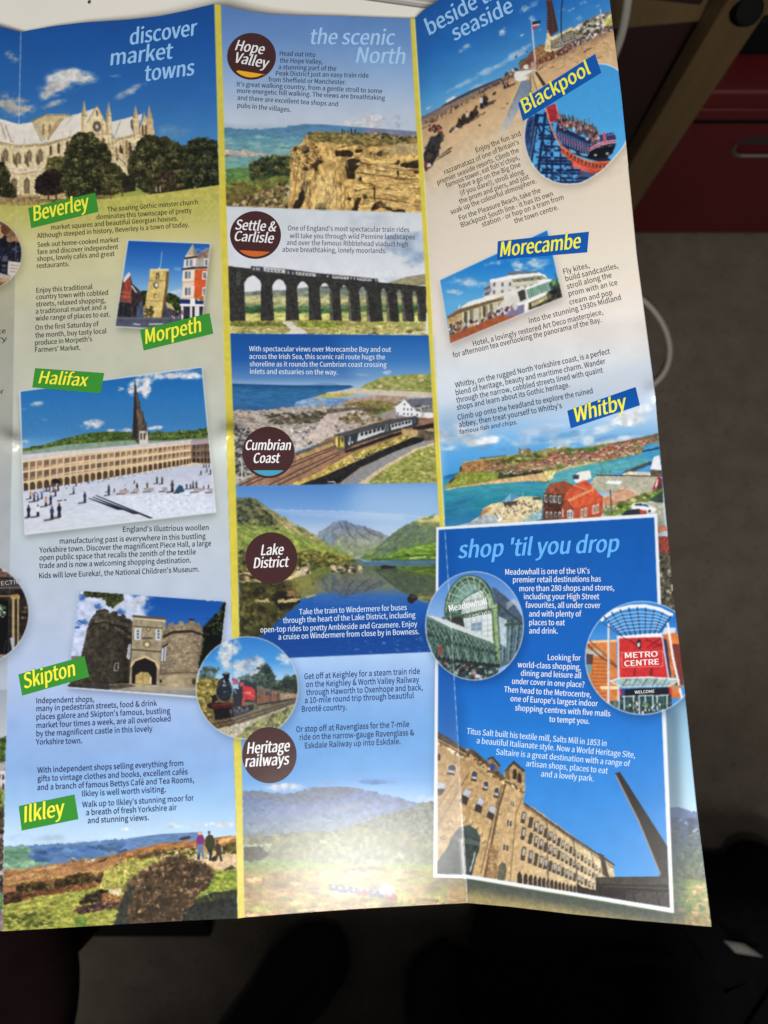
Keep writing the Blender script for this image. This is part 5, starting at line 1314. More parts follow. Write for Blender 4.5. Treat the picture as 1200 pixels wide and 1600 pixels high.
F([(700, 1200), (1060, 1075), (1090, 1090), (720, 1230)], (92, 90, 80), n=.2); F([(720, 1230), (1090, 1095), (1100, 1130), (720, 1280)], (176, 140, 96), n=.15)
F([(690, 1500), (900, 1420), (1180, 1280), (1180, 1330), (930, 1450), (700, 1560)], (190, 160, 84), n=.25); S([(840, 1440), (1180, 1270), (1180, 1330), (880, 1470)], 90, 9, [(206, 180, 96), (130, 120, 54), (170, 140, 70)], 11, 2, rot=-.4)
V(510, 520, 6.316)
F([(900, 870), (1060, 835), (1065, 880), (920, 920)], (176, 128, 104), n=.1)
for y_ in (850, 868, 886):
    L([(905, y_ + 18), (1062, y_ - 8)], 5, (96, 66, 56))
F([(80, 1020), (110, 1000), (600, 865), (880, 820), (910, 850), (905, 900), (880, 920), (640, 990), (300, 1100), (170, 1165), (90, 1140)], (52, 54, 58)); F([(110, 1000), (600, 865), (880, 820), (905, 835), (600, 905), (330, 985), (170, 1020)], (74, 76, 80), n=.08)
F([(75, 1022), (165, 1010), (178, 1040), (178, 1150), (95, 1140)], (120, 110, 70)); F([(84, 1060), (172, 1050), (176, 1130), (96, 1126)], (206, 178, 70)); R(92, 1035, 108, 1110, (240, 214, 120)); R(118, 1045, 132, 1125, (60, 54, 50)); R(148, 1040, 165, 1080, (60, 60, 60)); F([(95, 1140), (175, 1150), (170, 1168), (110, 1160)], (96, 90, 86))
F([(320, 990), (575, 925), (575, 975), (340, 1060), (300, 1075)], (206, 210, 214)); F([(630, 905), (840, 855), (850, 905), (640, 965)], (206, 210, 214))
for k in range(6):
    x_ = 338 + k * 41; y_ = 990 - k * 11
    F([(x_, y_), (x_ + 28, y_ - 8), (x_ + 28, y_ + 22), (x_, y_ + 31)], (36, 40, 50))
for k in range(6):
    x_ = 645 + k * 33; y_ = 908 - k * 8
    F([(x_, y_), (x_ + 22, y_ - 5), (x_ + 22, y_ + 20), (x_, y_ + 26)], (36, 40, 50))
for x_ in (585, 605):
    L([(x_, 905), (x_ + 4, 975)], 7, (170, 174, 180))
R(855, 850, 885, 890, (70, 84, 110)); R(225, 1020, 240, 1070, (140, 150, 164)); E(225, 1090, 10, 22, (206, 214, 224)); E(255, 1080, 8, 12, (206, 214, 224))
F([(180, 1165), (640, 1000), (760, 970), (740, 1000), (400, 1120), (190, 1190)], (40, 34, 34))
# banks, wall, lane
F([(-200, 1440), (0, 1330), (180, 1230), (280, 1180), (600, 1070), (760, 1000), (900, 960), (900, 1010), (480, 1180), (250, 1290), (0, 1410), (-160, 1500)], (190, 164, 84), n=.25, c=4)
S([(0, 1340), (280, 1190), (760, 1010), (860, 1020), (480, 1170), (0, 1390)], 220, 9, [(206, 180, 96), (130, 126, 56), (170, 140, 70), (110, 116, 50), (214, 190, 120)], 12, 1.8, rot=-.4)
F([(740, 945), (900, 960), (900, 1010), (850, 1040), (745, 990)], (196, 164, 116), n=.12); F([(950, 960), (1060, 930), (1065, 1060), (960, 1060), (900, 1010)], (96, 84, 70), n=.25); F([(960, 960), (1000, 935), (1060, 950), (1060, 975)], (180, 156, 120))
F([(850, 930), (1060, 890), (1062, 935), (960, 955), (860, 955)], (40, 36, 36))
F([(-260, 1500), (0, 1400), (250, 1290), (500, 1180), (860, 1030), (960, 1040), (960, 1070), (700, 1160), (330, 1330), (130, 1480), (-260, 1520)], (34, 34, 36), n=.3, c=3)
S([(250, 1230), (480, 1170), (480, 1200), (280, 1260)], 40, 9, [(214, 200, 160), (60, 50, 40), (110, 110, 60)], 13)
F([(130, 1490), (330, 1335), (700, 1165), (960, 1070), (1065, 1060), (1065, 1090), (880, 1140), (560, 1320), (320, 1490)], (140, 140, 144), n=.06); F([(310, 1490), (540, 1330), (880, 1140), (1065, 1085), (1070, 1110), (900, 1160), (600, 1330), (400, 1490)], (206, 184, 150), n=.06)
F([(390, 1490), (600, 1330), (900, 1160), (1075, 1100), (1100, 1490)], (142, 146, 74), n=.25, c=5)
S([(400, 1480), (600, 1340), (900, 1170), (1075, 1110), (1095, 1485)], 520, 10, [(128, 138, 62), (168, 168, 94), (108, 122, 54), (184, 178, 110), (148, 148, 76)], 14, 1.9, a=.7)
L([(15, 1470), (75, 1470), (95, 1490)], 8, (226, 226, 226))
warp([(-400, 640), (1080, 400), (1100, 1490), (-1000, 1490)], .5, 3, 5, .06)
V(350, 520, 6.4)
warp([(85, 740), (1150, 700), (1150, 1060), (700, 1200), (300, 1500), (110, 1500)], 1.2, 4, 6, .08)
L([(165, 1260), (182, 1330), (180, 1470)], 12, (206, 206, 200)); L([(250, 1370), (262, 1410)], 9, (190, 190, 186))
clip(); V(0, 0, 1)

# ================= Lake District
LAK = [(368, 759), (692, 754), (711, 1017), (375, 1031)]
clip(LAK)
F(LAK, [(755, (76, 132, 204)), (800, (112, 160, 218)), (830, (176, 196, 224)), (870, (150, 170, 200)), (1031, (20, 70, 150))])
F([(560, 750), (700, 750), (700, 840), (600, 830), (540, 800)], (176, 208, 240), .55, soft=18)
V(360, 740, 5.517)
L([(360, 315), (700, 322), (1000, 330), (1100, 338), (1700, 375)], 8, (200, 214, 236), .5); F([(360, 318), (1200, 335), (1500, 360), (1500, 400), (1000, 390), (380, 340)], (206, 214, 234), .35, soft=3)
# far peak
V(520, 740, 5.517)
PK = [(-130, 510), (-60, 470), (0, 430), (80, 405), (115, 405), (160, 430), (260, 450), (340, 480), (420, 510), (470, 540), (430, 600), (300, 680), (220, 720), (60, 720), (-160, 640)]
F(PK, [(400, (106, 126, 162)), (500, (130, 138, 146)), (600, (142, 150, 130)), (700, (128, 146, 104))], n=.14, c=5)
S(PK, 160, 12, [(104, 114, 134), (160, 160, 156), (120, 126, 130), (90, 100, 124), (146, 150, 136)], 3, .5, rot=.5, a=.35)
for p in ([(110, 420), (140, 520), (180, 560)], [(160, 430), (230, 520), (330, 580)], [(60, 430), (90, 480)], [(260, 455), (340, 520), (420, 550)]):
    L(p, 12, (74, 84, 110), .6)
F([(-130, 520), (-20, 480), (40, 520), (20, 600), (-60, 650), (-160, 600)], (110, 134, 150), .7, n=.15); F([(-60, 690), (20, 600), (60, 560), (140, 660), (180, 710), (0, 720)], (150, 158, 124), .7, n=.15); F([(0, 660), (40, 620), (130, 690), (120, 720), (0, 710)], (104, 150, 84), .6, soft=1)
# right fell
RF_ = [(230, 730), (300, 680), (420, 600), (480, 545), (600, 460), (700, 410), (790, 370), (900, 355), (940, 350), (960, 740), (300, 745)]
F(RF_, [(360, (214, 206, 130)), (420, (146, 150, 96)), (520, (104, 122, 96)), (640, (92, 124, 74)), (740, (110, 140, 56))], n=.16, c=5)
F([(480, 545), (600, 460), (710, 410), (780, 470), (800, 560), (700, 600), (560, 660), (400, 700), (300, 720), (420, 600)], (86, 106, 100), .8, n=.2, c=4); F([(700, 410), (790, 370), (930, 355), (930, 420), (800, 420)], (220, 206, 130), .85, n=.1)
S(RF_, 260, 12, [(90, 116, 84), (120, 140, 84), (74, 96, 84), (150, 160, 90), (104, 124, 76)], 4, 2.6, rot=-.5, a=.35)
F([(440, 735), (560, 670), (760, 620), (930, 590), (950, 740)], (132, 166, 58), n=.2, c=5, cy=3); S([(470, 730), (740, 640), (940, 640), (940, 740)], 130, 12, [(110, 150, 48), (150, 180, 70), (70, 104, 40), (90, 130, 44)], 5, 3)
L([(330, 742), (560, 725), (760, 700), (940, 705)], 12, (50, 76, 40), .8); L([(660, 728), (800, 718)], 10, (206, 214, 160), .8)
# left fell
V(360, 740, 5.517)
LFL = [(45, 205), (150, 205), (220, 215), (280, 260), (370, 330), (480, 430), (620, 480), (700, 510), (800, 600), (930, 670), (1100, 740), (1160, 760), (940, 790), (640, 800), (520, 900), (70, 930)]
F(LFL, [(200, (96, 104, 92)), (330, (112, 116, 80)), (480, (128, 136, 74)), (620, (130, 142, 66)), (760, (120, 126, 60))], n=.2, c=6)
S([(60, 240), (200, 220), (420, 420), (440, 500), (300, 460), (60, 500)], 200, 15, [(54, 62, 50), (90, 98, 62), (130, 130, 84), (70, 76, 56), (40, 46, 40)], 6, 1.1, a=.85)
S([(60, 370), (160, 380), (140, 470), (70, 470)], 60, 11, [(36, 40, 38), (60, 64, 54), (90, 94, 80)], 7)
F([(280, 270), (480, 430), (700, 515), (820, 620), (600, 560), (440, 460)], (150, 140, 92), .8, n=.15); S([(300, 290), (700, 520), (900, 660), (560, 540)], 120, 12, [(170, 156, 110), (134, 126, 80), (120, 130, 70)], 8, 2.6, rot=.6)
F([(60, 480), (240, 440), (420, 500), (560, 570), (640, 640), (560, 680), (100, 640)], (140, 150, 76), .6, n=.25, c=9, soft=3); F([(560, 640), (700, 620), (930, 680), (1100, 745), (960, 770), (700, 720), (580, 700)], (166, 166, 68), .7, n=.15, soft=1.5)
F([(560, 690), (700, 640), (800, 650), (900, 700), (1140, 760), (900, 800), (580, 800)], (96, 98, 50), .85, n=.25); S([(590, 680), (800, 670), (1100, 760), (700, 800), (590, 780)], 150, 13, [(60, 64, 36), (130, 124, 60), (160, 150, 70), (80, 84, 46)], 9, 1.6)
S([(60, 640), (160, 640), (200, 860), (70, 880)], 140, 15, [(70, 76, 40), (110, 110, 60), (50, 54, 36), (140, 136, 80)], 10, 1.3)
F([(75, 860), (200, 850), (520, 880), (640, 800), (940, 780), (1060, 790), (1060, 810), (880, 830), (700, 850), (500, 920), (80, 930)], (206, 184, 134), n=.15, c=4); S([(580, 790), (1160, 790), (1160, 850), (700, 870), (560, 860)], 130, 12, [(60, 54, 40), (206, 190, 150), (120, 108, 80), (226, 214, 190), (40, 38, 32)], 11, 1.5)
S([(75, 860), (220, 860), (260, 960), (80, 970)], 50, 13, [(60, 52, 36), (190, 166, 116), (110, 96, 66)], 12, 2)
S([(60, 420), (440, 480), (700, 540), (900, 670), (620, 650), (300, 600), (60, 660)], 160, 12, [(110, 138, 56), (172, 186, 92), (134, 158, 66), (92, 112, 50), (150, 166, 78)], 77, 3.4, a=.5, rot=.45)
# water
WAT = [(75, 940), (500, 915), (700, 860), (940, 850), (1160, 800), (1300, 760), (1900, 745), (1900, 1400), (1950, 1600), (100, 1620)]
F(WAT, [(750, (76, 112, 150)), (800, (96, 124, 150)), (860, (120, 124, 76)), (960, (110, 116, 80)), (1060, (36, 92, 176)), (1200, (24, 84, 172)), (1400, (16, 66, 148)), (1560, (20, 70, 152))], n=.05, c=14, cy=2)
F([(75, 940), (380, 930), (560, 920), (620, 1050), (560, 1150), (420, 1260), (330, 1360), (260, 1400), (75, 1420)], (62, 62, 34), n=.35, c=6)
S([(80, 1000), (540, 960), (560, 1120), (330, 1340), (90, 1400)], 220, 20, [(46, 46, 26), (84, 80, 42), (110, 100, 54), (60, 58, 34), (36, 36, 24)], 13, 1, a=.7)
F([(520, 920), (700, 870), (940, 860), (980, 960), (800, 1020), (660, 1070), (520, 1100)], (126, 122, 62), .85, n=.12, c=6, soft=2.5); F([(620, 1080), (740, 1020), (880, 1060), (760, 1120), (560, 1160)], (112, 104, 60), .0, soft=2)
V(520, 740, 5.517)
mirror([(-200, 770), (930, 755), (950, 1130), (-160, 1140)], 874.5, 1.02, .74, (70, 84, 70), 62)
F([(180, 755), (930, 745), (930, 790), (600, 800), (300, 800)], (72, 112, 150), .8, n=.08, c=10, cy=2)
F([(330, 742), (930, 735), (930, 752), (330, 752)], (56, 80, 50), .8)
S([(0, 790), (290, 800), (240, 850), (0, 860)], 60, 13, [(50, 46, 36), (200, 186, 150), (90, 82, 64)], 14, 1.6)
F([(405, 800), (440, 788), (545, 800), (540, 815), (420, 825)], (44, 40, 36)); F([(640, 1080), (670, 1035), (710, 1045), (735, 1075), (680, 1125), (650, 1110)], (34, 32, 34), n=.2); F([(660, 1050), (700, 1045), (730, 1072), (680, 1075)], (60, 56, 52))
for p in ([(60, 930), (160, 1040)], [(420, 1290), (700, 1280)]):
    pass
S([(100, 1440), (820, 1400), (840, 1530), (0, 1560)], 40, 8, [(50, 100, 176), (90, 136, 196), (40, 90, 170)], 15, 1.8, a=.6)
V(360, 740, 5.517)
for p, c_ in (([(185, 1030), (220, 985), (290, 990), (310, 1010), (240, 1065), (200, 1060)], (36, 34, 26)), ([(365, 1080), (400, 1020), (480, 1005), (560, 1010), (605, 1060), (600, 1110), (520, 1160), (430, 1175), (380, 1130)], (34, 30, 24)), ([(395, 960), (450, 945), (520, 960), (520, 985), (400, 985)], (60, 52, 38))):
    F(p, c_, n=.35, c=3)
F([(480, 1010), (560, 1012), (600, 1060), (560, 1070), (500, 1060)], (120, 96, 66), n=.2); F([(400, 1090), (440, 1075), (490, 1090), (600, 1070), (600, 1090), (500, 1105), (410, 1115)], (196, 176, 124), n=.15); F([(210, 1090), (330, 1085), (340, 1105), (220, 1110)], (180, 160, 110), n=.2); F([(640, 1060), (730, 1040), (740, 1050), (660, 1075)], (170, 156, 110)); F([(235, 1000), (280, 1000), (260, 1025)], (130, 120, 84))
warp([(45, 200), (1160, 200), (1160, 860), (70, 960)], 1.2, 5, 5, .09); warp([(75, 940), (620, 920), (560, 1180), (280, 1400), (75, 1420)], 2, 5, 6, .1)
V(520, 740, 5.517)
warp([(-130, 350), (940, 350), (950, 760), (-130, 760)], .9, 5, 7, .06)
clip(); V(0, 0, 1)

# ================= Ravenglass hills
RAV = strip(BAND1, FOLD2, 1215, 1475)
clip(RAV)
F(RAV, [(1215, (100, 158, 222)), (1240, (128, 176, 228)), (1260, (160, 196, 234))])
V(370, 1120, 3.636)
cloud(260, 395, 130, 26, (206, 216, 236), 1, 3, 0, -.2); cloud(500, 375, 120, 20, (140, 172, 214), .8, 4); cloud(760, 370, 180, 20, (86, 132, 196), .8, 5); cloud(1080, 465, 90, 24, (196, 212, 236), .9, 6); cloud(450, 400, 60, 14, (110, 146, 196), .7, 7)
F([(30, 420), (150, 420), (280, 440), (420, 405), (560, 395), (680, 400), (760, 430), (760, 520), (30, 520)], (104, 116, 140), n=.12, c=6, cy=3)
F([(30, 445), (120, 465), (280, 490), (430, 480), (560, 465), (680, 420), (740, 418), (880, 450), (1030, 490), (1120, 490), (1120, 740), (30, 740)], [(420, (98, 118, 164)), (520, (106, 126, 168)), (620, (110, 128, 150)), (720, (112, 122, 118))], n=.16, c=6, cy=4)
F([(300, 500), (440, 488), (560, 475), (500, 530), (300, 560), (60, 590)], (110, 124, 166), .7, n=.15, soft=2); F([(500, 530), (640, 495), (760, 490), (640, 530), (520, 545)], (130, 138, 160), .7, soft=2)
F([(640, 620), (740, 590), (860, 550), (1000, 510), (1060, 485), (1400, 470), (1400, 860), (600, 860)], (104, 112, 100), n=.25, c=4)
F([(38, 690), (100, 680), (300, 660), (560, 650), (700, 630), (1400, 700), (1400, 880), (38, 880)], (122, 124, 92), n=.25, c=5, cy=3)
S([(60, 680), (700, 640), (1350, 680), (1350, 840), (60, 820)], 400, 13, [(96, 102, 78), (136, 136, 100), (84, 92, 72), (120, 118, 88)], 8, 1.5, a=.6)
F([(38, 728), (200, 722), (200, 735), (38, 742)], (170, 184, 150), .8); F([(40, 740), (140, 735), (190, 780), (140, 815), (40, 820)], (60, 56, 50), n=.3)
F([(40, 820), (240, 812), (500, 830), (700, 840), (1120, 830), (1400, 840), (1400, 1300), (40, 1300)], [(820, (110, 140, 66)), (880, (140, 136, 70)), (960, (156, 128, 76)), (1150, (160, 120, 70))], n=.16, c=8, cy=3)
F([(40, 905), (200, 890), (520, 900), (700, 920), (560, 1000), (300, 1020), (60, 1120), (40, 1140)], (160, 122, 78), n=.2, c=6, cy=3); F([(560, 930), (760, 890), (1180, 860), (1200, 1080), (900, 1070), (600, 1000)], (140, 142, 62), n=.16, c=6, cy=3)
F([(600, 870), (700, 850), (840, 850), (860, 875), (720, 890), (600, 890)], (104, 84, 60), n=.25)
S([(40, 900), (1200, 870), (1200, 1120), (40, 1130)], 320, 12, [(176, 140, 90), (140, 130, 66), (150, 150, 74), (190, 156, 104), (120, 100, 60)], 9, 3.5)
L([(560, 1030), (460, 1000), (380, 970), (400, 930)], 14, (120, 116, 90), .7)
# toy-like narrow gauge train with steam
F([(525, 985), (530, 955), (700, 972), (880, 995), (905, 1020), (900, 1050), (840, 1030), (700, 1012)], (64, 70, 104)); F([(690, 980), (755, 985), (755, 1015), (690, 1010)], (140, 60, 60)); F([(840, 1000), (905, 1015), (905, 1050), (840, 1030)], (150, 64, 56))
for k in range(8):
    R(545 + k * 38, 963 + k * 4, 560 + k * 38, 972 + k * 4, (190, 196, 214))
cloud(850, 985, 60, 46, (206, 216, 240), 1, 11, 20, -.3)
warp([(30, 400), (1120, 400), (1400, 840), (1400, 1300), (30, 1300)], 2.2, 4, 9, .12)
clip(); V(0, 0, 1)

# yellow bands beside the folds
F(strip(FOLD1, BAND1, -130, 1480), YEL, n=.03, c=6)
F(strip(BAND2, FOLD2, -130, 823), YEL, n=.03, c=6)
for y_ in range(30, 823, 6):
    L([(fx(FOLD2, y_) - .4, y_), (fx(FOLD2, y_ + 6) - .4, y_ + 6)], 1.5, (244, 238, 200), .75)
for y_ in range(8, 700, 6):
    L([(fx(FOLD1, y_), y_), (fx(FOLD1, y_ + 6), y_ + 6)], .8, (236, 230, 180), .5)

# ================= steam train circle over the fold
c3 = EP(386, 1074.8, 79.7, 80)
shadow(c3, (3, 5), 9, .4, (40, 60, 90))
clip(c3)
V(300, 980, 6.667)
R(0, 60, 1200, 1200, [(100, (30, 108, 196)), (350, (56, 140, 214)), (520, (150, 196, 232))])
cloud(950, 330, 110, 80, (196, 212, 232), .9, 3, 20, -.1)
F([(45, 540), (180, 520), (350, 550), (380, 760), (240, 1000), (45, 1000)], (136, 120, 66), n=.3, c=4); S([(45, 540), (240, 530), (360, 600), (240, 900), (60, 860)], 180, 16, [(170, 150, 70), (110, 96, 56), (196, 176, 90), (84, 84, 40), (130, 120, 70)], 4, 1.2)
F([(60, 860), (200, 830), (240, 1000), (120, 1000)], (50, 52, 30), n=.3)
S([(85, 430), (180, 400), (290, 420), (220, 530), (90, 540)], 80, 16, [(60, 76, 70), (84, 100, 96), (50, 60, 54)], 5, a=.7)
tree([(590, 600), (620, 480), (690, 420), (760, 385), (810, 440), (860, 540), (900, 660), (640, 640)], (40, 54, 46), (66, 84, 66), (96, 112, 84), 150, 18, 6)
tree([(860, 620), (940, 560), (1010, 520), (1100, 510), (1110, 700), (900, 680)], (30, 42, 34), (50, 64, 46), (80, 92, 60), 110, 18, 7)
S([(490, 520), (600, 470), (640, 560), (560, 580)], 40, 18, [(60, 80, 80), (90, 110, 110)], 8, a=.7)
for a_ in ((340, 300, 110, 120, 9, 20), (400, 200, 140, 110, 10, 0), (360, 390, 70, 70, 11, 0), (500, 420, 110, 110, 12, 0), (560, 380, 120, 80, 13, -20), (690, 360, 80, 80, 14, -30), (640, 460, 90, 60, 15, -40), (470, 480, 60, 60, 16, 0)):
    cloud(a_[0], a_[1], a_[2], a_[3], (206, 214, 222), .95, a_[4], a_[5], -.2)
F([(540, 330), (660, 310), (690, 340), (600, 380), (570, 470), (530, 420)], (90, 110, 140), .45, n=.3, soft=2.5)
F([(880, 660), (1100, 700), (1100, 740), (900, 740)], (170, 150, 84), n=.2)
F([(45, 800), (660, 640), (1110, 690), (1110, 1170), (45, 1170)], (96, 86, 58), n=.25)
S([(45, 560), (300, 560), (240, 1000), (60, 900)], 120, 15, [(170, 150, 70), (110, 96, 56), (150, 136, 76), (84, 84, 40)], 24, 1.2)
# carriages
F([(660, 600), (820, 650), (1000, 680), (1090, 690), (1080, 745), (900, 770), (680, 800)], (120, 72, 46), n=.12); F([(660, 600), (820, 650), (1000, 680), (1000, 690), (820, 668), (665, 640)], (96, 92, 84)); F([(670, 650), (810, 680), (815, 715), (675, 705)], (70, 56, 52)); F([(820, 690), (905, 700), (905, 725), (820, 720)], (66, 52, 48)); F([(912, 690), (1090, 700), (1080, 745), (915, 765)], (150, 126, 90), n=.2)
for x_ in (690, 720, 750, 840, 870, 940, 980, 1020):
    L([(x_, 655 + (x_ - 690) * .13), (x_, 712 + (x_ - 690) * .05)], 6, (176, 150, 120))
L([(662, 600), (668, 800)], 14, (30, 24, 26)); L([(818, 650), (820, 780)], 7, (50, 36, 34)); L([(910, 680), (914, 768)], 6, (60, 46, 40)); L([(680, 810), (900, 775), (1085, 745)], 20, (36, 32, 34))
# locomotive
F([(480, 600), (500, 550), (560, 545), (640, 590), (655, 780), (520, 780)], (36, 36, 42)); F([(525, 600), (650, 640), (650, 770), (530, 745)], (196, 36, 40), n=.06); F([(490, 580), (540, 570), (540, 610), (500, 620)], (190, 70, 76)); F([(415, 530), (480, 540), (480, 590), (430, 600)], (170, 66, 84), n=.2)
L([(535, 690), (640, 720)], 6, (210, 120, 90)); R(555, 672, 610, 695, (226, 180, 150), .6)
F([(480, 740), (555, 740), (540, 840), (500, 850)], (196, 70, 50), n=.15); F([(430, 640), (520, 640), (520, 850), (430, 900)], (28, 28, 34))
E(335, 650, 84, 120, (24, 28, 36)); E(335, 650, 72, 104, (34, 42, 52)); E(340, 675, 9, 10, (150, 150, 140)); L([(255, 640), (300, 560), (375, 560), (415, 640)], 6, (84, 96, 110)); R(318, 598, 358, 612, (150, 156, 160))
F([(320, 490), (395, 485), (385, 530), (380, 570), (338, 575), (335, 530)], (22, 22, 28)); L([(318, 492), (396, 486)], 12, (40, 42, 50)); R(328, 550, 345, 585, (170, 176, 180)); E(358, 478, 22, 10, (110, 120, 130))
L([(410, 600), (425, 690), (415, 760)], 7, (120, 130, 140)); L([(440, 650), (460, 690)], 9, (150, 160, 166))
F([(160, 800), (200, 780), (430, 790), (440, 850), (330, 870), (180, 850)], (60, 30, 32), n=.2); E(180, 820, 24, 26, (26, 24, 28)); F([(200, 710), (250, 700), (270, 760), (210, 790)], (26, 26, 32)); L([(210, 815), (420, 800)], 14, (110, 40, 40))
F([(220, 850), (440, 840), (520, 830), (640, 800), (640, 860), (430, 940), (240, 970)], (24, 22, 26)); S([(390, 850), (620, 800), (620, 870), (400, 940)], 46, 14, [(70, 74, 78), (110, 114, 116), (40, 40, 44)], 9, .8)
for x_, y_ in ((405, 880), (470, 880), (520, 870), (575, 850)):
    E(x_, y_, 22, 34, (30, 28, 32)); E(x_, y_, 14, 24, (84, 86, 88))
F([(170, 1000), (420, 960), (700, 860), (1090, 750), (1100, 790), (800, 880), (520, 1000), (260, 1070), (190, 1030)], (96, 76, 54), n=.2)
for p in ([(180, 1010), (430, 965), (720, 870), (1085, 758)], [(230, 1050), (480, 985), (780, 885), (1085, 775)]):
    L(p, 12, (54, 42, 34)); L([(x, y - 8) for x, y in p], 5, (150, 130, 104))
F([(250, 1060), (520, 1000), (800, 900), (1100, 790), (1100, 1100), (560, 1180), (340, 1150)], (176, 166, 140), n=.12, c=3); S([(260, 1060), (620, 980), (560, 1170), (360, 1150)], 160, 9, [(206, 198, 174), (150, 140, 116), (190, 180, 150)], 10)
F([(560, 1060), (700, 960), (1100, 800), (1100, 1150), (440, 1180), (500, 1110)], (140, 130, 72), n=.25); S([(560, 1060), (700, 960), (1100, 800), (1100, 1100), (460, 1170)], 320, 14, [(110, 110, 54), (170, 156, 96), (84, 92, 46), (150, 146, 90), (60, 66, 36)], 11)
warp([(40, 100), (1110, 100), (1110, 1170), (40, 1170)], .9, 3, 4, .1)
L([(420, 100), (424, 700), (430, 1170)], 5, (70, 80, 96), .35); F([(430, 100), (1110, 100), (1110, 1170), (436, 1170)], (150, 190, 236), .10)
clip(); V(0, 0, 1)
ring(c3, 1.3, (206, 214, 206))
# ================= seaside panel: Blackpool beach (the horizon is tilted in the layout)
V(0, 0, 1)
RP = strip(FOLD2, EDGE3, -130, 1475)
BEA = [(640, -130), (960, -130), (1000, 260), (820, 330), (680, 330), (664, 280)]
clip(BEA)
F([(640, -130), (960, -130), (985, 130), (820, 120), (658, 190)], [(0, (18, 76, 158)), (.5, (30, 104, 186)), (.8, (66, 146, 212)), (1, (120, 184, 228))], ax=[(700, -40), (775, 150)], n=.03, c=20)
V(640, 0, 5.926)
for a_ in ((510, 440, 100, 40, 3, -25, .8), (860, 290, 80, 40, 4, -35, .95), (1060, 80, 60, 40, 5, -30, .7), (840, 590, 330, 40, 6, -27, .75), (650, 690, 260, 40, 7, -27, .6), (1010, 470, 200, 30, 8, -28, .6), (400, 900, 120, 26, 9, -27, .7), (170, 1000, 50, 20, 10, -25, .7), (650, 780, 200, 22, 11, -27, .6), (440, 800, 200, 24, 12, -27, .45)):
    cloud(a_[0], a_[1], a_[2], a_[3], (206, 220, 238), a_[6], a_[4], a_[5])
E(1040, 325, 20, 5, (220, 228, 236), rot=-35)
V(790, 0, 6.316)
for a_ in ((255, 185, 40, 50, 3, -60, .8), (240, 60, 140, 40, 4, -30, .5), (560, 95, 60, 26, 5, -20, .6), (640, 95, 60, 14, 6, -30, .6), (900, 60, 50, 12, 7, -30, .7), (720, 180, 50, 40, 8, -40, .4), (780, 20, 70, 26, 9, -20, .5), (160, 345, 30, 10, 10, -30, .8), (340, 290, 30, 12, 11, -20, .6)):
    cloud(a_[0], a_[1], a_[2], a_[3], (200, 218, 238), a_[6], a_[4], a_[5])
V(640, 0, 5.926)
SAND = [(100, 1090), (300, 990), (620, 850), (830, 730), (960, 660), (1100, 620), (1400, 440), (1700, 330), (2000, 220), (2050, 1500), (1800, 1900), (100, 1900)]
F(SAND, [(0, (150, 120, 96)), (.1, (196, 158, 116)), (.3, (212, 176, 132)), (.65, (214, 190, 156)), (1, (216, 202, 180))], ax=[(600, 850), (900, 1500)], n=.05, c=8)
F([(100, 1085), (300, 985), (620, 845), (830, 728), (850, 740), (600, 900), (300, 1050), (110, 1150)], (140, 116, 100), n=.12, c=5, cy=2)
F([(290, 985), (430, 905), (560, 840), (700, 780), (850, 720), (850, 735), (640, 830), (450, 920), (320, 985)], (60, 62, 76)); F([(110, 1085), (300, 985), (320, 995), (120, 1100)], (84, 100, 120), .8)
F([(330, 940), (410, 890), (430, 905), (350, 950)], (220, 224, 230), .9)
S([(110, 1150), (300, 1050), (620, 880), (640, 900), (300, 1100), (120, 1200)], 60, 9, [(196, 160, 120), (120, 96, 80), (170, 140, 110)], 3, 3, rot=-.45)
L([(110, 1190), (330, 1080), (640, 910)], 6, (170, 140, 110), .6)
# crowd along the strand
rng_ = np.random.RandomState(9)
for k in range(60):
    t = rng_.rand(); x_ = 640 + 330 * t; y_ = 860 - 180 * t + rng_.randn() * 5
    folk(x_, y_ + 14, 34, [(60, 50, 50), (120, 96, 84), (190, 190, 200), (50, 54, 70), (170, 90, 70)][k % 5], (40, 36, 40))
for k in range(34):
    t = rng_.rand(); x_ = 140 + 420 * t; y_ = 1150 - 235 * t + rng_.randn() * 10
    folk(x_, y_ + 14, 26 + 14 * (1 - t), [(60, 50, 44), (96, 76, 60), (150, 60, 50), (70, 60, 60)][k % 4], (40, 36, 36))
for x_, y_, h_, c_ in ((665, 1000, 140, (206, 206, 214)), (692, 975, 130, (40, 36, 44)), (712, 970, 110, (54, 46, 48)), (880, 820, 110, (150, 130, 140)), (910, 800, 90, (190, 110, 90)), (865, 780, 60, (80, 70, 80))):
    folk(x_, y_, h_, c_, (34, 32, 40), sh=(h_ * .8, -h_ * .35))
F([(765, 885), (785, 845), (805, 860), (790, 880)], (50, 42, 36))
GRP = [(360, 1230), (440, 1150), (450, 1090), (480, 1110), (500, 1060), (530, 1100), (560, 1060), (620, 980), (630, 1060), (600, 1090), (540, 1140), (470, 1180), (420, 1200)]
F(GRP, (44, 38, 36), n=.4); F([(395, 1205), (420, 1175), (455, 1190), (420, 1215)], (210, 206, 206)); folk(530, 1110, 100, (214, 200, 180), (180, 160, 140)); L([(620, 1080), (705, 1040)], 10, (90, 72, 58), .9); L([(540, 1140), (640, 1080)], 12, (80, 64, 54), .9)
S(GRP, 40, 14, [(30, 28, 30), (60, 50, 46), (90, 70, 60)], 4)
BG = [(130, 1420), (170, 1330), (210, 1260), (240, 1280), (260, 1240), (300, 1210), (310, 1260), (280, 1340), (270, 1420), (230, 1490), (190, 1560), (140, 1570)]
F(BG, (40, 36, 38), n=.3); S(BG, 70, 20, [(28, 28, 32), (56, 52, 54), (84, 66, 56), (44, 50, 56)], 5)
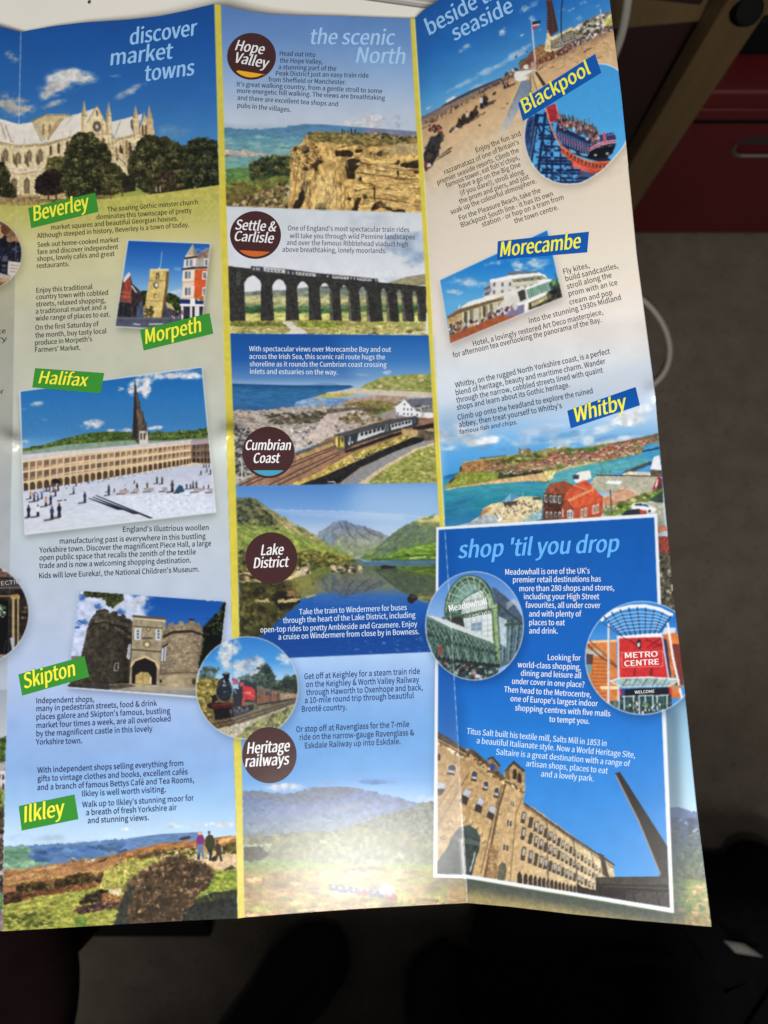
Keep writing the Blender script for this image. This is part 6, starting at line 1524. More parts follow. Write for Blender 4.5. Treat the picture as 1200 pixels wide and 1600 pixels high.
E(175, 1530, 26, 22, (226, 206, 206)); E(150, 1520, 18, 24, (140, 44, 52)); F([(240, 1470), (390, 1355), (395, 1370), (270, 1450)], (60, 50, 44)); F([(270, 1460), (385, 1390), (385, 1405), (240, 1490)], (60, 50, 44))
S([(180, 1160), (290, 1160), (290, 1220), (180, 1220)], 26, 14, [(70, 48, 40), (150, 70, 56), (50, 42, 40)], 6)
E(650, 1160, 9, 10, (60, 48, 40)); E(905, 960, 7, 8, (60, 48, 40)); L([(845, 1000), (860, 1008), (890, 995)], 5, (110, 80, 60))
# promenade wall and tram lane
F([(1020, 750), (1130, 740), (1140, 900), (1050, 950), (900, 1200), (800, 1290), (790, 1270), (900, 1060), (970, 880)], [(0, (110, 130, 156)), (.5, (150, 160, 176)), (1, (204, 196, 184))], ax=[(1080, 760), (860, 1260)], n=.06)
L([(1025, 755), (980, 860), (900, 1050), (800, 1270)], 14, (214, 186, 140)); L([(1035, 755), (990, 870), (905, 1070)], 5, (120, 104, 84))
V(790, 0, 6.316)
# buildings beneath the tower
F([(130, 640), (200, 580), (270, 490), (360, 430), (420, 500), (600, 440), (620, 520), (320, 640), (140, 680)], (124, 84, 60), n=.3, c=3)
F([(120, 640), (150, 590), (210, 560), (190, 600)], (70, 110, 80), n=.2); F([(180, 600), (270, 490), (280, 590), (190, 640)], (120, 76, 66), n=.15); F([(275, 500), (360, 430), (410, 520), (300, 600)], (150, 110, 70), n=.3, c=3)
F([(380, 500), (400, 390), (410, 290), (435, 290), (450, 370), (640, 270), (700, 280), (740, 330), (740, 380), (460, 520)], (226, 206, 160), n=.12, c=3)
F([(450, 400), (640, 300), (740, 310), (700, 410), (580, 470), (450, 480)], (96, 92, 84), n=.5, c=3)
for k in range(5):
    L([(455, 400 + k * 24), (740, 290 + k * 26)], 7, (220, 206, 176), .75)
for k in range(9):
    L([(470 + k * 32, 390 - k * 11), (472 + k * 32, 500 - k * 16)], 6, (206, 190, 160), .7)
F([(690, 260), (800, 200), (900, 150), (1040, 110), (1060, 280), (900, 330), (780, 400), (700, 420)], (140, 130, 108), n=.4, c=3)
S([(690, 270), (800, 210), (1050, 120), (1060, 280), (780, 400)], 160, 14, [(206, 200, 180), (84, 76, 66), (230, 226, 214), (60, 54, 52), (150, 140, 116)], 7, 1.5, rot=-.4)
F([(970, 190), (1045, 160), (1055, 240), (990, 260)], (206, 196, 110), n=.3); L([(935, 90), (965, 300)], 9, (214, 206, 196))
S([(480, 520), (620, 430), (760, 360), (900, 300), (1060, 250), (1065, 290), (900, 360), (760, 420), (600, 510), (480, 560)], 170, 11, [(50, 44, 48), (120, 84, 76), (200, 196, 196), (40, 50, 76), (150, 70, 80), (80, 70, 66)], 8, .8)
S([(300, 620), (480, 500), (500, 560), (330, 630)], 70, 13, [(150, 96, 60), (110, 70, 50), (190, 150, 110), (90, 60, 50)], 9, .8)
F([(760, 520), (800, 480), (860, 468), (850, 482), (800, 500), (790, 522)], (110, 80, 56), .8); L([(440, 668), (470, 660)], 7, (120, 90, 64)); L([(515, 690), (580, 655)], 6, (150, 116, 84), .8); L([(330, 690), (370, 655)], 12, (90, 70, 54), .8); L([(905, 575), (935, 560)], 8, (90, 60, 44))
# tower
F([(392, -40), (445, -40), (470, 60), (495, 180), (520, 300), (445, 360), (410, 290), (412, 100)], (70, 48, 48), n=.15, c=3)
for k in range(13):
    y_ = -20 + k * 28
    L([(405, y_), (455 + k * 5, y_ - 10)], 6, (60, 34, 34)); L([(408, y_ + 10), (450 + k * 5, y_ + 18)], 4, (140, 96, 90), .7)
L([(420, -40), (450, 340)], 7, (56, 32, 34)); L([(440, -40), (500, 310)], 6, (60, 36, 36))
F([(392, -20), (455, -20), (450, 4), (398, 8)], (110, 70, 56))
# flag pole, lamp mast
L([(258, 215), (278, 460), (292, 610)], 13, (214, 214, 214)); F([(260, 215), (310, 210), (350, 200), (340, 235), (310, 250), (262, 255)], (34, 46, 70)); F([(262, 255), (320, 245), (310, 280), (268, 295)], (180, 60, 64)); F([(265, 245), (335, 232), (335, 246), (268, 262)], (214, 214, 216))
F([(248, 620), (300, 600), (320, 680), (250, 690)], (190, 150, 130)); L([(308, 600), (310, 690)], 9, (110, 70, 60))
L([(565, -30), (548, 120), (548, 330), (570, 450)], 10, (24, 34, 66)); L([(520, 340), (575, 445)], 7, (200, 196, 190))
# deck planks and gull
F([(240, 740), (300, 710), (400, 830), (250, 920)], (206, 178, 130), n=.1); F([(290, 715), (310, 708), (400, 835), (370, 850)], (58, 46, 38)); L([(265, 740), (310, 890)], 7, (110, 84, 60)); L([(244, 740), (250, 910)], 9, (110, 96, 80))
S([(0, 720), (110, 670), (130, 690), (30, 760), (0, 770)], 60, 12, [(60, 52, 52), (130, 110, 100), (190, 186, 190), (50, 56, 70)], 10, .8)
F([(80, 740), (100, 705), (160, 700), (250, 690), (315, 690), (240, 740), (200, 790), (140, 805), (95, 790)], (232, 228, 220)); F([(180, 760), (260, 700), (310, 690), (240, 750)], (150, 146, 140), .8); E(205, 660, 32, 24, (228, 224, 216)); E(240, 660, 20, 14, (120, 110, 100)); F([(60, 765), (85, 755), (90, 770)], (120, 100, 80))
E(212, 510, 9, 8, (50, 50, 60)); E(102, 560, 7, 14, (50, 50, 60), rot=20)
warp([(0, 450), (1060, 100), (1060, 560), (0, 800)], .35, 3, 5, .1)
V(640, 0, 5.926)
warp([(100, 1080), (960, 660), (960, 1300), (140, 1590)], .7, 4, 5, .02)
clip(); V(0, 0, 1)
# sand fades into the plain text area
clip(strip(FOLD2, EDGE3, 100, 600))
F([(740, 250), (790, 232), (830, 200), (1000, 230), (1000, 400), (690, 400)], (220, 208, 190), .5, soft=22)
F([(660, 300), (1000, 290), (1000, 420), (660, 420)], [(300, (220, 208, 190)), (420, (226, 216, 203))], .9, soft=14)

clip()
# ================= roller coaster picture
P_BIG = [(800 + x / 6.316, 80 + y / 6.316) for x, y in ((880, 125), (960, 140), (1040, 182), (1110, 270), (1160, 400), (1180, 560), (1165, 740), (1113, 915), (1000, 1060), (870, 1190), (700, 1290), (600, 1308), (500, 1308), (380, 1275), (270, 1200), (180, 1080), (135, 950), (122, 830), (150, 660), (220, 520), (350, 380), (600, 210), (760, 140))]
P_BIG = spline(P_BIG, 4)
shadow(P_BIG, (2, 6), 8, .38, (110, 96, 84))
clip(P_BIG)
V(800, 80, 6.316)
R(0, 0, 1300, 1400, [(100, (58, 150, 220)), (600, (66, 160, 226)), (1300, (84, 174, 232))], n=.02)
NV, NV2 = (22, 36, 76), (40, 62, 112)
for p, w_ in (([(190, 650), (110, 1100)], 34), ([(250, 620), (170, 1180)], 40), ([(330, 600), (250, 1280)], 26), ([(230, 640), (340, 1000), (340, 1300)], 18), ([(390, 760), (400, 1300)], 22), ([(270, 720), (600, 960)], 12), ([(480, 960), (480, 1300)], 16), ([(590, 1080), (600, 1300)], 18), ([(140, 800), (240, 760)], 12), ([(130, 900), (230, 850)], 12), ([(140, 760), (230, 1000)], 10), ([(280, 860), (430, 1100)], 10), ([(430, 860), (280, 1080)], 10), ([(350, 1150), (560, 1300)], 16), ([(550, 1120), (330, 1300)], 14)):
    L(p, w_, NV)
for y_, x0_, x1_ in ((630, 230, 360), (720, 250, 400), (830, 260, 440), (860, 270, 450), (940, 310, 500), (975, 310, 510), (1050, 270, 560), (1080, 270, 580), (1110, 260, 600), (1170, 300, 700), (1200, 280, 700), (1250, 300, 760), (1290, 300, 800)):
    L([(x0_, y_), (x1_, y_ + 6)], 24, NV)
F([(120, 690), (200, 640), (230, 640), (200, 860), (170, 1100), (120, 1000)], NV2, .75, n=.4, c=3)
S([(130, 700), (340, 640), (480, 980), (700, 1180), (760, 1300), (300, 1300), (160, 1060)], 90, 12, [(28, 44, 88), (56, 96, 150), (20, 30, 60)], 5, 1.6, a=.7)
L([(235, 740), (175, 1090)], 9, (120, 150, 190)); 
for x_, y_ in ((400, 1060), (440, 960), (400, 980), (520, 1160), (610, 1240), (640, 1240), (420, 1180), (360, 1260), (460, 1250)):
    R(x_ - 14, y_ - 16, x_ + 14, y_ + 14, (84, 166, 224), .9)
# track
F([(335, 555), (430, 515), (460, 640), (440, 700), (380, 700)], (150, 30, 44))
for k in range(6):
    L([(340 + k * 12, 575 + k * 24), (430 + k * 6, 545 + k * 22)], 7, (206, 70, 76))
L([(335, 560), (360, 650), (400, 780), (450, 880), (520, 980), (620, 1080), (760, 1150), (900, 1180), (960, 1150)], 17, (206, 84, 60)); L([(330, 560), (356, 650), (396, 780), (446, 890), (516, 1000)], 7, (236, 190, 190)); L([(430, 510), (460, 630)], 8, (220, 150, 160))
F([(470, 980), (540, 960), (640, 1050), (760, 1100), (1000, 1085), (1010, 1110), (880, 1180), (800, 1220), (660, 1130), (560, 1060)], (170, 60, 44), n=.15)
L([(520, 965), (640, 1050), (780, 1095), (960, 1092), (1010, 1085)], 15, (226, 110, 66)); L([(480, 990), (560, 1060), (660, 1120), (800, 1170), (900, 1160)], 13, (224, 104, 70))
for k in range(12):
    x_ = 530 + k * 36; y_ = 975 + 140 * (1 - ((k - 11) / 11.) ** 2)
    F([(x_, y_), (x_ + 18, y_ + 8), (x_ + 10, y_ + 50), (x_ - 8, y_ + 40)], (214, 96, 60)); F([(x_ + 12, y_ + 12), (x_ + 28, y_ + 16), (x_ + 22, y_ + 44), (x_ + 8, y_ + 40)], (66, 40, 50))
F([(590, 1090), (690, 1130), (820, 1215), (780, 1230), (700, 1170), (700, 1240), (670, 1240), (680, 1160), (600, 1150)], (224, 92, 80))
F([(690, 1180), (830, 1210), (760, 1270), (620, 1300), (640, 1230)], NV, .6)
# train with riders
TRN = [(430, 790), (450, 700), (520, 760), (600, 800), (700, 850), (800, 860), (860, 830), (1000, 800), (1025, 850), (1020, 930), (990, 1010), (940, 1040), (980, 1080), (860, 1090), (740, 1060), (600, 1010), (500, 930)]
F(TRN, (30, 34, 62))
for k in range(13):
    x_ = 455 + k * 26; y_ = 780 + k * 11
    L([(x_, y_), (x_ + 10, y_ + 120)], 12, (60, 90, 150)); L([(x_ + 8, y_ + 20), (x_ + 16, y_ + 120)], 5, (150, 180, 214)); L([(x_ + 12, y_ + 55), (x_ + 18, y_ + 85)], 9, (190, 70, 90))
F([(560, 960), (620, 980), (640, 1010), (580, 1000)], (110, 170, 206)); F([(660, 1000), (760, 1020), (770, 1045), (690, 1030)], (110, 170, 206))
F([(770, 900), (850, 840), (1000, 800), (1025, 850), (1020, 920), (880, 930), (760, 980)], (54, 50, 96))
for p in ([(770, 960), (840, 920), (900, 895), (1020, 880)], [(765, 985), (840, 945), (905, 915), (1020, 900)]):
    L(p, 9, (222, 214, 226))
L([(768, 972), (840, 932), (902, 905), (1022, 890)], 11, (196, 50, 70)); L([(905, 800), (915, 860), (925, 930)], 24, (216, 190, 206)); L([(905, 800), (915, 860), (925, 930)], 13, (190, 40, 60)); L([(780, 900), (870, 905)], 5, (214, 206, 220)); L([(940, 830), (1010, 815)], 5, (190, 186, 210)); L([(770, 930), (870, 880)], 6, (206, 190, 214))
F([(770, 985), (880, 930), (1015, 920), (985, 1010), (930, 1050), (820, 1060), (740, 1050)], (16, 18, 28))
for x_, y_ in ((825, 1025), (940, 1010)):
    R(x_ - 14, y_ - 10, x_ + 14, y_ + 10, (180, 176, 140))
L([(850, 950), (905, 940)], 8, (120, 124, 140)); L([(950, 940), (990, 930)], 8, (120, 124, 140))
rng_ = np.random.RandomState(3)
for k in range(120):
    t = rng_.rand(); x_ = 450 + 400 * t; y_ = 690 + 150 * t + rng_.randn() * 26 - 14
    L([(x_, y_), (x_ + rng_.randn() * 9, y_ - 52)], 7, [(190, 136, 110), (96, 66, 56), (50, 44, 60), (140, 110, 100)][k % 4]); E(x_ + 4, y_ + 2, 12, 14, [(60, 44, 42), (190, 140, 116), (40, 36, 50), (150, 110, 90)][k % 4])
    E(x_ + 6, y_ + 30, 13, 17, [(60, 70, 110), (190, 190, 200), (170, 90, 90), (80, 60, 60)][(k * 7) % 4], .9)
warp([(120, 500), (1060, 500), (1060, 1310), (200, 1310)], .5, 3, 5, .1)
clip(); V(0, 0, 1)
ring(P_BIG, 1.5, (232, 236, 238))

# ================= Morecambe picture
P_MORE = [(686.3, 437.3), (855.7, 358.2), (879.7, 464.8), (703, 538)]
shadow(P_MORE, (1, 7), 8, .42, (110, 100, 96))
F(P_MORE, (226, 228, 230))
clip([(687.5, 437.8), (855, 359.8), (878.5, 464), (703.6, 536.6)])
V(670, 350, 4.615)
R(0, 0, 1200, 1000, [(60, (20, 112, 200)), (300, (30, 126, 208)), (560, (90, 170, 226))])
for a_ in ((210, 410, 170, 60, 3, 8, .8), (470, 280, 110, 40, 4, -12, .9), (700, 280, 150, 60, 5, 0, .8), (180, 490, 90, 26, 6, 5, .6), (800, 300, 130, 60, 7, -10, .6), (640, 330, 60, 30, 8, 0, .8), (380, 430, 60, 40, 9, 0, .4)):
    cloud(a_[0], a_[1], a_[2], a_[3], (220, 230, 240), a_[6], a_[4], a_[5])
F([(395, 500), (440, 410), (570, 370), (600, 350), (800, 350), (850, 380), (890, 460), (960, 480), (960, 560), (700, 700), (400, 620)], (214, 212, 206), n=.04)
F([(395, 505), (440, 410), (455, 480), (430, 520)], (150, 150, 160)); 
for y_ in (440, 478):
    for k in range(3):
        R(402 + k * 14, y_ + 20 - k * 6, 411 + k * 14, y_ + 40 - k * 6, (60, 66, 84))
F([(440, 400), (575, 375), (770, 350), (840, 365), (850, 385), (770, 370), (600, 395), (445, 425)], (238, 238, 240))
F([(570, 370), (572, 350), (640, 340), (770, 342), (790, 352), (640, 362)], (96, 112, 120))
F([(600, 400), (820, 370), (860, 400), (610, 425)], (140, 136, 104), n=.2); F([(600, 425), (870, 395), (880, 415), (600, 450)], (236, 234, 230)); F([(600, 460), (790, 430), (790, 400), (600, 432)], (190, 186, 160), .7)
for y_ in (425, 480):
    for x_ in (470, 530, 585):
        R(x_ - 9, y_ - 4 - x_ * .02 + 10, x_ + 9, y_ + 26 - x_ * .02 + 10, (150, 150, 160)); R(x_ - 3, y_ + 8 - x_ * .02, x_ + 8, y_ + 24 - x_ * .02 + 8, (90, 96, 110))
for x_ in (630, 680, 730, 780):
    R(x_, 392 + (690 - x_) * .12, x_ + 26, 410 + (690 - x_) * .12, (96, 104, 110)); R(x_, 440 + (690 - x_) * .15, x_ + 26, 462 + (690 - x_) * .15, (150, 146, 130))
F([(440, 520), (620, 470), (690, 450), (690, 490), (560, 540), (440, 560)], (220, 218, 212)); F([(700, 470), (880, 405), (890, 470), (720, 540)], (90, 134, 112), n=.15)
for k in range(12):
    L([(705 + k * 15, 470 - k * 5.3), (722 + k * 15, 535 - k * 5.5)], 4, (196, 214, 206))
F([(700, 460), (880, 395), (885, 408), (702, 475)], (236, 240, 240)); F([(715, 540), (890, 470), (940, 460), (700, 590)], (234, 234, 232)); F([(640, 490), (690, 470), (705, 540), (660, 560)], (60, 60, 60)); F([(720, 570), (900, 490), (965, 450), (970, 535), (720, 620)], (70, 66, 50), n=.4, c=3); F([(740, 570), (860, 510), (860, 540), (740, 600)], (190, 184, 130), n=.2)
S([(860, 500), (965, 450), (968, 530), (870, 560)], 60, 14, [(50, 50, 46), (96, 90, 70), (30, 30, 32)], 4); L([(905, 360), (935, 430)], 6, (60, 60, 66)); tree([(880, 430), (930, 400), (945, 450), (890, 460)], (50, 84, 60), (80, 110, 80), (110, 140, 100), 40, 12, 5)
# rotunda
F([(130, 670), (230, 600), (300, 560), (430, 520), (540, 520), (540, 540), (500, 600), (480, 660), (380, 720), (230, 770), (150, 800)], (176, 160, 120), n=.12)
F([(230, 600), (290, 560), (430, 518), (540, 518), (430, 555), (260, 612)], (232, 230, 222)); F([(130, 668), (225, 612), (440, 550), (540, 535), (540, 545), (430, 575), (230, 640), (140, 685)], (110, 90, 64)); L([(215, 610), (222, 585)], 8, (226, 226, 226))
for k, (x_, w_) in enumerate(((245, 14), (285, 16), (330, 20), (380, 24), (430, 24), (470, 20))):
    L([(x_, 640 - k * 14), (x_ + 6, 740 - k * 16)], 8, (232, 224, 200)); R(x_ + 10, 632 - k * 14, x_ + 30, 720 - k * 15, [(60, 60, 64), (96, 100, 104), (206, 204, 196)][k % 3], .85)
F([(140, 690), (230, 640), (240, 770), (150, 800)], (190, 160, 110), n=.15); R(150, 720, 175, 800, (70, 56, 44))
F([(145, 805), (230, 775), (380, 710), (480, 660), (560, 650), (660, 640), (640, 690), (158, 862)], (170, 92, 56), n=.1)
F([(560, 600), (690, 560), (690, 650), (570, 665), (520, 650)], (120, 116, 150), n=.06); F([(560, 590), (690, 560), (690, 580), (560, 612)], (230, 230, 234)); F([(690, 560), (720, 560), (705, 640), (690, 640)], (238, 236, 230))
S([(240, 720), (400, 660), (640, 570), (640, 610), (420, 690), (250, 770)], 90, 11, [(40, 38, 46), (196, 190, 190), (120, 80, 70), (60, 60, 90), (220, 214, 206)], 6, .8)
S([(145, 740), (240, 700), (240, 750), (150, 800)], 34, 11, [(60, 50, 46), (200, 190, 180), (100, 80, 70)], 7, .8)
F([(150, 800), (520, 660), (640, 660), (160, 865)], (150, 76, 46), .4)
warp([(130, 330), (970, 330), (970, 700), (140, 870)], .5, 3, 5, .07)
clip(); V(0, 0, 1)

# ================= Whitby
WHI = [(682, 560), (1020, 560), (1027, 640), (1060, 960), (1000, 960), (1000, 830), (690, 830)]
clip(strip(FOLD2, EDGE3, 560, 960))
F([(682, 640), (1020, 560), (1040, 640), (1040, 760), (690, 790)], [(600, (206, 218, 234)), (650, (170, 200, 232)), (700, (80, 160, 224)), (740, (60, 150, 220))], .95, soft=10)
for a_ in ((720, 675, 60, 22, 3, -10, .9, (206, 214, 228)), (760, 690, 50, 12, 4, -6, 1, (232, 236, 242)), (830, 690, 60, 12, 5, -8, .8, (214, 224, 238)), (900, 690, 50, 12, 6, -8, .8, (226, 232, 240)), (980, 655, 40, 16, 7, -12, .95, (236, 240, 244)), (1000, 640, 40, 12, 8, -14, .8, (226, 232, 240)), (930, 672, 50, 10, 9, -10, .8, (220, 230, 242)), (860, 668, 80, 12, 10, -12, .7, (190, 206, 230)), (950, 690, 60, 8, 11, -10, .8, (230, 236, 242)), (700, 700, 20, 6, 12, 0, .7, (206, 220, 236)), (870, 700, 40, 6, 13, -8, .7, (226, 232, 240))):
    cloud(a_[0], a_[1], a_[2], a_[3], a_[7], a_[6], a_[4], a_[5], -.05)
for a_ in ((740, 700, 60, 6, 14), (880, 680, 70, 7, 15), (960, 682, 60, 6, 16), (800, 700, 40, 5, 17)):
    cloud(a_[0], a_[1], a_[2], a_[3], (96, 160, 216), .6, a_[4], -10)
V(680, 600, 6.316)
F([(80, 910), (240, 870), (1300, 690), (1300, 1400), (100, 1420)], [(900, (30, 104, 176)), (1000, (58, 150, 170)), (1150, (40, 134, 158)), (1300, (34, 118, 160)), (1400, (40, 120, 176))], n=.1, c=10, cy=3)
HL = [(80, 1030), (140, 960), (240, 860), (270, 775), (440, 740), (700, 705), (980, 665), (1200, 620), (1240, 860), (1100, 960), (900, 960), (500, 990), (240, 1020)]
F(HL, [(660, (150, 146, 84)), (760, (150, 140, 80)), (860, (128, 130, 56)), (980, (140, 140, 64))], n=.2, c=5)
F([(245, 860), (270, 778), (560, 745), (560, 830), (440, 860), (300, 880)], (156, 116, 72), n=.3, c=4); L([(270, 800), (450, 780)], 9, (190, 120, 70)); F([(240, 870), (250, 810), (265, 815), (262, 850)], (60, 50, 44)); F([(500, 760), (760, 720), (750, 780), (520, 820)], (110, 96, 60), n=.4, c=3)
S([(640, 730), (1000, 690), (1050, 740), (800, 800)], 90, 14, [(100, 110, 56), (70, 84, 44), (150, 146, 80)], 4, 2); F([(160, 950), (300, 890), (480, 870), (600, 870), (620, 930), (400, 960), (200, 1000)], (136, 150, 60), n=.2, c=4); F([(130, 970), (190, 915), (210, 920), (160, 975)], (60, 56, 50))
F([(270, 770), (540, 730), (690, 705), (690, 715), (450, 745), (280, 780)], (170, 166, 120)); L([(440, 735), (560, 720), (690, 708)], 7, (50, 70, 40))
F([(80, 1040), (300, 1000), (520, 965), (860, 905), (1150, 850), (1190, 870), (1060, 950), (840, 965), (500, 990), (240, 1020), (120, 1045)], (214, 176, 124), n=.08)
F([(820, 690), (826, 625), (842, 630), (846, 650), (880, 640), (885, 660), (900, 630), (935, 635), (950, 680), (900, 690)], (124, 104, 76), n=.2); R(850, 655, 872, 685, (190, 206, 220), .7)
TOWN = [(480, 870), (500, 830), (600, 800), (700, 790), (830, 790), (980, 760), (1050, 770), (1200, 690), (1200, 850), (1080, 880), (840, 890), (640, 880), (560, 860)]
F([(620, 930), (640, 850), (800, 850), (1100, 850), (1110, 870), (840, 910)], (54, 70, 44), n=.35, c=4)
def town(poly, n_, sz, seed):
    rng = np.random.RandomState(seed)
    A = q(poly); x0_, y0_, m_ = pmask(A); js, is_ = np.nonzero(m_ > .5)
    k_ = np.sort(rng.randint(0, len(js), n_))
    for kk in k_:
        cx_ = (is_[kk] + x0_ - OX - TX[0]) * TX[2]; cy_ = (js[kk] + y0_ - OY - TX[1]) * TX[2]
        w_ = sz * (.7 + .7 * rng.rand()); h_ = w_ * .7
        wall = [(226, 214, 196), (196, 172, 140), (176, 138, 110), (236, 230, 222), (150, 108, 86)][rng.randint(5)]
        roof = [(170, 78, 60), (140, 70, 58), (186, 100, 76), (104, 80, 74), (150, 104, 88), (96, 70, 60)][rng.randint(6)]
        R(cx_ - w_ / 2, cy_ - h_ * .2, cx_ + w_ / 2, cy_ + h_ * .7, wall)
        F([(cx_ - w_ * .56, cy_ - h_ * .15), (cx_ - w_ * .35, cy_ - h_ * .75), (cx_ + w_ * .35, cy_ - h_ * .78), (cx_ + w_ * .56, cy_ - h_ * .15)], roof)
        R(cx_ - w_ * .2, cy_, cx_ - w_ * .02, cy_ + h_ * .4, (70, 60, 60))
town(TOWN, 190, 20, 5)
F([(480, 860), (800, 800), (830, 830), (640, 870), (500, 880)], (80, 100, 56), .5, n=.3, c=3)
town([(490, 850), (700, 800), (720, 820), (500, 860)], 26, 18, 6)
F([(620, 930), (860, 880), (1090, 850), (1095, 870), (860, 900), (640, 935)], (60, 52, 46), n=.3)
F([(1030, 960), (1060, 900), (1190, 845), (1200, 870), (1110, 960), (1060, 975)], (206, 184, 124), n=.15); L([(1040, 972), (1110, 965), (1150, 920)], 9, (80, 70, 56))
V(850, 600, 5.714)
F([(-10, 700), (70, 610), (170, 560), (300, 575), (480, 545), (700, 510), (1020, 440), (1040, 560), (880, 640), (600, 690), (200, 740), (-10, 800)], (130, 130, 72), n=.25, c=5)
F([(160, 580), (480, 565), (470, 610), (200, 640)], (74, 110, 50), n=.3); F([(560, 540), (860, 480), (1020, 440), (1025, 470), (860, 500), (600, 550)], (110, 104, 84), n=.3, c=3)
town([(70, 620), (170, 600), (480, 590), (640, 530), (860, 500), (1010, 490), (1025, 520), (880, 600), (640, 660), (400, 700), (120, 740), (0, 760), (0, 690)], 360, 22, 7)
F([(640, 680), (880, 645), (900, 655), (640, 695)], (50, 44, 42)); F([(100, 780), (200, 740), (400, 700), (480, 690), (480, 705), (240, 750), (110, 790)], (200, 180, 120), n=.1)
F([(880, 560), (960, 520), (1030, 545), (1040, 640), (900, 700), (700, 760), (500, 760), (440, 720), (880, 620)], (64, 150, 196), n=.1, c=6, cy=2); L([(880, 600), (950, 590), (1025, 570)], 13, (24, 44, 80)); F([(890, 590), (1030, 500), (1030, 540), (900, 590)], (90, 160, 206), .6)
F([(100, 790), (420, 710), (640, 700), (860, 660), (960, 690), (700, 780), (420, 850), (120, 920), (0, 930)], (84, 166, 176), n=.12, c=6, cy=2)
F([(0, 770), (70, 770), (110, 780), (60, 860), (0, 870)], (214, 196, 134), n=.12)
# foreground sheds, houses and car park
F([(690, 800), (740, 770), (950, 690), (980, 710), (760, 800)], (70, 80, 84), n=.2); F([(950, 760), (980, 650), (1030, 635), (1050, 770)], (232, 234, 240)); F([(700, 800), (760, 780), (950, 790), (950, 820), (700, 815)], (226, 214, 190), n=.12); F([(950, 770), (1050, 768), (1055, 830), (950, 815)], (100, 80, 66), n=.2)
F([(260, 840), (300, 790), (410, 768), (425, 840), (340, 880), (280, 880)], (232, 232, 228)); R(258, 812, 312, 850, (60, 64, 76))
F([(410, 880), (470, 815), (1020, 822), (980, 950), (850, 990), (700, 940), (560, 970), (430, 940)], (178, 176, 156), n=.06)
for k in range(16):
    L([(480 + k * 34, 818), (440 + k * 30, 960)], 3.5, (150, 150, 130), .6)
F([(575, 862), (700, 866), (680, 898), (552, 890)], (236, 240, 246)); L([(470, 815), (1020, 822)], 9, (60, 50, 44)); F([(960, 950), (1020, 825), (1055, 850), (1050, 900), (990, 940)], (150, 40, 44)); F([(990, 920), (1010, 850), (1020, 855), (1005, 925)], (236, 236, 236)); F([(1000, 940), (1055, 860), (1060, 960), (960, 960)], (70, 60, 54), n=.2)
for x_, y_ in ((520, 735), (545, 760), (590, 770), (505, 780)):
    L([(x_, y_), (x_ + 2, 818)], 4, (60, 64, 70))
F([(10, 960), (60, 890), (180, 865), (260, 900), (230, 960), (100, 990), (20, 990)], (150, 80, 52), n=.15); F([(10, 960), (50, 890), (80, 920), (60, 970)], (96, 76, 50), n=.2)
F([(-15, 1240), (-5, 990), (40, 930), (200, 930), (200, 1240)], (110, 62, 50), n=.15)
F([(10, 960), (60, 890), (180, 865), (260, 900), (230, 960), (100, 990), (20, 990)], (146, 76, 54), n=.12)
F([(170, 1050), (190, 980), (270, 900), (370, 855), (430, 910), (440, 940), (360, 960), (210, 1030)], (206, 84, 52), n=.1); L([(265, 900), (380, 945)], 6, (230, 190, 150)); 
F([(0, 975), (150, 990), (170, 1060), (160, 1110), (0, 1060)], (70, 50, 44), n=.2)
for x_ in (5, 50, 85, 125):
    R(x_, 990 + x_ * .06, x_ + 26, 1055 + x_ * .1, (200, 206, 196)); R(x_ + 8, 1000 + x_ * .06, x_ + 22, 1045 + x_ * .1, (40, 44, 48))
F([(0, 1060), (160, 1110), (165, 1240), (0, 1240)], (84, 50, 42), n=.2)
for x_ in (15, 50, 90, 130):
    F([(x_, 1190), (x_, 1150), (x_ + 10, 1135), (x_ + 22, 1150), (x_ + 22, 1200)], (200, 200, 200)); F([(x_ + 5, 1190), (x_ + 5, 1155), (x_ + 18, 1155), (x_ + 18, 1198)], (60, 54, 60))
F([(210, 1030), (440, 930), (530, 1010), (530, 1030), (270, 1110)], (212, 88, 54), n=.1); F([(210, 1035), (440, 930), (450, 945), (230, 1050)], (226, 150, 100)); F([(155, 1100), (205, 1030), (270, 1110), (270, 1215), (150, 1240)], (150, 68, 48), n=.12); F([(270, 1110), (528, 1030), (528, 1140), (500, 1200), (270, 1220)], (186, 74, 46), n=.08)
for x_, y_ in ((325, 1110), (360, 1098), (430, 1078), (465, 1066)):
    F([(x_, y_ + 10), (x_ + 26, y_), (x_ + 26, y_ + 80), (x_, y_ + 88)], (230, 222, 210)); R(x_ + 4, y_ + 16, x_ + 12, y_ + 76, (150, 120, 110)); R(x_ + 16, y_ + 14, x_ + 23, y_ + 74, (110, 100, 104))
F([(205, 1130), (240, 1120), (262, 1140), (262, 1200), (210, 1200)], (214, 220, 220)); R(215, 1140, 228, 1190, (90, 110, 120)); R(238, 1140, 254, 1190, (90, 110, 120)); F([(160, 1120), (172, 1115), (175, 1190), (165, 1190)], (220, 214, 206))
F([(528, 1020), (720, 925), (850, 990), (740, 1040), (640, 1080), (540, 1100)], (190, 130, 96), n=.1)
for k in range(11):
    L([(560 + k * 20, 1010 - k * 8.5), (700 + k * 16, 1060 - k * 8)], 6, (236, 214, 196), .85)
L([(530, 1015), (720, 925)], 7, (226, 190, 160))
F([(520, 1170), (640, 1090), (860, 1000), (1060, 930), (1060, 1010), (840, 1080), (700, 1160), (620, 1180)], (110, 140, 60), n=.25, c=4); S([(530, 1120), (740, 1040), (960, 960), (940, 1000), (700, 1090), (560, 1160)], 90, 15, [(120, 120, 70), (170, 160, 100), (84, 96, 48)], 8, 1.6)
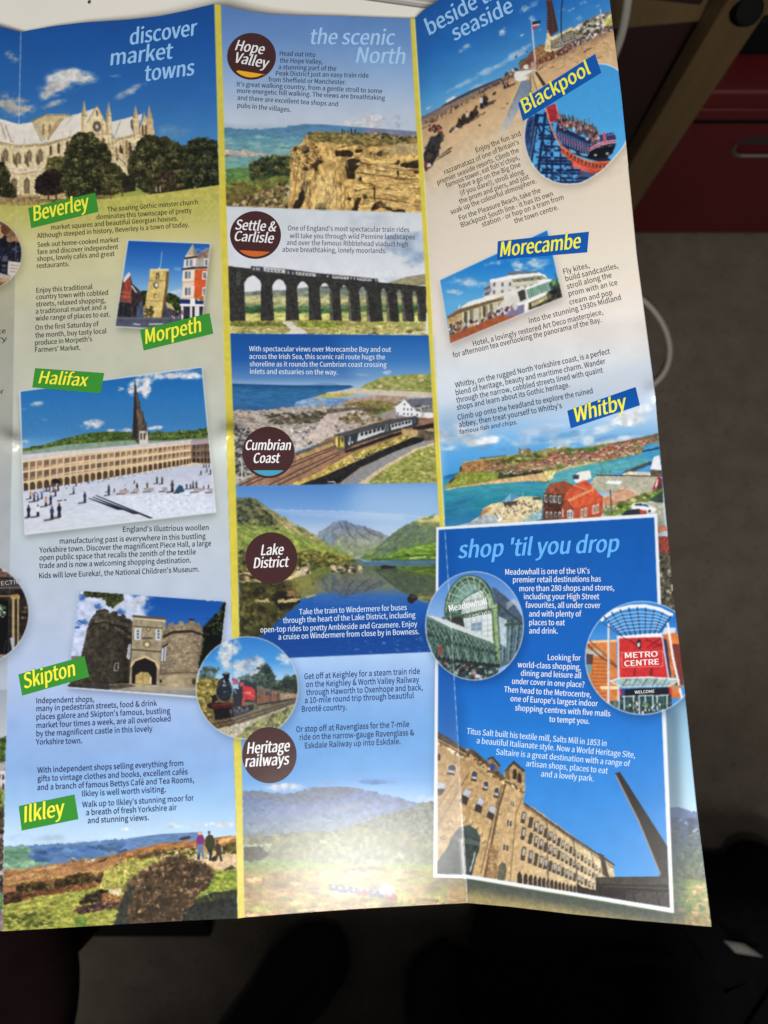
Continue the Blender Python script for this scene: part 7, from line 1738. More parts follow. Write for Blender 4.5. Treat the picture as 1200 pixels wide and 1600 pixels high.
F([(540, 1090), (640, 1080), (640, 1120), (540, 1160)], (150, 160, 120), n=.4); F([(940, 1040), (1060, 950), (1066, 1060), (1000, 1060)], (50, 70, 64), n=.2)
F([(900, 1060), (1060, 1060), (1085, 1280), (1000, 1280), (1010, 1160), (960, 1120)], (170, 170, 150), n=.1); L([(590, 940), (608, 1170)], 8, (60, 56, 50)); L([(585, 968), (680, 950)], 4, (90, 80, 70))
F([(770, 1100), (800, 1065), (880, 1052), (925, 1075), (1000, 1110), (1000, 1135), (960, 1150), (840, 1130)], (236, 238, 242)); F([(800, 1085), (820, 1068), (870, 1062), (890, 1090)], (60, 70, 84)); F([(890, 1090), (885, 1068), (925, 1080), (940, 1100)], (50, 80, 150)); E(940, 1135, 12, 14, (40, 40, 44))
F([(690, 1170), (740, 1125), (840, 1115), (920, 1140), (910, 1175), (700, 1180)], (40, 46, 58)); F([(850, 1130), (915, 1130), (915, 1155), (860, 1160)], (190, 60, 60))
F([(1000, 1275), (1080, 1265), (1100, 1310), (1020, 1330)], (206, 90, 60), n=.1)
for k in range(5):
    L([(1015 + k * 14, 1275), (1040 + k * 12, 1320)], 5, (230, 200, 180), .8)
V(680, 600, 6.316)
F([(450, 1310), (470, 1230), (560, 1180), (640, 1170), (850, 1110), (1050, 1110), (1060, 1180), (1050, 1290), (800, 1400), (300, 1400)], (220, 204, 160), n=.1, c=4)
F([(200, 1400), (330, 1370), (440, 1300), (560, 1290), (620, 1330), (600, 1400)], (170, 180, 190), n=.15); F([(440, 1310), (470, 1240), (540, 1210), (560, 1230), (470, 1300)], (200, 140, 90), n=.15)
F([(665, 1160), (745, 1080), (830, 1115), (740, 1160)], (120, 176, 214)); F([(745, 1080), (830, 1115), (745, 1158)], (84, 140, 190)); F([(660, 1165), (820, 1150), (790, 1190), (700, 1220)], (70, 60, 50), n=.3)
F([(840, 1370), (940, 1290), (1050, 1240), (1050, 1330), (900, 1380)], (150, 186, 190), n=.25, c=3); S([(650, 1190), (1040, 1130), (1040, 1240), (700, 1340), (600, 1300)], 80, 9, [(60, 50, 50), (150, 90, 80), (236, 232, 226), (90, 84, 80), (40, 60, 70)], 9, .7)
F([(960, 1120), (1050, 1110), (1050, 1140), (970, 1145)], (60, 84, 70)); F([(600, 1300), (640, 1290), (660, 1340), (620, 1370)], (236, 232, 226), n=.3, c=2); L([(585, 1270), (620, 1330)], 9, (50, 46, 44)); L([(730, 1190), (735, 1360)], 6, (200, 190, 170)); L([(865, 1065), (865, 1110)], 5, (220, 220, 216))
S([(110, 1100), (400, 1090), (300, 1380), (110, 1400)], 30, 26, [(60, 140, 180), (30, 100, 150)], 10, 4, a=.25, rot=-.3)
warp([(80, 620), (1200, 600), (1200, 1400), (80, 1400)], .6, 3, 5, .1)
V(850, 600, 5.714)
warp([(0, 440), (1060, 420), (1090, 1300), (0, 1250)], .5, 3, 5, .08)
V(0, 0, 1)
# right margin beside the blue box
F([(1026, 838), (1045, 838), (1052, 900), (1030, 905)], (150, 64, 54), n=.3, c=3)
F([(1028, 862), (1055, 865), (1062, 960), (1030, 960)], (84, 78, 64), n=.5, c=4); S([(1028, 866), (1055, 866), (1060, 950), (1030, 950)], 50, 2.6, [(40, 38, 34), (130, 124, 104), (70, 66, 56), (170, 170, 160)], 3)
clip()
clip(strip(FOLD2, EDGE3, 950, 1475))
F([(1020, 960), (1080, 960), (1115, 1475), (730, 1475), (730, 1370), (1040, 1430)], [(1080, (120, 160, 186)), (1150, (150, 196, 226)), (1262, (176, 214, 236)), (1264, (176, 214, 236)), (1475, (150, 150, 120))])
F([(1045, 1262), (1060, 1261), (1080, 1267), (1100, 1272), (1110, 1300), (1045, 1300)], (88, 110, 160), n=.12, c=4); F([(1045, 1276), (1080, 1278), (1110, 1285), (1115, 1385), (1045, 1380)], [(1280, (52, 74, 116)), (1320, (54, 80, 96)), (1345, (70, 92, 64)), (1375, (84, 84, 52))], n=.35, c=4)
S([(1050, 1300), (1110, 1305), (1112, 1372), (1050, 1370)], 130, 2.6, [(60, 90, 80), (90, 110, 80), (44, 60, 70), (110, 116, 84)], 4); S([(1060, 1278), (1100, 1282), (1100, 1305), (1060, 1300)], 12, 1.5, [(170, 180, 190)], 5)
F([(735, 1372), (1045, 1420), (1050, 1370), (1115, 1378), (1120, 1475), (735, 1475)], [(1378, (96, 130, 54)), (1386, (170, 160, 96)), (1392, (140, 150, 80)), (1420, (96, 130, 56)), (1434, (140, 120, 70)), (1460, (150, 130, 76))], n=.25, c=4, cy=2)
S([(1060, 1380), (1110, 1383), (1112, 1430), (1060, 1424)], 60, 3, [(120, 140, 64), (150, 150, 80), (90, 120, 50), (190, 150, 110)], 6, 2); E(1086, 1394, 4, 2.5, (214, 176, 140))
F([(730, 1374), (1050, 1428), (1060, 1475), (730, 1475)], [(0, (70, 84, 80)), (.35, (84, 88, 74)), (.7, (150, 136, 90)), (1, (160, 144, 92))], ax=[(900, 1398), (893, 1440)], n=.12, c=4)
clip()
clip(strip(FOLD2, EDGE3, 960, 1475))
warp([(1045, 1265), (1120, 1265), (1120, 1475), (1045, 1475)], 1.4, 4, 5, .12)
clip()

# ================= shop box
BOX = [(681.6, 823.8), (697, 822.6), (1026.8, 802), (1042, 1150), (1053.3, 1427), (890, 1399), (729.5, 1372.5), (677, 1371)]
INN = [(685.2, 827.8), (697, 827), (1022.4, 808.2), (1034, 1110), (1046.4, 1418), (890, 1393), (729.5, 1366.5), (683.4, 1366)]
F([(x + 3, y + 6) for x, y in BOX], (50, 60, 60), .5, soft=9)
F([(1045, 1110), (1060, 1110), (1072, 1450), (1048, 1440)], (40, 54, 70), .5, soft=8)
rr = []
F(BOX, (226, 230, 238))
clip(INN)
F(INN, [(800, (14, 84, 172)), (900, (16, 92, 184)), (1050, (18, 98, 194)), (1150, (32, 120, 212)), (1250, (52, 136, 220)), (1400, (84, 156, 228))], n=.02, c=20)
F([(680, 820), (712, 820), (730, 1400), (675, 1400)], (10, 60, 140), .3, soft=10)
F([(683, 1100), (730, 1100), (735, 1260), (683, 1260)], (20, 90, 170), .4, soft=8)
# Salts Mill
V(660, 1100, 4.7045)
SM, SMD = (186, 156, 110), (140, 112, 76)
F([(110, 205), (200, 255), (310, 330), (365, 335), (480, 430), (600, 545), (600, 490), (665, 420), (750, 490), (755, 650), (740, 720), (830, 770), (1050, 930), (1400, 1180), (1420, 1300), (1400, 1500), (100, 1300)], [(0, (176, 144, 98)), (.5, (192, 162, 116)), (1, (214, 196, 156))], ax=[(110, 700), (1300, 1200)], n=.1, c=5)
F([(108, 200), (200, 252), (320, 340), (330, 365), (200, 300), (108, 250)], (70, 60, 50), n=.2); L([(110, 270), (240, 340), (320, 390)], 16, (96, 76, 54)); S([(112, 280), (310, 390), (305, 405), (112, 300)], 26, 9, [(220, 200, 160), (84, 68, 50)], 3)
F([(315, 350), (365, 330), (490, 430), (610, 545), (600, 575), (480, 470), (370, 380), (330, 395)], (86, 70, 50), n=.25); S([(330, 385), (370, 375), (600, 570), (595, 590), (370, 405)], 50, 9, [(220, 196, 150), (90, 70, 50)], 4); L([(350, 440), (470, 520), (590, 610)], 7, (150, 118, 78), .8)
F([(485, 420), (490, 392), (530, 400), (555, 435), (570, 470), (540, 500), (495, 460)], (140, 116, 84), n=.2); L([(482, 405), (520, 392), (570, 455)], 13, (56, 50, 48)); E(514, 462, 22, 26, (50, 66, 130))
F([(605, 500), (668, 420), (752, 492), (750, 660), (700, 640), (620, 550)], (170, 140, 98), n=.15); F([(600, 495), (668, 415), (755, 490), (745, 500), (668, 440), (615, 500)], (56, 48, 44)); F([(605, 500), (640, 470), (645, 560), (615, 550)], (110, 88, 60))
for x_, y_ in ((680, 520), (714, 548)):
    F([(x_ - 16, y_ + 30), (x_ - 14, y_ - 30), (x_, y_ - 46), (x_ + 14, y_ - 24), (x_ + 14, y_ + 36)], (50, 42, 36))
L([(610, 570), (680, 600), (750, 650)], 16, (90, 72, 52)); S([(615, 575), (750, 640), (745, 660), (640, 600)], 26, 8, [(220, 196, 150), (100, 80, 56)], 5)
for p in ([(360, 430), (110, 900)], [(600, 590), (450, 1260)], [(270, 520), (110, 740)]):
    pass
L([(610, 590), (560, 760), (455, 1290)], 17, (96, 76, 56)); L([(590, 590), (530, 800), (430, 1240)], 6, (84, 66, 48)); L([(735, 690), (690, 800), (640, 1340)], 10, (140, 112, 76))
F([(280, 520), (340, 520), (115, 900), (110, 850)], (170, 140, 98), n=.15); L([(275, 520), (112, 760)], 7, (130, 102, 68)); L([(345, 500), (118, 890)], 7, (120, 94, 64))
F([(500, 1030), (560, 1050), (545, 1290), (470, 1270)], (156, 124, 84), n=.3, c=3)
L([(110, 690), (250, 710), (500, 850), (540, 870)], 6, (150, 120, 82)); L([(120, 510), (260, 560)], 6, (150, 120, 82)); L([(340, 580), (560, 700)], 6, (156, 126, 88))
def win(pts, sill=True, arch=0):
    F(pts, (60, 54, 52))
    (a0, b0), (a1, b1), (a2, b2), (a3, b3) = pts
    F([(a0 + 2, b0 + 3), (a1 - 2, b1 + 3), ((a1 + a2) / 2 - 2, (b1 + b2) / 2), ((a0 + a3) / 2 + 2, (b0 + b3) / 2)], (206, 210, 220), .85)
for x_, y_, w_, h_ in ((215, 490, 62, 76), (382, 535, 46, 76), (465, 605, 40, 70), (545, 655, 38, 76)):
    E(x_, y_ - h_ * .3, w_ * .62, h_ * .38, (206, 178, 132)); E(x_ + 2, y_ - h_ * .24, w_ * .45, h_ * .32, (64, 66, 84)); win([(x_ - w_ * .34, y_ - h_ * .1), (x_ + w_ * .5, y_ - h_ * .0), (x_ + w_ * .28, y_ + h_ * .5), (x_ - w_ * .6, y_ + h_ * .38)])
E(118, 390, 16, 26, (64, 54, 48))
for p in ([(110, 565), (178, 590), (150, 660), (110, 680)], [(315, 615), (365, 640), (325, 745), (270, 715)], [(412, 680), (458, 700), (430, 805), (380, 780)], [(500, 740), (545, 760), (515, 860), (470, 830)]):
    F([(x - 2, y - 6) for x, y in p], (206, 178, 132)); win(p)
for k in range(26):
    t = math.pi * (.08 + .84 * k / 25); cx_, cy_ = 325 + 128 * math.cos(t) * 1.05, 1010 - 155 * math.sin(t) + (math.cos(t) * 60)
    E(cx_, cy_, 15, 20, [(196, 166, 118), (150, 122, 84), (210, 184, 140)][k % 3], rot=20)
F([(105, 1165), (180, 1060), (230, 960), (270, 905), (340, 888), (400, 925), (425, 985), (420, 1060), (380, 1180), (362, 1270), (105, 1255)], (56, 66, 64), n=.18, c=5); F([(215, 970), (425, 1010), (422, 1045), (200, 1000)], (84, 94, 90)); L([(388, 1090), (350, 1230)], 8, (196, 206, 206)); F([(300, 900), (345, 890), (400, 930), (420, 990), (310, 960)], (70, 84, 84), .8)
E(150, 985, 20, 14, (44, 40, 40)); R(138, 980, 162, 990, (206, 200, 190))
F([(545, 1300), (560, 1190), (585, 1160), (612, 1175), (618, 1220), (605, 1310)], (96, 92, 74), n=.15); L([(550, 1180), (590, 1145), (628, 1180)], 9, (214, 180, 130))
for x_, y_, w_, h_ in ((662, 720, 26, 70), (640, 860, 36, 80), (612, 1040, 40, 86)):
    F([(x_ - w_ * .6, y_ - h_ * .8), (x_ + w_ * .7, y_ - h_ * .7), (x_ + w_ * .6, y_ + h_ * .6), (x_ - w_ * .7, y_ + h_ * .5)], (206, 176, 128)); F([(x_ - w_ * .4, y_ - h_ * .1), (x_ + w_ * .45, y_), (x_ + w_ * .4, y_ + h_ * .5), (x_ - w_ * .5, y_ + h_ * .4)], (70, 62, 58)); L([(x_, y_ - 5), (x_ - 2, y_ + h_ * .45)], 6, (214, 206, 200))
L([(745, 730), (830, 790), (1050, 945), (1410, 1185)], 14, (76, 62, 52))
for k in range(60):
    t = k / 59.
    E(750 + 650 * t, 752 + 450 * t, 4, 6, (60, 50, 44))
rows = ((835, 1275, 92, 28), (955, 1335, 96, 30), (1100, 1395, 106, 34))
for yl, yr, h0, h1 in rows:
    for k in range(22):
        t = (k / 21.) ** .82
        x_ = 742 + 640 * t; y_ = yl + (yr - yl) * t; h_ = h0 + (h1 - h0) * t; w_ = 30 - 17 * t
        lean = -8 * (1 - t)
        F([(x_ - w_ * .5 - lean, y_ - h_ * .5), (x_ + w_ * .5 - lean, y_ - h_ * .42), (x_ + w_ * .5 + lean, y_ + h_ * .5), (x_ - w_ * .5 + lean, y_ + h_ * .42)], (70, 60, 54))
        if (k * 5 + int(yl)) % 3:
            F([(x_ - w_ * .3 - lean, y_ - h_ * .4), (x_ + w_ * .3 - lean, y_ - h_ * .34), (x_ + w_ * .3, y_ + h_ * .15), (x_ - w_ * .3, y_ + h_ * .1)], (206, 206, 206), .8)
        L([(x_ - w_ * .7 + lean, y_ + h_ * .52), (x_ + w_ * .7 + lean, y_ + h_ * .6)], 5, (214, 190, 146))
for k in range(22):
    t = (k / 21.) ** .85
    x_ = 715 + 610 * t; y_ = 1285 + 130 * t; h_ = 100 - 40 * t; w_ = 36 - 16 * t
    F([(x_ - w_ * .7, y_ + h_ * .6), (x_ - w_ * .7, y_ - h_ * .4), (x_, y_ - h_ * .75), (x_ + w_ * .7, y_ - h_ * .35), (x_ + w_ * .7, y_ + h_ * .7)], (210, 178, 130)); F([(x_ - w_ * .5, y_ + h_ * .6), (x_ - w_ * .5, y_ - h_ * .3), (x_, y_ - h_ * .58), (x_ + w_ * .5, y_ - h_ * .25), (x_ + w_ * .5, y_ + h_ * .7)], (44, 38, 36))
L([(915, 860), (925, 1350)], 8, (96, 80, 64))
V(860, 1180, 4.615)
L([(165, 605), (205, 990)], 8, (84, 72, 62)); L([(295, 700), (330, 900)], 6, (110, 96, 80))
F([(350, 708), (385, 720), (400, 780), (425, 880), (385, 870)], (70, 60, 52), n=.2)
F([(190, 925), (240, 955), (330, 975), (330, 880), (800, 875), (870, 880), (870, 1130), (190, 1010)], (30, 26, 26), n=.2)
F([(330, 885), (795, 880), (870, 890), (870, 935), (560, 935), (350, 925)], (62, 56, 46), n=.25); L([(385, 945), (860, 960)], 10, (90, 84, 70), .7); F([(545, 975), (860, 990), (860, 1110), (540, 1050)], (58, 52, 46), n=.25); L([(595, 985), (610, 1060)], 12, (26, 24, 26)); L([(770, 985), (790, 1085)], 13, (26, 24, 26)); L([(540, 975), (600, 1000), (680, 970)], 8, (20, 20, 22))
F([(465, 132), (500, 120), (845, 660), (870, 720), (870, 890), (790, 880), (785, 835), (640, 480)], (48, 44, 40), n=.15, c=3); L([(470, 140), (640, 480), (795, 860)], 8, (190, 150, 110), .9); F([(500, 120), (845, 660), (860, 720), (700, 470)], (40, 38, 38), .7)
for x_, y_ in ((516, 190), (570, 285), (650, 420)):
    F([(x_ - 8, y_ - 14), (x_ + 6, y_ - 10), (x_ + 10, y_ + 16), (x_ - 2, y_ + 14)], (40, 34, 28))
V(660, 1100, 4.7045)
warp([(105, 200), (760, 420), (1400, 1180), (1400, 1500), (105, 1280)], .7, 3, 5, .09)
clip(); V(0, 0, 1)

# ================= Meadowhall circle
c4 = EP(741.4, 977.8, 76.5, 84.8)
shadow(c4, (4, 6), 9, .45, (10, 40, 90))
clip(c4)
V(660, 800, 5.4545)
R(0, 480, 900, 1450, [(500, (66, 122, 200)), (700, (96, 146, 214)), (900, (130, 172, 226))])
F([(185, 880), (200, 740), (240, 650), (310, 580), (390, 545), (470, 550), (540, 590), (590, 660), (620, 760), (640, 830), (600, 1100), (400, 1000), (240, 940)], (64, 92, 84), n=.2, c=4)
F([(240, 860), (240, 740), (300, 650), (380, 600), (450, 590), (500, 650), (420, 690), (330, 760), (300, 850)], (110, 150, 150), n=.25, c=4); F([(340, 760), (420, 700), (520, 660), (590, 740), (580, 860), (330, 900)], (190, 204, 206), n=.12)
GN, GD = (146, 176, 128), (54, 80, 60)
for rx_, ry_, c_ in ((215, 330, GD), (205, 320, GN), (170, 280, GN), (160, 270, GD)):
    L([(405 + rx_ * math.cos(t), 870 - ry_ * math.sin(t)) for t in np.linspace(.12, math.pi - .05, 30)], 9, c_)
for t in np.linspace(.3, math.pi - .3, 10):
    L([(405 + 205 * math.cos(t), 870 - 320 * math.sin(t)), (440 + 110 * math.cos(t), 830 - 170 * math.sin(t))], 7, (190, 206, 180))
for r_ in (.62, .78):
    L([(430 + 205 * r_ * math.cos(t), 850 - 300 * r_ * math.sin(t)) for t in np.linspace(.3, math.pi - .2, 24)], 6, (120, 150, 120))
F([(345, 905), (590, 850), (610, 1110), (480, 1060), (360, 980)], (206, 216, 220), n=.06); 
for x_ in (370, 415, 460, 505, 555):
    L([(x_, 900), (x_ + 2, 1070)], 5, (140, 156, 160))
for y_ in (930, 975, 1020, 1065):
    L([(355, y_ + 10), (600, y_ - 14)], 4, (150, 166, 170))
F([(415, 950), (505, 935), (505, 1010), (415, 1015)], (120, 144, 170)); L([(460, 942), (460, 1014)], 6, (170, 186, 196)); L([(415, 982), (505, 974)], 6, (170, 186, 196))
L([(170, 905), (345, 880), (610, 820)], 20, (84, 104, 76)); L([(240, 800), (300, 780), (600, 720)], 6, (110, 140, 110)); F([(200, 905), (345, 885), (360, 990), (280, 960)], (50, 58, 54), n=.3)
# right flank of the building
F([(590, 640), (625, 650), (780, 780), (860, 910), (860, 960), (640, 790), (620, 760)], (70, 86, 110), n=.12); F([(630, 790), (860, 950), (850, 1100), (760, 1280), (660, 1330), (640, 1000)], (74, 96, 110), n=.3, c=4)
for k in range(9):
    L([(690 + k * 20, 940), (680 + k * 17, 1270)], 6, [(150, 180, 186), (40, 50, 56), (96, 130, 140)][k % 3])
F([(650, 890), (720, 920), (715, 1160), (665, 1120)], (170, 190, 200), n=.12); F([(700, 950), (850, 935), (855, 960), (700, 975)], (60, 80, 66)); L([(640, 780), (760, 880), (855, 955)], 12, (50, 60, 66))
for k in range(4):
    L([(720, 780 + k * 16), (780, 742 + k * 12), (850, 800 + k * 22)], 6, (190, 200, 206))
F([(580, 790), (640, 790), (640, 850), (600, 860)], GN); F([(590, 840), (635, 840), (668, 1330), (615, 1330), (600, 1100)], (134, 160, 110), n=.08); F([(590, 840), (602, 840), (640, 1330), (615, 1330)], (84, 110, 76)); L([(560, 830), (660, 815)], 10, (84, 110, 80)); F([(640, 780), (670, 790), (665, 850), (640, 840)], (60, 76, 60))
# glazed arcade roof
F([(30, 880), (240, 990), (430, 1020), (610, 1110), (650, 1330), (640, 1440), (200, 1440), (40, 1100)], (66, 92, 86), n=.35, c=4)
F([(30, 880), (110, 890), (340, 975), (610, 1100), (610, 1120), (420, 1050), (240, 985)], (200, 210, 210)); L([(40, 900), (260, 1010), (610, 1130)], 9, (110, 130, 126)); L([(40, 1040), (240, 1110), (640, 1200)], 15, (40, 52, 48)); L([(110, 1240), (300, 1270), (660, 1310)], 26, (36, 40, 40))
for k in range(16):
    x_ = 60 + k * 38
    L([(x_, 940 + k * 14), (x_ + 60, 1090 + k * 8)], 6, (130, 160, 150)); L([(x_ + 40, 960 + k * 13), (x_ - 10, 1080 + k * 9)], 5, (40, 60, 56)); L([(x_, 1110 + k * 8), (x_ + 30, 1240 + k * 4)], 7, [(150, 180, 170), (36, 50, 48)][k % 2]); L([(x_ + 26, 1110 + k * 8), (x_ - 10, 1240 + k * 4)], 5, (96, 130, 120))
F([(135, 1150), (170, 1140), (165, 1220), (140, 1210)], (150, 60, 56)); L([(140, 980), (220, 1060), (250, 1180)], 7, (50, 64, 70))
F([(160, 1260), (660, 1320), (600, 1440), (200, 1440)], (44, 54, 54), n=.5, c=3); S([(180, 1280), (650, 1330), (560, 1430), (260, 1420)], 110, 12, [(90, 130, 130), (150, 180, 180), (30, 36, 40), (60, 84, 90), (170, 90, 80)], 6); R(450, 1385, 490, 1415, (190, 206, 220))
warp([(30, 500), (860, 500), (860, 1440), (30, 1440)], .5, 3, 5, .08)
clip(); V(0, 0, 1)
ring(c4, 1.3, (206, 218, 236))

# ================= Metro Centre circle, cut by the sheet edge
c5 = EP(1003.4, 1028, 88.8, 88.5)
clip(strip(FOLD2, EDGE3, 900, 1200))
shadow(c5, (2, 7), 9, .45, (20, 50, 100))
clip(); clip(c5)
V(860, 820, 5.16)
R(200, 600, 1250, 1560, [(620, (54, 140, 220)), (700, (24, 104, 196)), (900, (60, 140, 220))])
F([(290, 960), (530, 925), (545, 1500), (300, 1500)], (206, 122, 62), n=.06); F([(300, 935), (540, 925), (540, 945), (300, 955)], (236, 190, 140))
for k in range(13):
    y_ = 1080 + k * 30
    F([(330, y_), (460, y_ + 4), (460, y_ + 15), (330, y_ + 12)], (176, 88, 44))
F([(290, 1000), (340, 990), (420, 1030), (420, 1060), (290, 1060)], (190, 180, 170)); F([(290, 1040), (345, 1045), (340, 1130), (290, 1130)], (80, 60, 66)); F([(290, 1125), (330, 1125), (330, 1200), (300, 1200)], (96, 150, 160)); F([(400, 1300), (545, 1300), (545, 1325), (410, 1330)], (240, 210, 160))
L([(310, 930), (420, 1030), (560, 1160)], 9, (110, 70, 60), .8); L([(295, 960), (410, 1070), (700, 1240)], 14, (96, 56, 40), .75); L([(300, 985), (480, 1110), (620, 1230)], 8, (120, 70, 50), .7)
F([(905, 880), (1020, 870), (1030, 900), (1060, 1400), (960, 1400)], (206, 110, 56), n=.1); F([(920, 885), (1030, 880), (1060, 1000), (1000, 1010)], (216, 120, 60)); F([(975, 960), (1060, 960), (1075, 1310), (1010, 1300)], (120, 52, 44)); F([(920, 830), (1010, 830), (1010, 870), (900, 885)], (206, 214, 230)); 
F([(545, 915), (895, 905), (950, 1240), (940, 1270), (560, 1275)], (202, 44, 46), n=.05)
for y_ in (960, 1060, 1160, 1220):
    L([(545, y_), (935, y_ - 6)], 3, (170, 30, 36), .8)
F([(895, 905), (940, 930), (975, 1240), (950, 1260)], (50, 50, 84)); L([(900, 900), (955, 1250)], 12, (214, 214, 226))
F([(535, 895), (620, 885), (900, 870), (900, 905), (620, 912), (535, 918)], (236, 236, 240)); F([(540, 910), (555, 910), (560, 1480), (540, 1480)], (206, 206, 214))
for p in ([(770, 925), (900, 980)], [(890, 915), (780, 990)], [(640, 930), (720, 990)], [(830, 990), (900, 960)]):
    L(p, 12, (120, 24, 36), .8)
F([(690, 960), (710, 915), (730, 930), (735, 985), (720, 1005), (700, 990)], (44, 36, 46)); E(712, 968, 12, 18, (206, 206, 214)); 
L([(575, 1030), (575, 1150), (905, 1140), (905, 1020), (575, 1030)], 4, (236, 190, 190), .9)
for x_, w_ in ((675, 14), (810, 26)):
    L([(x_ + 8, 1160), (x_ - 5, 1250)], w_, (120, 24, 40), .8)
# canopy fan
F([(420, 745), (520, 680), (640, 650), (740, 645), (880, 670), (975, 720), (960, 740), (850, 860), (640, 890), (560, 890)], (54, 134, 212), .9)
L([(405, 775), (430, 745), (520, 690), (640, 660), (760, 655), (880, 680), (985, 730)], 30, (232, 234, 240))
for k in range(9):
    t = k / 8.
    xa, ya = 425 + 550 * t, 755 - 90 * math.sin(math.pi * (t * .85 + .08)); xb, yb = 575 + 300 * t, 893 - 20 * t
    L([(xa, ya), (xb, yb)], 10, (40, 56, 90))
for k in range(1, 7):
    t = k / 7.
    L([(430 + 140 * t + 3, 755 + 130 * t), (560 + 60 * t, 690 + 190 * t), (720 + 10 * t, 672 + 200 * t), (860 - 20 * t, 690 + 175 * t), (965 - 100 * t, 735 + 130 * t)], 7, (190, 214, 236), .9)
L([(470, 800), (468, 1450)], 17, (226, 228, 234)); L([(476, 810), (475, 1450)], 6, (140, 140, 156)); L([(945, 790), (990, 1080), (1065, 1420)], 18, (232, 232, 238)); L([(400, 775), (640, 945)], 7, (60, 70, 100), .8)
# glass canopy, entrance
F([(480, 1265), (560, 1235), (1010, 1230), (1040, 1250), (960, 1300), (580, 1310)], (150, 176, 176), n=.2, c=4)
L([(480, 1262), (560, 1235), (800, 1228), (1040, 1248)], 9, (236, 240, 240)); L([(500, 1275), (580, 1308), (960, 1300), (1040, 1252)], 7, (214, 226, 226))
for x_ in (600, 680, 760, 840, 920):
    L([(x_ + 20, 1240), (x_ - 20, 1302)], 7, (60, 84, 84))
F([(555, 1325), (960, 1310), (975, 1370), (560, 1380)], (24, 24, 34)); F([(555, 1325), (575, 1325), (580, 1385), (560, 1385)], (200, 40, 50)); F([(575, 1325), (600, 1325), (600, 1375), (580, 1380)], (40, 70, 150)); F([(955, 1312), (975, 1310), (980, 1370), (960, 1370)], (200, 50, 56))
F([(560, 1380), (975, 1365), (985, 1540), (560, 1540)], (44, 70, 76), n=.4, c=4)
for x_ in (595, 670, 715, 765, 825, 860, 940):
    L([(x_, 1378), (x_ + 2, 1520)], 10, (206, 222, 222))
L([(580, 1385), (680, 1380)], 8, (206, 222, 222)); L([(715, 1378), (830, 1375)], 8, (206, 222, 222)); L([(850, 1378), (950, 1372)], 8, (206, 222, 222))
S([(580, 1430), (960, 1430), (950, 1530), (580, 1530)], 90, 9, [(20, 20, 26), (150, 190, 190), (110, 160, 70), (220, 220, 220), (60, 60, 80), (40, 60, 64)], 7, .8)
F([(480, 1420), (550, 1420), (550, 1500), (500, 1480)], (70, 96, 96), n=.4); F([(980, 1300), (1060, 1290), (1080, 1300), (1075, 1312), (985, 1325)], (150, 140, 120))
for x_, y_ in ((700, 1430), (640, 1440), (745, 1500)):
    folk(x_, y_ + 50, 70, (210, 214, 210), (40, 40, 50))
warp([(280, 900), (1090, 860), (1090, 1540), (300, 1540)], .4, 3, 5, .06)
clip(); V(0, 0, 1)
ring(c5, 1.3, (206, 224, 240))
# worn ink along the right-hand fold inside the box
for y_ in range(828, 1405, 5):
    L([(fx(FOLD2, y_), y_), (fx(FOLD2, y_ + 5), y_ + 5)], 1.1, (226, 232, 240), .6 + .3 * math.sin(y_ * .4))

# printing softens the pictures a little: slight blur and paler colour
K = np.array([.13, .74, .13], np.float32)
for ax_ in (0, 1):
    CV = sum(K[i] * np.roll(CV, i - 1, axis=ax_) for i in range(3))
g_ = CV @ np.array([.3, .55, .15], np.float32)
CV = np.clip(g_[..., None] + (CV - g_[..., None]) * .95, 0, 1); CV = CV * .985 + .006
# ------------------------------------------------------------------ the leaflet: paper surface
YT = [(-170, 0), (0, 41.7), (32.7, 50), (50, 46.7), (83, 40.7), (133, 35), (200, 30.7), (250, 25), (293, 16), (335, 6), (345, 7.8), (365, 13), (388, 18), (417, 22), (461, 24), (534, 25.4), (641, 29), (648.4, 28.7), (658, 18.5), (669, 11), (680.5, 3.4), (720, -18), (800, -56), (942, -112)]
YB = [(-170, 1432), (3.5, 1455), (100, 1449.5), (200, 1443.5), (300, 1438), (371.6, 1435), (382, 1433.5), (460, 1427), (560, 1420), (650, 1415), (730, 1410.8), (800, 1417), (900, 1429), (1000, 1438.5), (1112, 1448)]
HK = [[(-130, .0130), (1455, .0100)], [(-130, .0010), (1455, .0070)], [(-130, .0135), (700, .0110), (1455, .0090)], [(-130, .0018), (1455, .0005)], [(-130, .056), (200, .045), (500, .030), (700, .029), (1449, .027)]]
CREASE = [(-170, 694), (20, 692), (350, 684), (690, 683), (1023, 613), (1100, 600)]

def H(x, y):
    """height of the paper above the desk at layout position (x, y)"""
    x = np.asarray(x, float); y = np.asarray(y, float)
    f = [fx(FOLD0, y) - 310, fx(FOLD0, y), fx(FOLD1, y), fx(FOLD2, y), fx(EDGE3, y)]
    h = [fx(k, y) for k in HK]
    low_ = np.clip(y / 1400, 0, 1)
    out = np.zeros_like(x + y)
    for i, e in enumerate((lambda u: u, lambda u: u ** (1.35 - .35 * low_), lambda u: 1 - (1 - u) ** (2.2 - 1.2 * low_), lambda u: u ** (.82 + .18 * low_))):
        u = (x - f[i]) / (f[i + 1] - f[i])
        v = h[i] + (h[i + 1] - h[i]) * e(np.clip(u, 0, 1))
        if i == 3:
            v = np.where(u > 1, h[4] + (u - 1) * (h[4] - h[3]), v)
        out = np.where((u >= 0) if i else (u <= 1), v, out)
    dy = y - fx(CREASE, x)
    out = out + .0014 * np.exp(-(dy / 34) ** 2)
    for cx_, cy_, a_, r_ in ((20, 690, .0030, 11), (360, 676, .0034, 13), (1020, 612, .0016, 12), (344, 690, .0016, 20), (6, 682, .0014, 12)):
        out = out + a_ * np.exp(-((x - cx_) ** 2 + (y - cy_) ** 2) / r_ ** 2)
    return out

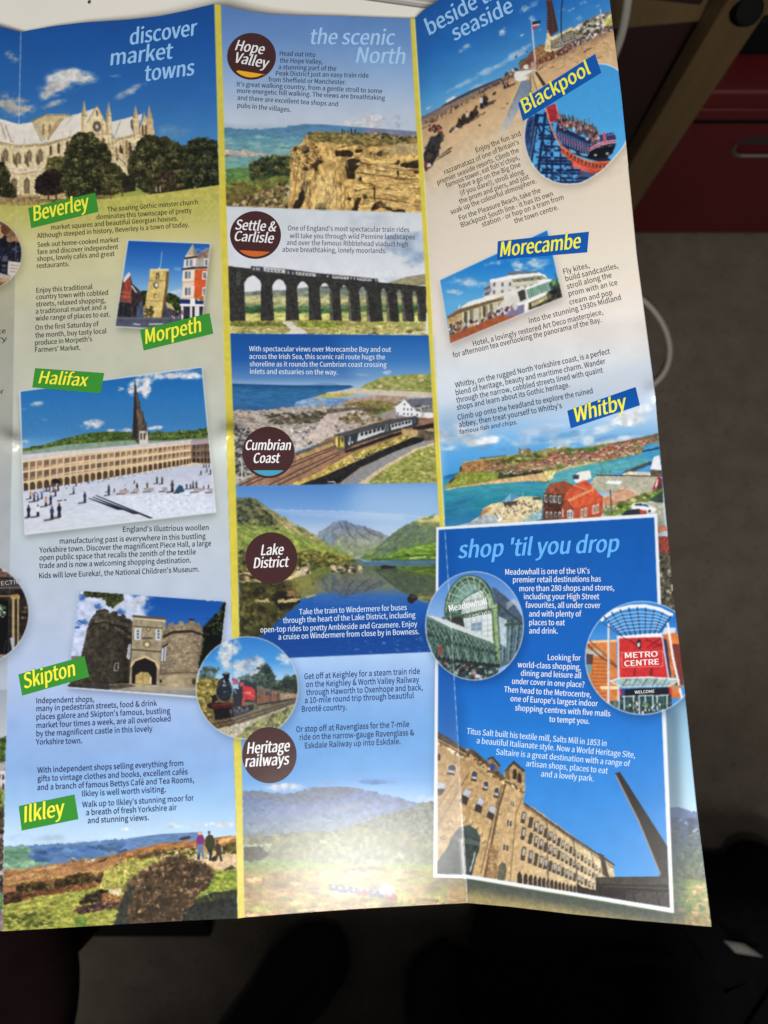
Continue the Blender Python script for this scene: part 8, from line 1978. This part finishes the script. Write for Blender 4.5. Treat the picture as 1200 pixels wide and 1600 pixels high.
def onpaper(x, y, off=0.):
    x = np.asarray(x, float); y = np.asarray(y, float)
    z = TABLE + H(x, y) + off
    dx, dy = (x - 600) / FPX, (800 - y) / FPX
    b = dy * math.cos(PITCH) + math.sin(PITCH); c = dy * math.sin(PITCH) - math.cos(PITCH)
    t = (z - CAMZ) / c
    return np.stack([dx * t, b * t, z], -1)

# print image made above, packed into the file's memory
ART = bpy.data.images.new('leaflet_print', PW, PH, alpha=False)
px = np.ones((PH, PW, 4), np.float32); px[..., :3] = np.clip(CV[::-1], 0, 1)
ART.pixels.foreach_set(px.ravel()); ART.update(); ART.pack()

def gloss(n, l, b, rough=.175):
    b.inputs['Roughness'].default_value = rough
    b.inputs['IOR'].default_value = 1.5
    tc = n.new('ShaderNodeTexCoord'); t = n.new('ShaderNodeTexNoise'); t.inputs['Scale'].default_value = 3800; t.inputs['Detail'].default_value = 3
    bp = n.new('ShaderNodeBump'); bp.inputs['Strength'].default_value = .08; bp.inputs['Distance'].default_value = .0004
    l.new(tc.outputs['Object'], t.inputs['Vector']); l.new(t.outputs['Fac'], bp.inputs['Height']); l.new(bp.outputs['Normal'], b.inputs['Normal'])

PRINT, n, l, b = nodes('printed_coated_paper')
it = n.new('ShaderNodeTexImage'); it.image = ART; it.interpolation = 'Cubic'
l.new(it.outputs['Color'], b.inputs['Base Color']); gloss(n, l, b)
PAPER, n, l, b = nodes('bare_paper'); b.inputs['Base Color'].default_value = (.82, .82, .80, 1); gloss(n, l, b, .5)
INKS = {}
def ink(c):
    if c not in INKS:
        m, n, l, b = nodes('ink'); b.inputs['Base Color'].default_value = (*lin(c), 1); gloss(n, l, b); INKS[c] = m
    return INKS[c]

def setuv(o, X, Y):
    me = o.data; uv = me.uv_layers.new(name='print')
    li = np.zeros(len(me.loops), np.int32); me.loops.foreach_get('vertex_index', li)
    X = np.asarray(X).ravel(); Y = np.asarray(Y).ravel()
    u = np.stack([(X[li] + OX) / PW, 1 - (Y[li] + OY) / PH], -1).astype(np.float32)
    uv.data.foreach_set('uv', u.ravel())

LEAF = empty('leaflet', Vector(onpaper(350., 800.)))
tag(LEAF, 'open folded travel leaflet covered in printed photos and text', 'leaflet')

def panel(cl, cr_, label, nu, nv=230):
    U, Vv = np.meshgrid(np.linspace(0, 1, nu), np.linspace(0, 1, nv))
    X = fx(cl, 700.) * (1 - U) + fx(cr_, 700.) * U
    for _ in range(6):
        Yt, Yb = fx(YT, X), fx(YB, X)
        Y = Yt + (Yb - Yt) * Vv
        X = fx(cl, Y) * (1 - U) + fx(cr_, Y) * U
    P = onpaper(X, Y).reshape(-1, 3)
    idx = np.arange(nu * nv).reshape(nv, nu)
    N_ = nu * nv
    F_ = np.stack([idx[1:, :-1], idx[1:, 1:], idx[:-1, 1:], idx[:-1, :-1]], -1).reshape(-1, 4)
    back = P - np.array([0, 0, .00022])
    rim_i = np.concatenate([idx[0], idx[1:, -1], idx[-1, -2::-1], idx[-2:0:-1, 0]]); M_ = len(rim_i)
    VV = np.concatenate([P, back, P[rim_i], back[rim_i]])
    i0 = 2 * N_ + np.arange(M_); i1 = 2 * N_ + (np.arange(M_) + 1) % M_
    RF_ = np.stack([i0, i1, i1 + M_, i0 + M_], -1)
    o = mesh('panel', VV, np.concatenate([F_, F_[:, ::-1] + N_, RF_]).tolist(), PRINT, LEAF, True)
    xx = np.concatenate([X.ravel(), X.ravel(), X.ravel()[rim_i], X.ravel()[rim_i]]); yy = np.concatenate([Y.ravel(), Y.ravel(), Y.ravel()[rim_i], Y.ravel()[rim_i]])
    setuv(o, xx, yy); o.data.materials.append(PAPER)
    mi = np.zeros(len(o.data.polygons), np.int32); mi[len(F_):] = 1; o.data.polygons.foreach_set('material_index', mi)
    o['label'] = label
    return o
SL = [(y, x - 165) for y, x in FOLD0]
P0 = panel(SL, FOLD0, 'leftmost strip of the leaflet, cut by the picture edge', 30)
P1 = panel(FOLD0, FOLD1, 'market towns panel with green name tags', 64)
P2 = panel(FOLD1, FOLD2, 'scenic panel with brown round badges and yellow margins', 64)
P3 = panel(FOLD2, EDGE3, 'seaside panel with blue name tags', 72)

def piece(name, pts, par, off, label=None, edge=True, mat=None):
    """flat printed piece lying on the paper: star-shaped outline pts (layout units)"""
    A = np.array(pts, float)
    if edge:
        A[:, 0] = np.minimum(A[:, 0], fx(EDGE3, A[:, 1]) - .6)
    B = []
    for p, r_ in zip(A, np.roll(A, -1, axis=0)):
        k = max(1, int(math.hypot(*(r_ - p)) / 5))
        B += [p + (r_ - p) * i / k for i in range(k)]
    B = np.array(B)
    if edge:
        B[:, 0] = np.minimum(B[:, 0], fx(EDGE3, B[:, 1]) - .6)
    c = B.mean(0); K = max(3, int(np.hypot(*(B - c).T).max() / 5)); nB = len(B)
    s = np.linspace(0, 1, K + 1)[1:]
    G = np.concatenate([c[None], (c + (B - c)[None] * s[:, None, None]).reshape(-1, 2)])
    V3 = onpaper(G[:, 0], G[:, 1], off)
    F_ = []
    area2 = np.sum(B[:, 0] * np.roll(B[:, 1], -1) - np.roll(B[:, 0], -1) * B[:, 1])
    for i in range(nB):
        j = (i + 1) % nB
        t = (0, 1 + j, 1 + i) if area2 > 0 else (0, 1 + i, 1 + j)
        F_.append(t)
        for k in range(K - 1):
            a_, b_ = 1 + k * nB, 1 + (k + 1) * nB
            F_.append((a_ + i, a_ + j, b_ + j, b_ + i) if area2 > 0 else (a_ + i, b_ + i, b_ + j, a_ + j))
    o = mesh(name, V3, F_, mat or PRINT, par, True)
    # faces must look up
    if sum(p.normal.z for p in o.data.polygons) < 0:
        o.data.flip_normals()
    if mat is None:
        setuv(o, G[:, 0], G[:, 1])
    if label:
        o['label'] = label
    return o

O1, O2, O3, O4 = .00002, .00005, .00008, .00014
def between(c0, c1, y0, y1, m=1.5, k=30):
    """band across a panel between two curves, y0 / y1 may be callables of x"""
    g = lambda v, x: v(x) if callable(v) else v
    top_ = []; bot_ = []
    for u in np.linspace(0, 1, k):
        for lst, yy in ((top_, y0), (bot_, y1)):
            x = 0
            y = 700.
            for _ in range(5):
                x = (fx(c0, y) + m) * (1 - u) + (fx(c1, y) - m) * u; y = g(yy, x)
            lst.append((x, y))
    return top_ + bot_[::-1]
ytop = lambda x: fx(YT, x) + 2
ybot = lambda x: fx(YB, x) - 2
piece('printed_photo', between(FOLD0, FOLD1, lambda x: fx(YT, x) + 2, lambda x: np.interp(x, [5, 343], [318, 296])), P1, O1, 'photo of a gothic minster behind dark trees')
piece('printed_photo', between(FOLD0, FOLD1, lambda x: np.interp(x, [5, 370], [1321, 1297]), ybot), P1, O1, 'photo of walkers on a brown and green moor')
piece('printed_photo', P_MORPETH, P1, O1, 'photo of a stone clock tower in a town square')
piece('printed_photo', P_HALIFAX, P1, O1, 'photo of an arcaded square with a dark spire')
piece('printed_photo', P_SKIPTON, P1, O1, 'photo of a castle gatehouse with two round towers')
piece('printed_photo', [p for p in c1 if p[0] < 60], P0, O2, 'round photo of a market stall, cut by the edge')
piece('printed_photo', c2, P0, O2, 'round photo of a dark shop front, cut by the edge')
piece('printed_photo', between(BAND1, BAND2, lambda x: np.interp(x, [353, 664], [150, 150]), lambda x: np.interp(x, [353, 440, 520, 664], [322, 327, 330, 332.6]), .5), P2, O1, 'photo of a sunlit gritstone crag')
piece('printed_photo', between(BAND1, BAND2, lambda x: np.interp(x, [353, 664], [323, 334]), lambda x: np.interp(x, [360, 678], [521, 523.5]), .5), P2, O1, 'photo of a dark stone railway viaduct')
piece('printed_photo', between(BAND1, BAND2, lambda x: np.interp(x, [360, 678], [521.5, 524]), lambda x: np.interp(x, [368, 692], [758, 755]), .5), P2, O1, 'photo of a train by a rocky shore')
piece('printed_photo', between(BAND1, [(750, 690), (830, 690), (1020, 706), (1100, 708)], lambda x: np.interp(x, [368, 692], [759, 756]), lambda x: np.interp(x, [375, 700], [1030, 1018]), .5), P2, O1, 'photo of a lake below green fells')
piece('printed_photo', between(BAND1, FOLD2, 1225, ybot, 1), P2, O1, 'pale photo of misty hills with a small train')
piece('printed_photo', c3, P2, O2, 'round photo of a red and black steam train')
piece('printed_photo', between(FOLD2, EDGE3, ytop, lambda x: np.interp(x, [660, 1000], [290, 150]), 1), P3, O1, 'tilted photo of a sandy beach with a tower')
piece('printed_photo', P_BIG, P3, O2, 'round photo of a roller coaster train')
piece('printed_photo', P_MORE, P3, O1, 'photo of a white curved seaside hotel')
piece('printed_photo', between(FOLD2, EDGE3, lambda x: np.interp(x, [690, 1030], [690, 640]), lambda x: np.interp(x, [690, 1040], [832, 812]), 1), P3, O1, 'photo of a harbour town with red roofs')
SHOP = piece('advert_box', BOX, P3, O2, 'blue shopping box with a white border')
piece('printed_photo', c4, P3, O3, 'round photo of a glazed mall entrance')
piece('printed_photo', c5, P3, O3, 'round photo of a red shopping centre front')

# ------------------------------------------------------------------ lettering
FONT = None
try:
    fp = os.path.join(bpy.utils.system_resource('DATAFILES'), 'fonts', 'Noto Sans CJK Regular.woff2')
    if os.path.exists(fp):
        FONT = bpy.data.fonts.load(fp)
except Exception:
    FONT = None
TC = bpy.data.curves.new('lettering', 'FONT'); TC.resolution_u = 3; TC.fill_mode = 'FRONT'
if FONT:
    TC.font = FONT
TO = bpy.data.objects.new('lettering', TC); COL.objects.link(TO)
DG = bpy.context.evaluated_depsgraph_get()
BK = 1.
def glyphs(body, offset):
    for a_, b_ in (('’', "'"), ('‘', "'"), ('–', '-')):
        body = body.replace(a_, b_)
    TC.body = body; TC.offset = offset * BK; DG.update()
    ev = TO.evaluated_get(DG); me = ev.to_mesh()
    v = np.zeros(len(me.vertices) * 3); me.vertices.foreach_get('co', v)
    f = [tuple(p.vertices) for p in me.polygons]
    ev.to_mesh_clear()
    return v.reshape(-1, 3), f
XH = glyphs('x', 0)[0][:, 1].max(); BK = XH / .38

def lettering(name, lines, par, col, off=O4, label=None, shear=0., bold=0., xh=None, up=None):
    """lines = (text, x0, y0, x1, y1[, xh]) baselines in layout units; one mesh"""
    VV, FF, base_ = [], [], 0
    for ln in lines:
        v, f = glyphs(ln[0], 0)
        p0 = np.array(ln[1:3], float); p1 = np.array(ln[3:5], float); d_ = p1 - p0; Lg = math.hypot(*d_); d_ /= Lg
        nrm = np.array([d_[1], -d_[0]])
        if up is not None:
            nrm = nrm * .5 + np.array(up) * .5; nrm /= math.hypot(*nrm)
        h_ = ln[5] if len(ln) > 5 else xh
        sy = h_ / XH; x0 = v[:, 0].min(); w = v[:, 0].max() - x0
        slant = v[:, 1] * sy * shear
        sx = max(.1, Lg - (v[:, 1].max() * sy * shear if shear else 0)) / w
        tx = (v[:, 0] - x0) * sx + slant; ty = v[:, 1] * sy
        q_ = p0 + tx[:, None] * d_ + ty[:, None] * nrm
        sh = bold * h_
        for k_, dz in ((-1, 0), (1, .00002)) if bold else ((0, 0),):
            VV.append(onpaper(q_[:, 0] + (d_[0] + .35 * nrm[0]) * sh * k_, q_[:, 1] + (d_[1] + .35 * nrm[1]) * sh * k_, off + dz)); FF += [tuple(i + base_ for i in ff) for ff in f]; base_ += len(v)
    o = mesh(name, np.concatenate(VV), FF, ink(col), par)
    if sum(p.normal.z * p.area for p in o.data.polygons) < 0:
        o.data.flip_normals()
    if label:
        o['label'] = label
    return o

def bx_(y):
    return 5.9 + (y - 330) * .0011
def body(par, lines, col, label=None, xh=None, bold=.016, **k):
    return lettering('paragraph', [(*ln, (xh or bx_(ln[2])) * .93) for ln in lines], par, col, label=label, bold=bold, **k)
def tagbox(par, quad, label, col, text, base_, xh, inkc=(240, 236, 70)):
    t = piece('name_tag', quad, par, O3, label, mat=ink(col))
    lettering('tag_lettering', [(text, *base_, xh)], par, inkc, O4 + .00014, shear=.2, bold=.042)

SKYB = (150, 198, 242)
lettering('heading', [('discover', 203, 70, 312, 54, 18), ('market', 173, 102, 274, 90.6, 18), ('towns', 226, 127, 307, 116.5, 18)], P1, SKYB, label='pale blue heading on market towns', shear=.2, bold=.042)
lettering('heading', [('the scenic', 483.7, 68.5, 619, 70, 17.5), ('North', 556.6, 97.7, 635, 99.7, 18)], P2, (166, 206, 244), label='pale blue heading on the scenic north', shear=.16, bold=.036)
lettering('heading', [('beside the', 671.6, 54.8, 796, -16, 18), ('seaside', 710.5, 63.8, 806, 16, 17.5)], P3, SKYB, label='pale blue heading on the seaside', shear=.16, bold=.042)
lettering('heading', [('shop ‘til you drop', 716, 872, 971, 861.5, 20)], P3, (100, 178, 246), label='light blue heading on shopping', shear=.2, bold=.042)
GREEN, BLUE = (58, 142, 52), (16, 84, 168)
tagbox(P1, [(44, 325), (149, 301), (154, 331), (48.7, 356.7)], 'green name tag reading Beverley', GREEN, 'Beverley', (53.3, 345.3, 143, 325), 17)
tagbox(P1, [(218.8, 515.3), (327.3, 489.3), (333.3, 521.4), (224.4, 547.8)], 'green name tag reading Morpeth', GREEN, 'Morpeth', (228, 537.3, 318.5, 517), 16.5)
tagbox(P1, [(54.7, 575.3), (162.8, 583), (157, 614.5), (50.3, 605.3)], 'green name tag reading Halifax', GREEN, 'Halifax', (60.5, 598.7, 139, 603.7), 14.5)
tagbox(P1, [(28.7, 1054), (132, 1025.3), (139.5, 1057.5), (34.5, 1087)], 'green name tag reading Skipton', GREEN, 'Skipton', (38.3, 1075.8, 122, 1054.2), 17.5)
tagbox(P1, [(29.2, 1259.7), (116.3, 1241.7), (122.5, 1280), (33.8, 1298)], 'green name tag reading Ilkley', GREEN, 'Ilkley', (38.7, 1285, 105, 1273), 18.5)
tagbox(P3, [(809.5, 161), (929.8, 84), (939.6, 113.7), (817, 189.3)], 'blue name tag reading Blackpool', BLUE, 'Blackpool', (820.6, 177, 927, 112), 16)
tagbox(P3, [(777.7, 377), (920.3, 362), (917.5, 394.4), (776.6, 406)], 'blue name tag reading Morecambe', BLUE, 'Morecambe', (782, 401, 911, 386.8), 17)
tagbox(P3, [(886.4, 642), (993.2, 604.7), (1000, 633.3), (891.7, 669.5)], 'blue name tag reading Whitby', BLUE, 'Whitby', (898, 660, 983, 637), 17)

BRN = (70, 42, 44)
def badge(cx, cy, rx, ry, label, lines, xh, chord=None, ccol=None):
    piece('badge', EP(cx, cy, rx, ry), P2, O3, label, mat=ink(BRN))
    if chord:
        (xa, ya), (xb, yb) = chord
        arc = [(cx + (rx - 4.2) * math.cos(t), cy + (ry - 3.6) * math.sin(t)) for t in np.linspace(math.radians(45), math.radians(135), 18)]
        arc = [p for p in arc if p[1] > np.interp(p[0], [xa, xb], [ya, yb])]
        piece('badge_segment', [(xa, ya), (xb, yb)] + arc, P2, O4, None, mat=ink(ccol))
    lettering('badge_lettering', [(*ln, xh) for ln in lines], P2, (236, 236, 240), O4 + .00003, shear=.18, bold=.042)
badge(393, 88, 38.2, 36.6, 'round brown badge reading Hope Valley', [('Hope', 367.5, 78, 413.5, 85.2), ('Valley', 364.6, 97, 420, 107)], 12, ((372.9, 110), (415.5, 116.7)), (240, 176, 40))
badge(399.2, 367.2, 39.9, 37.4, 'round brown badge reading Settle & Carlisle', [('Settle &', 367.3, 358.4, 433, 361.8), ('Carlisle', 365.5, 376, 429, 380)], 11.5, ((378.5, 391), (422.3, 393.6)), (206, 104, 50))
badge(419.4, 707, 41, 40.2, 'round brown badge reading Cumbrian Coast', [('Cumbrian', 383, 703, 456, 703), ('Coast', 395.6, 723.4, 438.5, 723)], 11.5, ((396.9, 734.8), (441.9, 734.8)), (70, 160, 190))
badge(424, 872, 40.8, 40.2, 'round brown badge reading Lake District', [('Lake', 408, 867.4, 445, 866.3), ('District', 396.6, 887.7, 453, 885.3)], 12)
badge(420.9, 1180, 42.6, 44, 'round brown badge reading Heritage railways', [('Heritage', 386.4, 1177.8, 455, 1173.4), ('railways', 383.4, 1198.4, 454, 1194)], 13)

DKT, NAVY, NV3 = (56, 54, 46), (44, 50, 92), (34, 48, 96)
body(P1, [('The soaring Gothic minster church', 168, 331, 309, 319), ('dominates this townscape of pretty', 151, 343, 299.5, 332.5), ('market squares and beautiful Georgian houses.', 80, 359, 278, 344.7), ('Although steeped in history, Beverley is a town of today.', 58, 372, 295.5, 354.5)], DKT)
body(P1, [('Seek out home-cooked market', 58.7, 386.3, 185.3, 378), ('fare and discover independent', 58.7, 397.5, 184.7, 389.2), ('shops, lovely cafés and great', 58, 408.3, 179, 400), ('restaurants.', 57.7, 419.2, 108, 415.8)], DKT)
body(P1, [('Enjoy this traditional', 57, 457.5, 144.3, 451.7), ('country town with cobbled', 56.7, 468, 168.7, 460.8), ('streets, relaxed shopping,', 56.3, 479.2, 164.7, 472.5), ('a traditional market and a', 56, 490.5, 165.7, 483.3), ('wide range of places to eat.', 55.8, 501.3, 171.7, 494.7), ('On the first Saturday of', 55.5, 515.8, 154.2, 509.7), ('the month, buy tasty local', 55.3, 527.8, 166.3, 520.8), ('produce in Morpeth’s', 55, 539.5, 143.7, 533.3), ('Farmers’ Market.', 55, 550.5, 125.3, 546.7)], (58, 58, 52))
body(P1, [('England’s illustrious woollen', 192.2, 831.3, 325.8, 828.3), ('manufacturing past is everywhere in this bustling', 93.3, 849.7, 321.3, 841.7), ('Yorkshire town. Discover the magnificent Piece Hall, a large', 61.7, 863.7, 329.7, 853), ('open public space that recalls the zenith of the textile', 61.7, 875.8, 305.8, 866.3), ('trade and is now a welcoming shopping destination.', 61.3, 888, 298.3, 879.2), ('Kids will love Eureka!, the National Children’s Museum.', 61.3, 903.8, 311.3, 893.3)], (52, 56, 70))
body(P1, [('Independent shops,', 57, 1099.2, 146.7, 1096.7), ('many in pedestrian streets, food & drink', 57, 1111.7, 245.2, 1103), ('places galore and Skipton’s famous, bustling', 57, 1124.7, 265.9, 1114.8), ('market four times a week, are all overlooked', 57, 1138, 266.6, 1127.3), ('by the magnificent castle in this lovely', 57, 1150.8, 238.2, 1142.9), ('Yorkshire town.', 56.3, 1163.8, 128, 1161.7)], NAVY)
body(P1, [('With independent shops selling everything from', 58.7, 1208, 286.4, 1196.8), ('gifts to vintage clothes and books, excellent cafés', 58.7, 1221.3, 293.2, 1210.2), ('and a branch of famous Bettys Café and Tea Rooms,', 58.3, 1235, 303, 1222.6), ('Ilkley is well worth visiting.', 128.3, 1244.7, 259, 1237.7), ('Walk up to Ilkley’s stunning moor for', 128.8, 1261.7, 303, 1251), ('a breath of fresh Yorkshire air', 134.7, 1274.2, 276.3, 1266), ('and stunning views.', 137.2, 1286.7, 232.3, 1281.7)], NAVY)
body(P0, [('ce', -3, 521.5, 8.7, 520.6), ('ry', -3, 533.5, 10.7, 533.2)], (70, 70, 68)); body(P0, [('or', -5, 616, 5.5, 615.4)], (60, 60, 60))
body(P2, [('Head out into', 437, 86.6, 492.5, 89), ('the Hope Valley,', 437.3, 97.7, 504, 100), ('a stunning part of the', 435, 108, 525.4, 110.8), ('Peak District just an easy train ride', 431, 118, 575.6, 121.6), ('from Sheffield or Manchester.', 419.5, 127.5, 540.6, 132), ('It’s great walking country, from a gentle stroll to some', 370, 134.7, 596.9, 145.8), ('more energetic hill walking. The views are breathtaking', 370.2, 145, 601.3, 156.6), ('and there are excellent tea shops and', 370.8, 156, 527.8, 166.2), ('pubs in the villages.', 370.8, 167.7, 454, 175)], (48, 56, 72), xh=5.7)
body(P2, [('One of England’s most spectacular train rides', 449.7, 360, 639.5, 362.8), ('will take you through wild Pennine landscapes', 452.6, 372, 648.2, 374), ('and over the famous Ribblehead viaduct high', 448, 382.7, 637.5, 385.3), ('above breathtaking, lonely moorlands.', 441.3, 393.4, 603.5, 395.7)], (84, 90, 106), xh=6)
body(P2, [('With spectacular views over Morecambe Bay and out', 389.4, 548.6, 610.9, 549.8), ('across the Irish Sea, this scenic rail route hugs the', 389.7, 560.6, 601.4, 561.5), ('shoreline as it rounds the Cumbrian coast crossing', 390.2, 572.3, 603.9, 573.4), ('inlets and estuaries on the way.', 390.6, 584, 527.4, 585.2)], (222, 230, 242), xh=6.1)
body(P2, [('Take the train to Windermere for buses', 467.7, 960.2, 635.5, 953), ('through the heart of the Lake District, including', 442.5, 973.8, 649, 964.8), ('open-top rides to pretty Ambleside and Grasmere. Enjoy', 407, 988.3, 651.8, 979), ('a cruise on Windermere from close by in Bowness.', 435.2, 999.5, 654.7, 990.7)], (206, 226, 248), xh=6.9)
k5 = 1 / 5.4545
body(P2, [(t, 460 + a_ * k5, 1030 + b_ * k5, 460 + c_ * k5, 1030 + d_ * k5) for t, a_, b_, c_, d_ in (('Get off at Keighley for a steam train ride', 85, 172, 1070, 125), ('on the Keighley & Worth Valley Railway', 100, 240, 1063, 198), ('through Haworth to Oxenhope and back,', 102, 308, 1093, 265), ('a 10-mile round trip through beautiful', 90, 376, 1018, 333), ('Brontë country.', 65, 450, 448, 432))], (36, 56, 108), xh=7)
body(P2, [('Or stop off at Ravenglass for the 7-mile', 463, 1144.2, 639.5, 1135.7), ('ride on the narrow-gauge Ravenglass &', 468.5, 1156.6, 647, 1148.9), ('Eskdale Railway up into Eskdale.', 476.7, 1169.5, 625.8, 1162.6)], (34, 50, 96), xh=7)
k48 = 1 / 4.8
body(P3, [(t, 650 + a_ * k48, 180 + b_ * k48, 650 + c_ * k48, 180 + d_ * k48) for t, a_, b_, c_, d_ in (('Enjoy the fun and', 455, 280, 788, 153), ('razzamatazz of one of Britain’s', 217, 443, 776, 215), ('premier seaside resorts. Climb the', 165, 522, 775, 275), ('famous tower, eat fish‘n’chips,', 232, 543, 778, 330), ('have a go on the Big One', 330, 552, 788, 384), ('(if you dare!), stroll along', 338, 603, 812, 437), ('the prom and piers, and just', 330, 665, 852, 475), ('soak up the colourful atmosphere.', 265, 745, 905, 508))], (80, 70, 64), xh=6.1)
body(P3, [(t, 650 + a_ * k48, 180 + b_ * k48, 650 + c_ * k48, 180 + d_ * k48) for t, a_, b_, c_, d_ in (('For the Pleasure Beach, take the', 330, 790, 938, 578), ('Blackpool South line – it has its own', 343, 842, 1030, 604), ('station – or hop on a tram from', 500, 838, 1110, 630), ('the town centre.', 743, 812, 1070, 706))], (80, 70, 64), xh=6.2)
k67 = 1 / 6.667
body(P3, [(t, 820 + a_ * k67, 400 + b_ * k67, 820 + c_ * k67, 400 + d_ * k67) for t, a_, b_, c_, d_ in (('Fly kites,', 408, 190, 675, 122), ('build sandcastles,', 430, 265, 975, 125), ('stroll along the', 445, 345, 908, 222), ('prom with an ice', 462, 420, 968, 300), ('cream and pop', 470, 508, 915, 405), ('into the stunning 1930s Midland', 50, 703, 1005, 455))] + [('Hotel, a lovingly restored Art Deco masterpiece,', 740, 541, 942.5, 491), ('for afternoon tea overlooking the panorama of the Bay.', 708.6, 559, 940, 503.3)], (74, 70, 70), xh=6.5)
body(P3, [('Whitby, on the rugged North Yorkshire coast, is a perfect', 712, 606, 953.5, 552.5), ('blend of heritage, beauty and maritime charm. Wander', 713, 617.8, 946.5, 568), ('through the narrow, cobbled streets lined with quaint', 713.8, 629.5, 942.5, 582), ('shops and learn about its Gothic heritage.', 714.5, 641, 890.5, 605), ('Climb up onto the headland to explore the ruined', 716, 656.5, 926.6, 614.5), ('abbey, then treat yourself to Whitby’s', 718, 668, 878.3, 637.6)], (62, 62, 70), xh=6.6)
body(P3, [('famous fish and chips.', 718, 678.5, 809, 662.4)], (62, 62, 76), xh=5.2, shear=.15)
WT = (232, 238, 248)
body(P3, [('Meadowhall is one of the UK’s', 789.7, 898, 921.3, 896), ('premier retail destinations has', 801.7, 910, 938.8, 908.7), ('more than 280 shops and stores,', 811.7, 923.8, 959.5, 922.2), ('including your High Street', 818.7, 936.3, 936.2, 936.2), ('favourites, all under cover', 821.2, 949.5, 938.3, 950), ('and with plenty of', 826.7, 963.3, 908.3, 963.3), ('places to eat', 827, 976.7, 882.5, 977), ('and drink.', 827, 989.7, 871.3, 990)], WT, xh=7, bold=.012)
body(P3, [('Looking for', 856, 1031.3, 907.2, 1032.2), ('world-class shopping,', 808.8, 1042.5, 907, 1046.7), ('dining and leisure all', 813.8, 1055.8, 908, 1059.7), ('under cover in one place?', 800, 1068.3, 912.8, 1074), ('Then head to the Metrocentre,', 787.5, 1081.3, 923.3, 1089.7), ('one of Europe’s largest indoor', 797.5, 1095.5, 933.7, 1103.7), ('shopping centres with five malls', 804.7, 1110, 953.3, 1119.5), ('to tempt you.', 858, 1127.8, 920.5, 1131)], WT, xh=7.1, bold=.012)
k387 = 1 / 3.871
body(P3, [(t, 700 + a_ * k387, 1120 + b_ * k387, 700 + c_ * k387, 1120 + d_ * k387) for t, a_, b_, c_, d_ in (('Titus Salt built his textile mill, Salts Mill in 1853 in', 113, 103, 957, 178), ('a beautiful Italianate style. Now a World Heritage Site,', 173, 160, 1130, 248), ('Saltaire is a great destination with a range of', 290, 228, 1100, 300), ('artisan shops, places to eat', 472, 298, 965, 343), ('and a lovely park.', 562, 360, 880, 390))], (206, 228, 250), xh=7.3)
# writing inside the photographs
lettering('sign_lettering', [('Meadowhall', 702.5, 955.5, 761.5, 944, 7.5)], P3, (232, 234, 236), O4, bold=.042)
lettering('sign_lettering', [('Meadowhall', 724, 967, 768, 958.5, 5.2)], P3, (58, 70, 66), O4, bold=.03)
lettering('sign_lettering', [('METRO', 977, 1028.4, 1027.5, 1025.8, 6.4), ('CENTRE', 976, 1041, 1029.5, 1038, 6.4)], P3, (240, 226, 226), O4, bold=.07)
lettering('sign_lettering', [('WELCOME', 992, 1083.8, 1022.5, 1082.2, 3.3)], P3, (226, 226, 230), O4, bold=.042)
lettering('sign_lettering', [('FECTIO', -4, 915.5, 32, 911.5, 4.8)], P0, (176, 176, 176), O4)
bpy.data.objects.remove(TO)
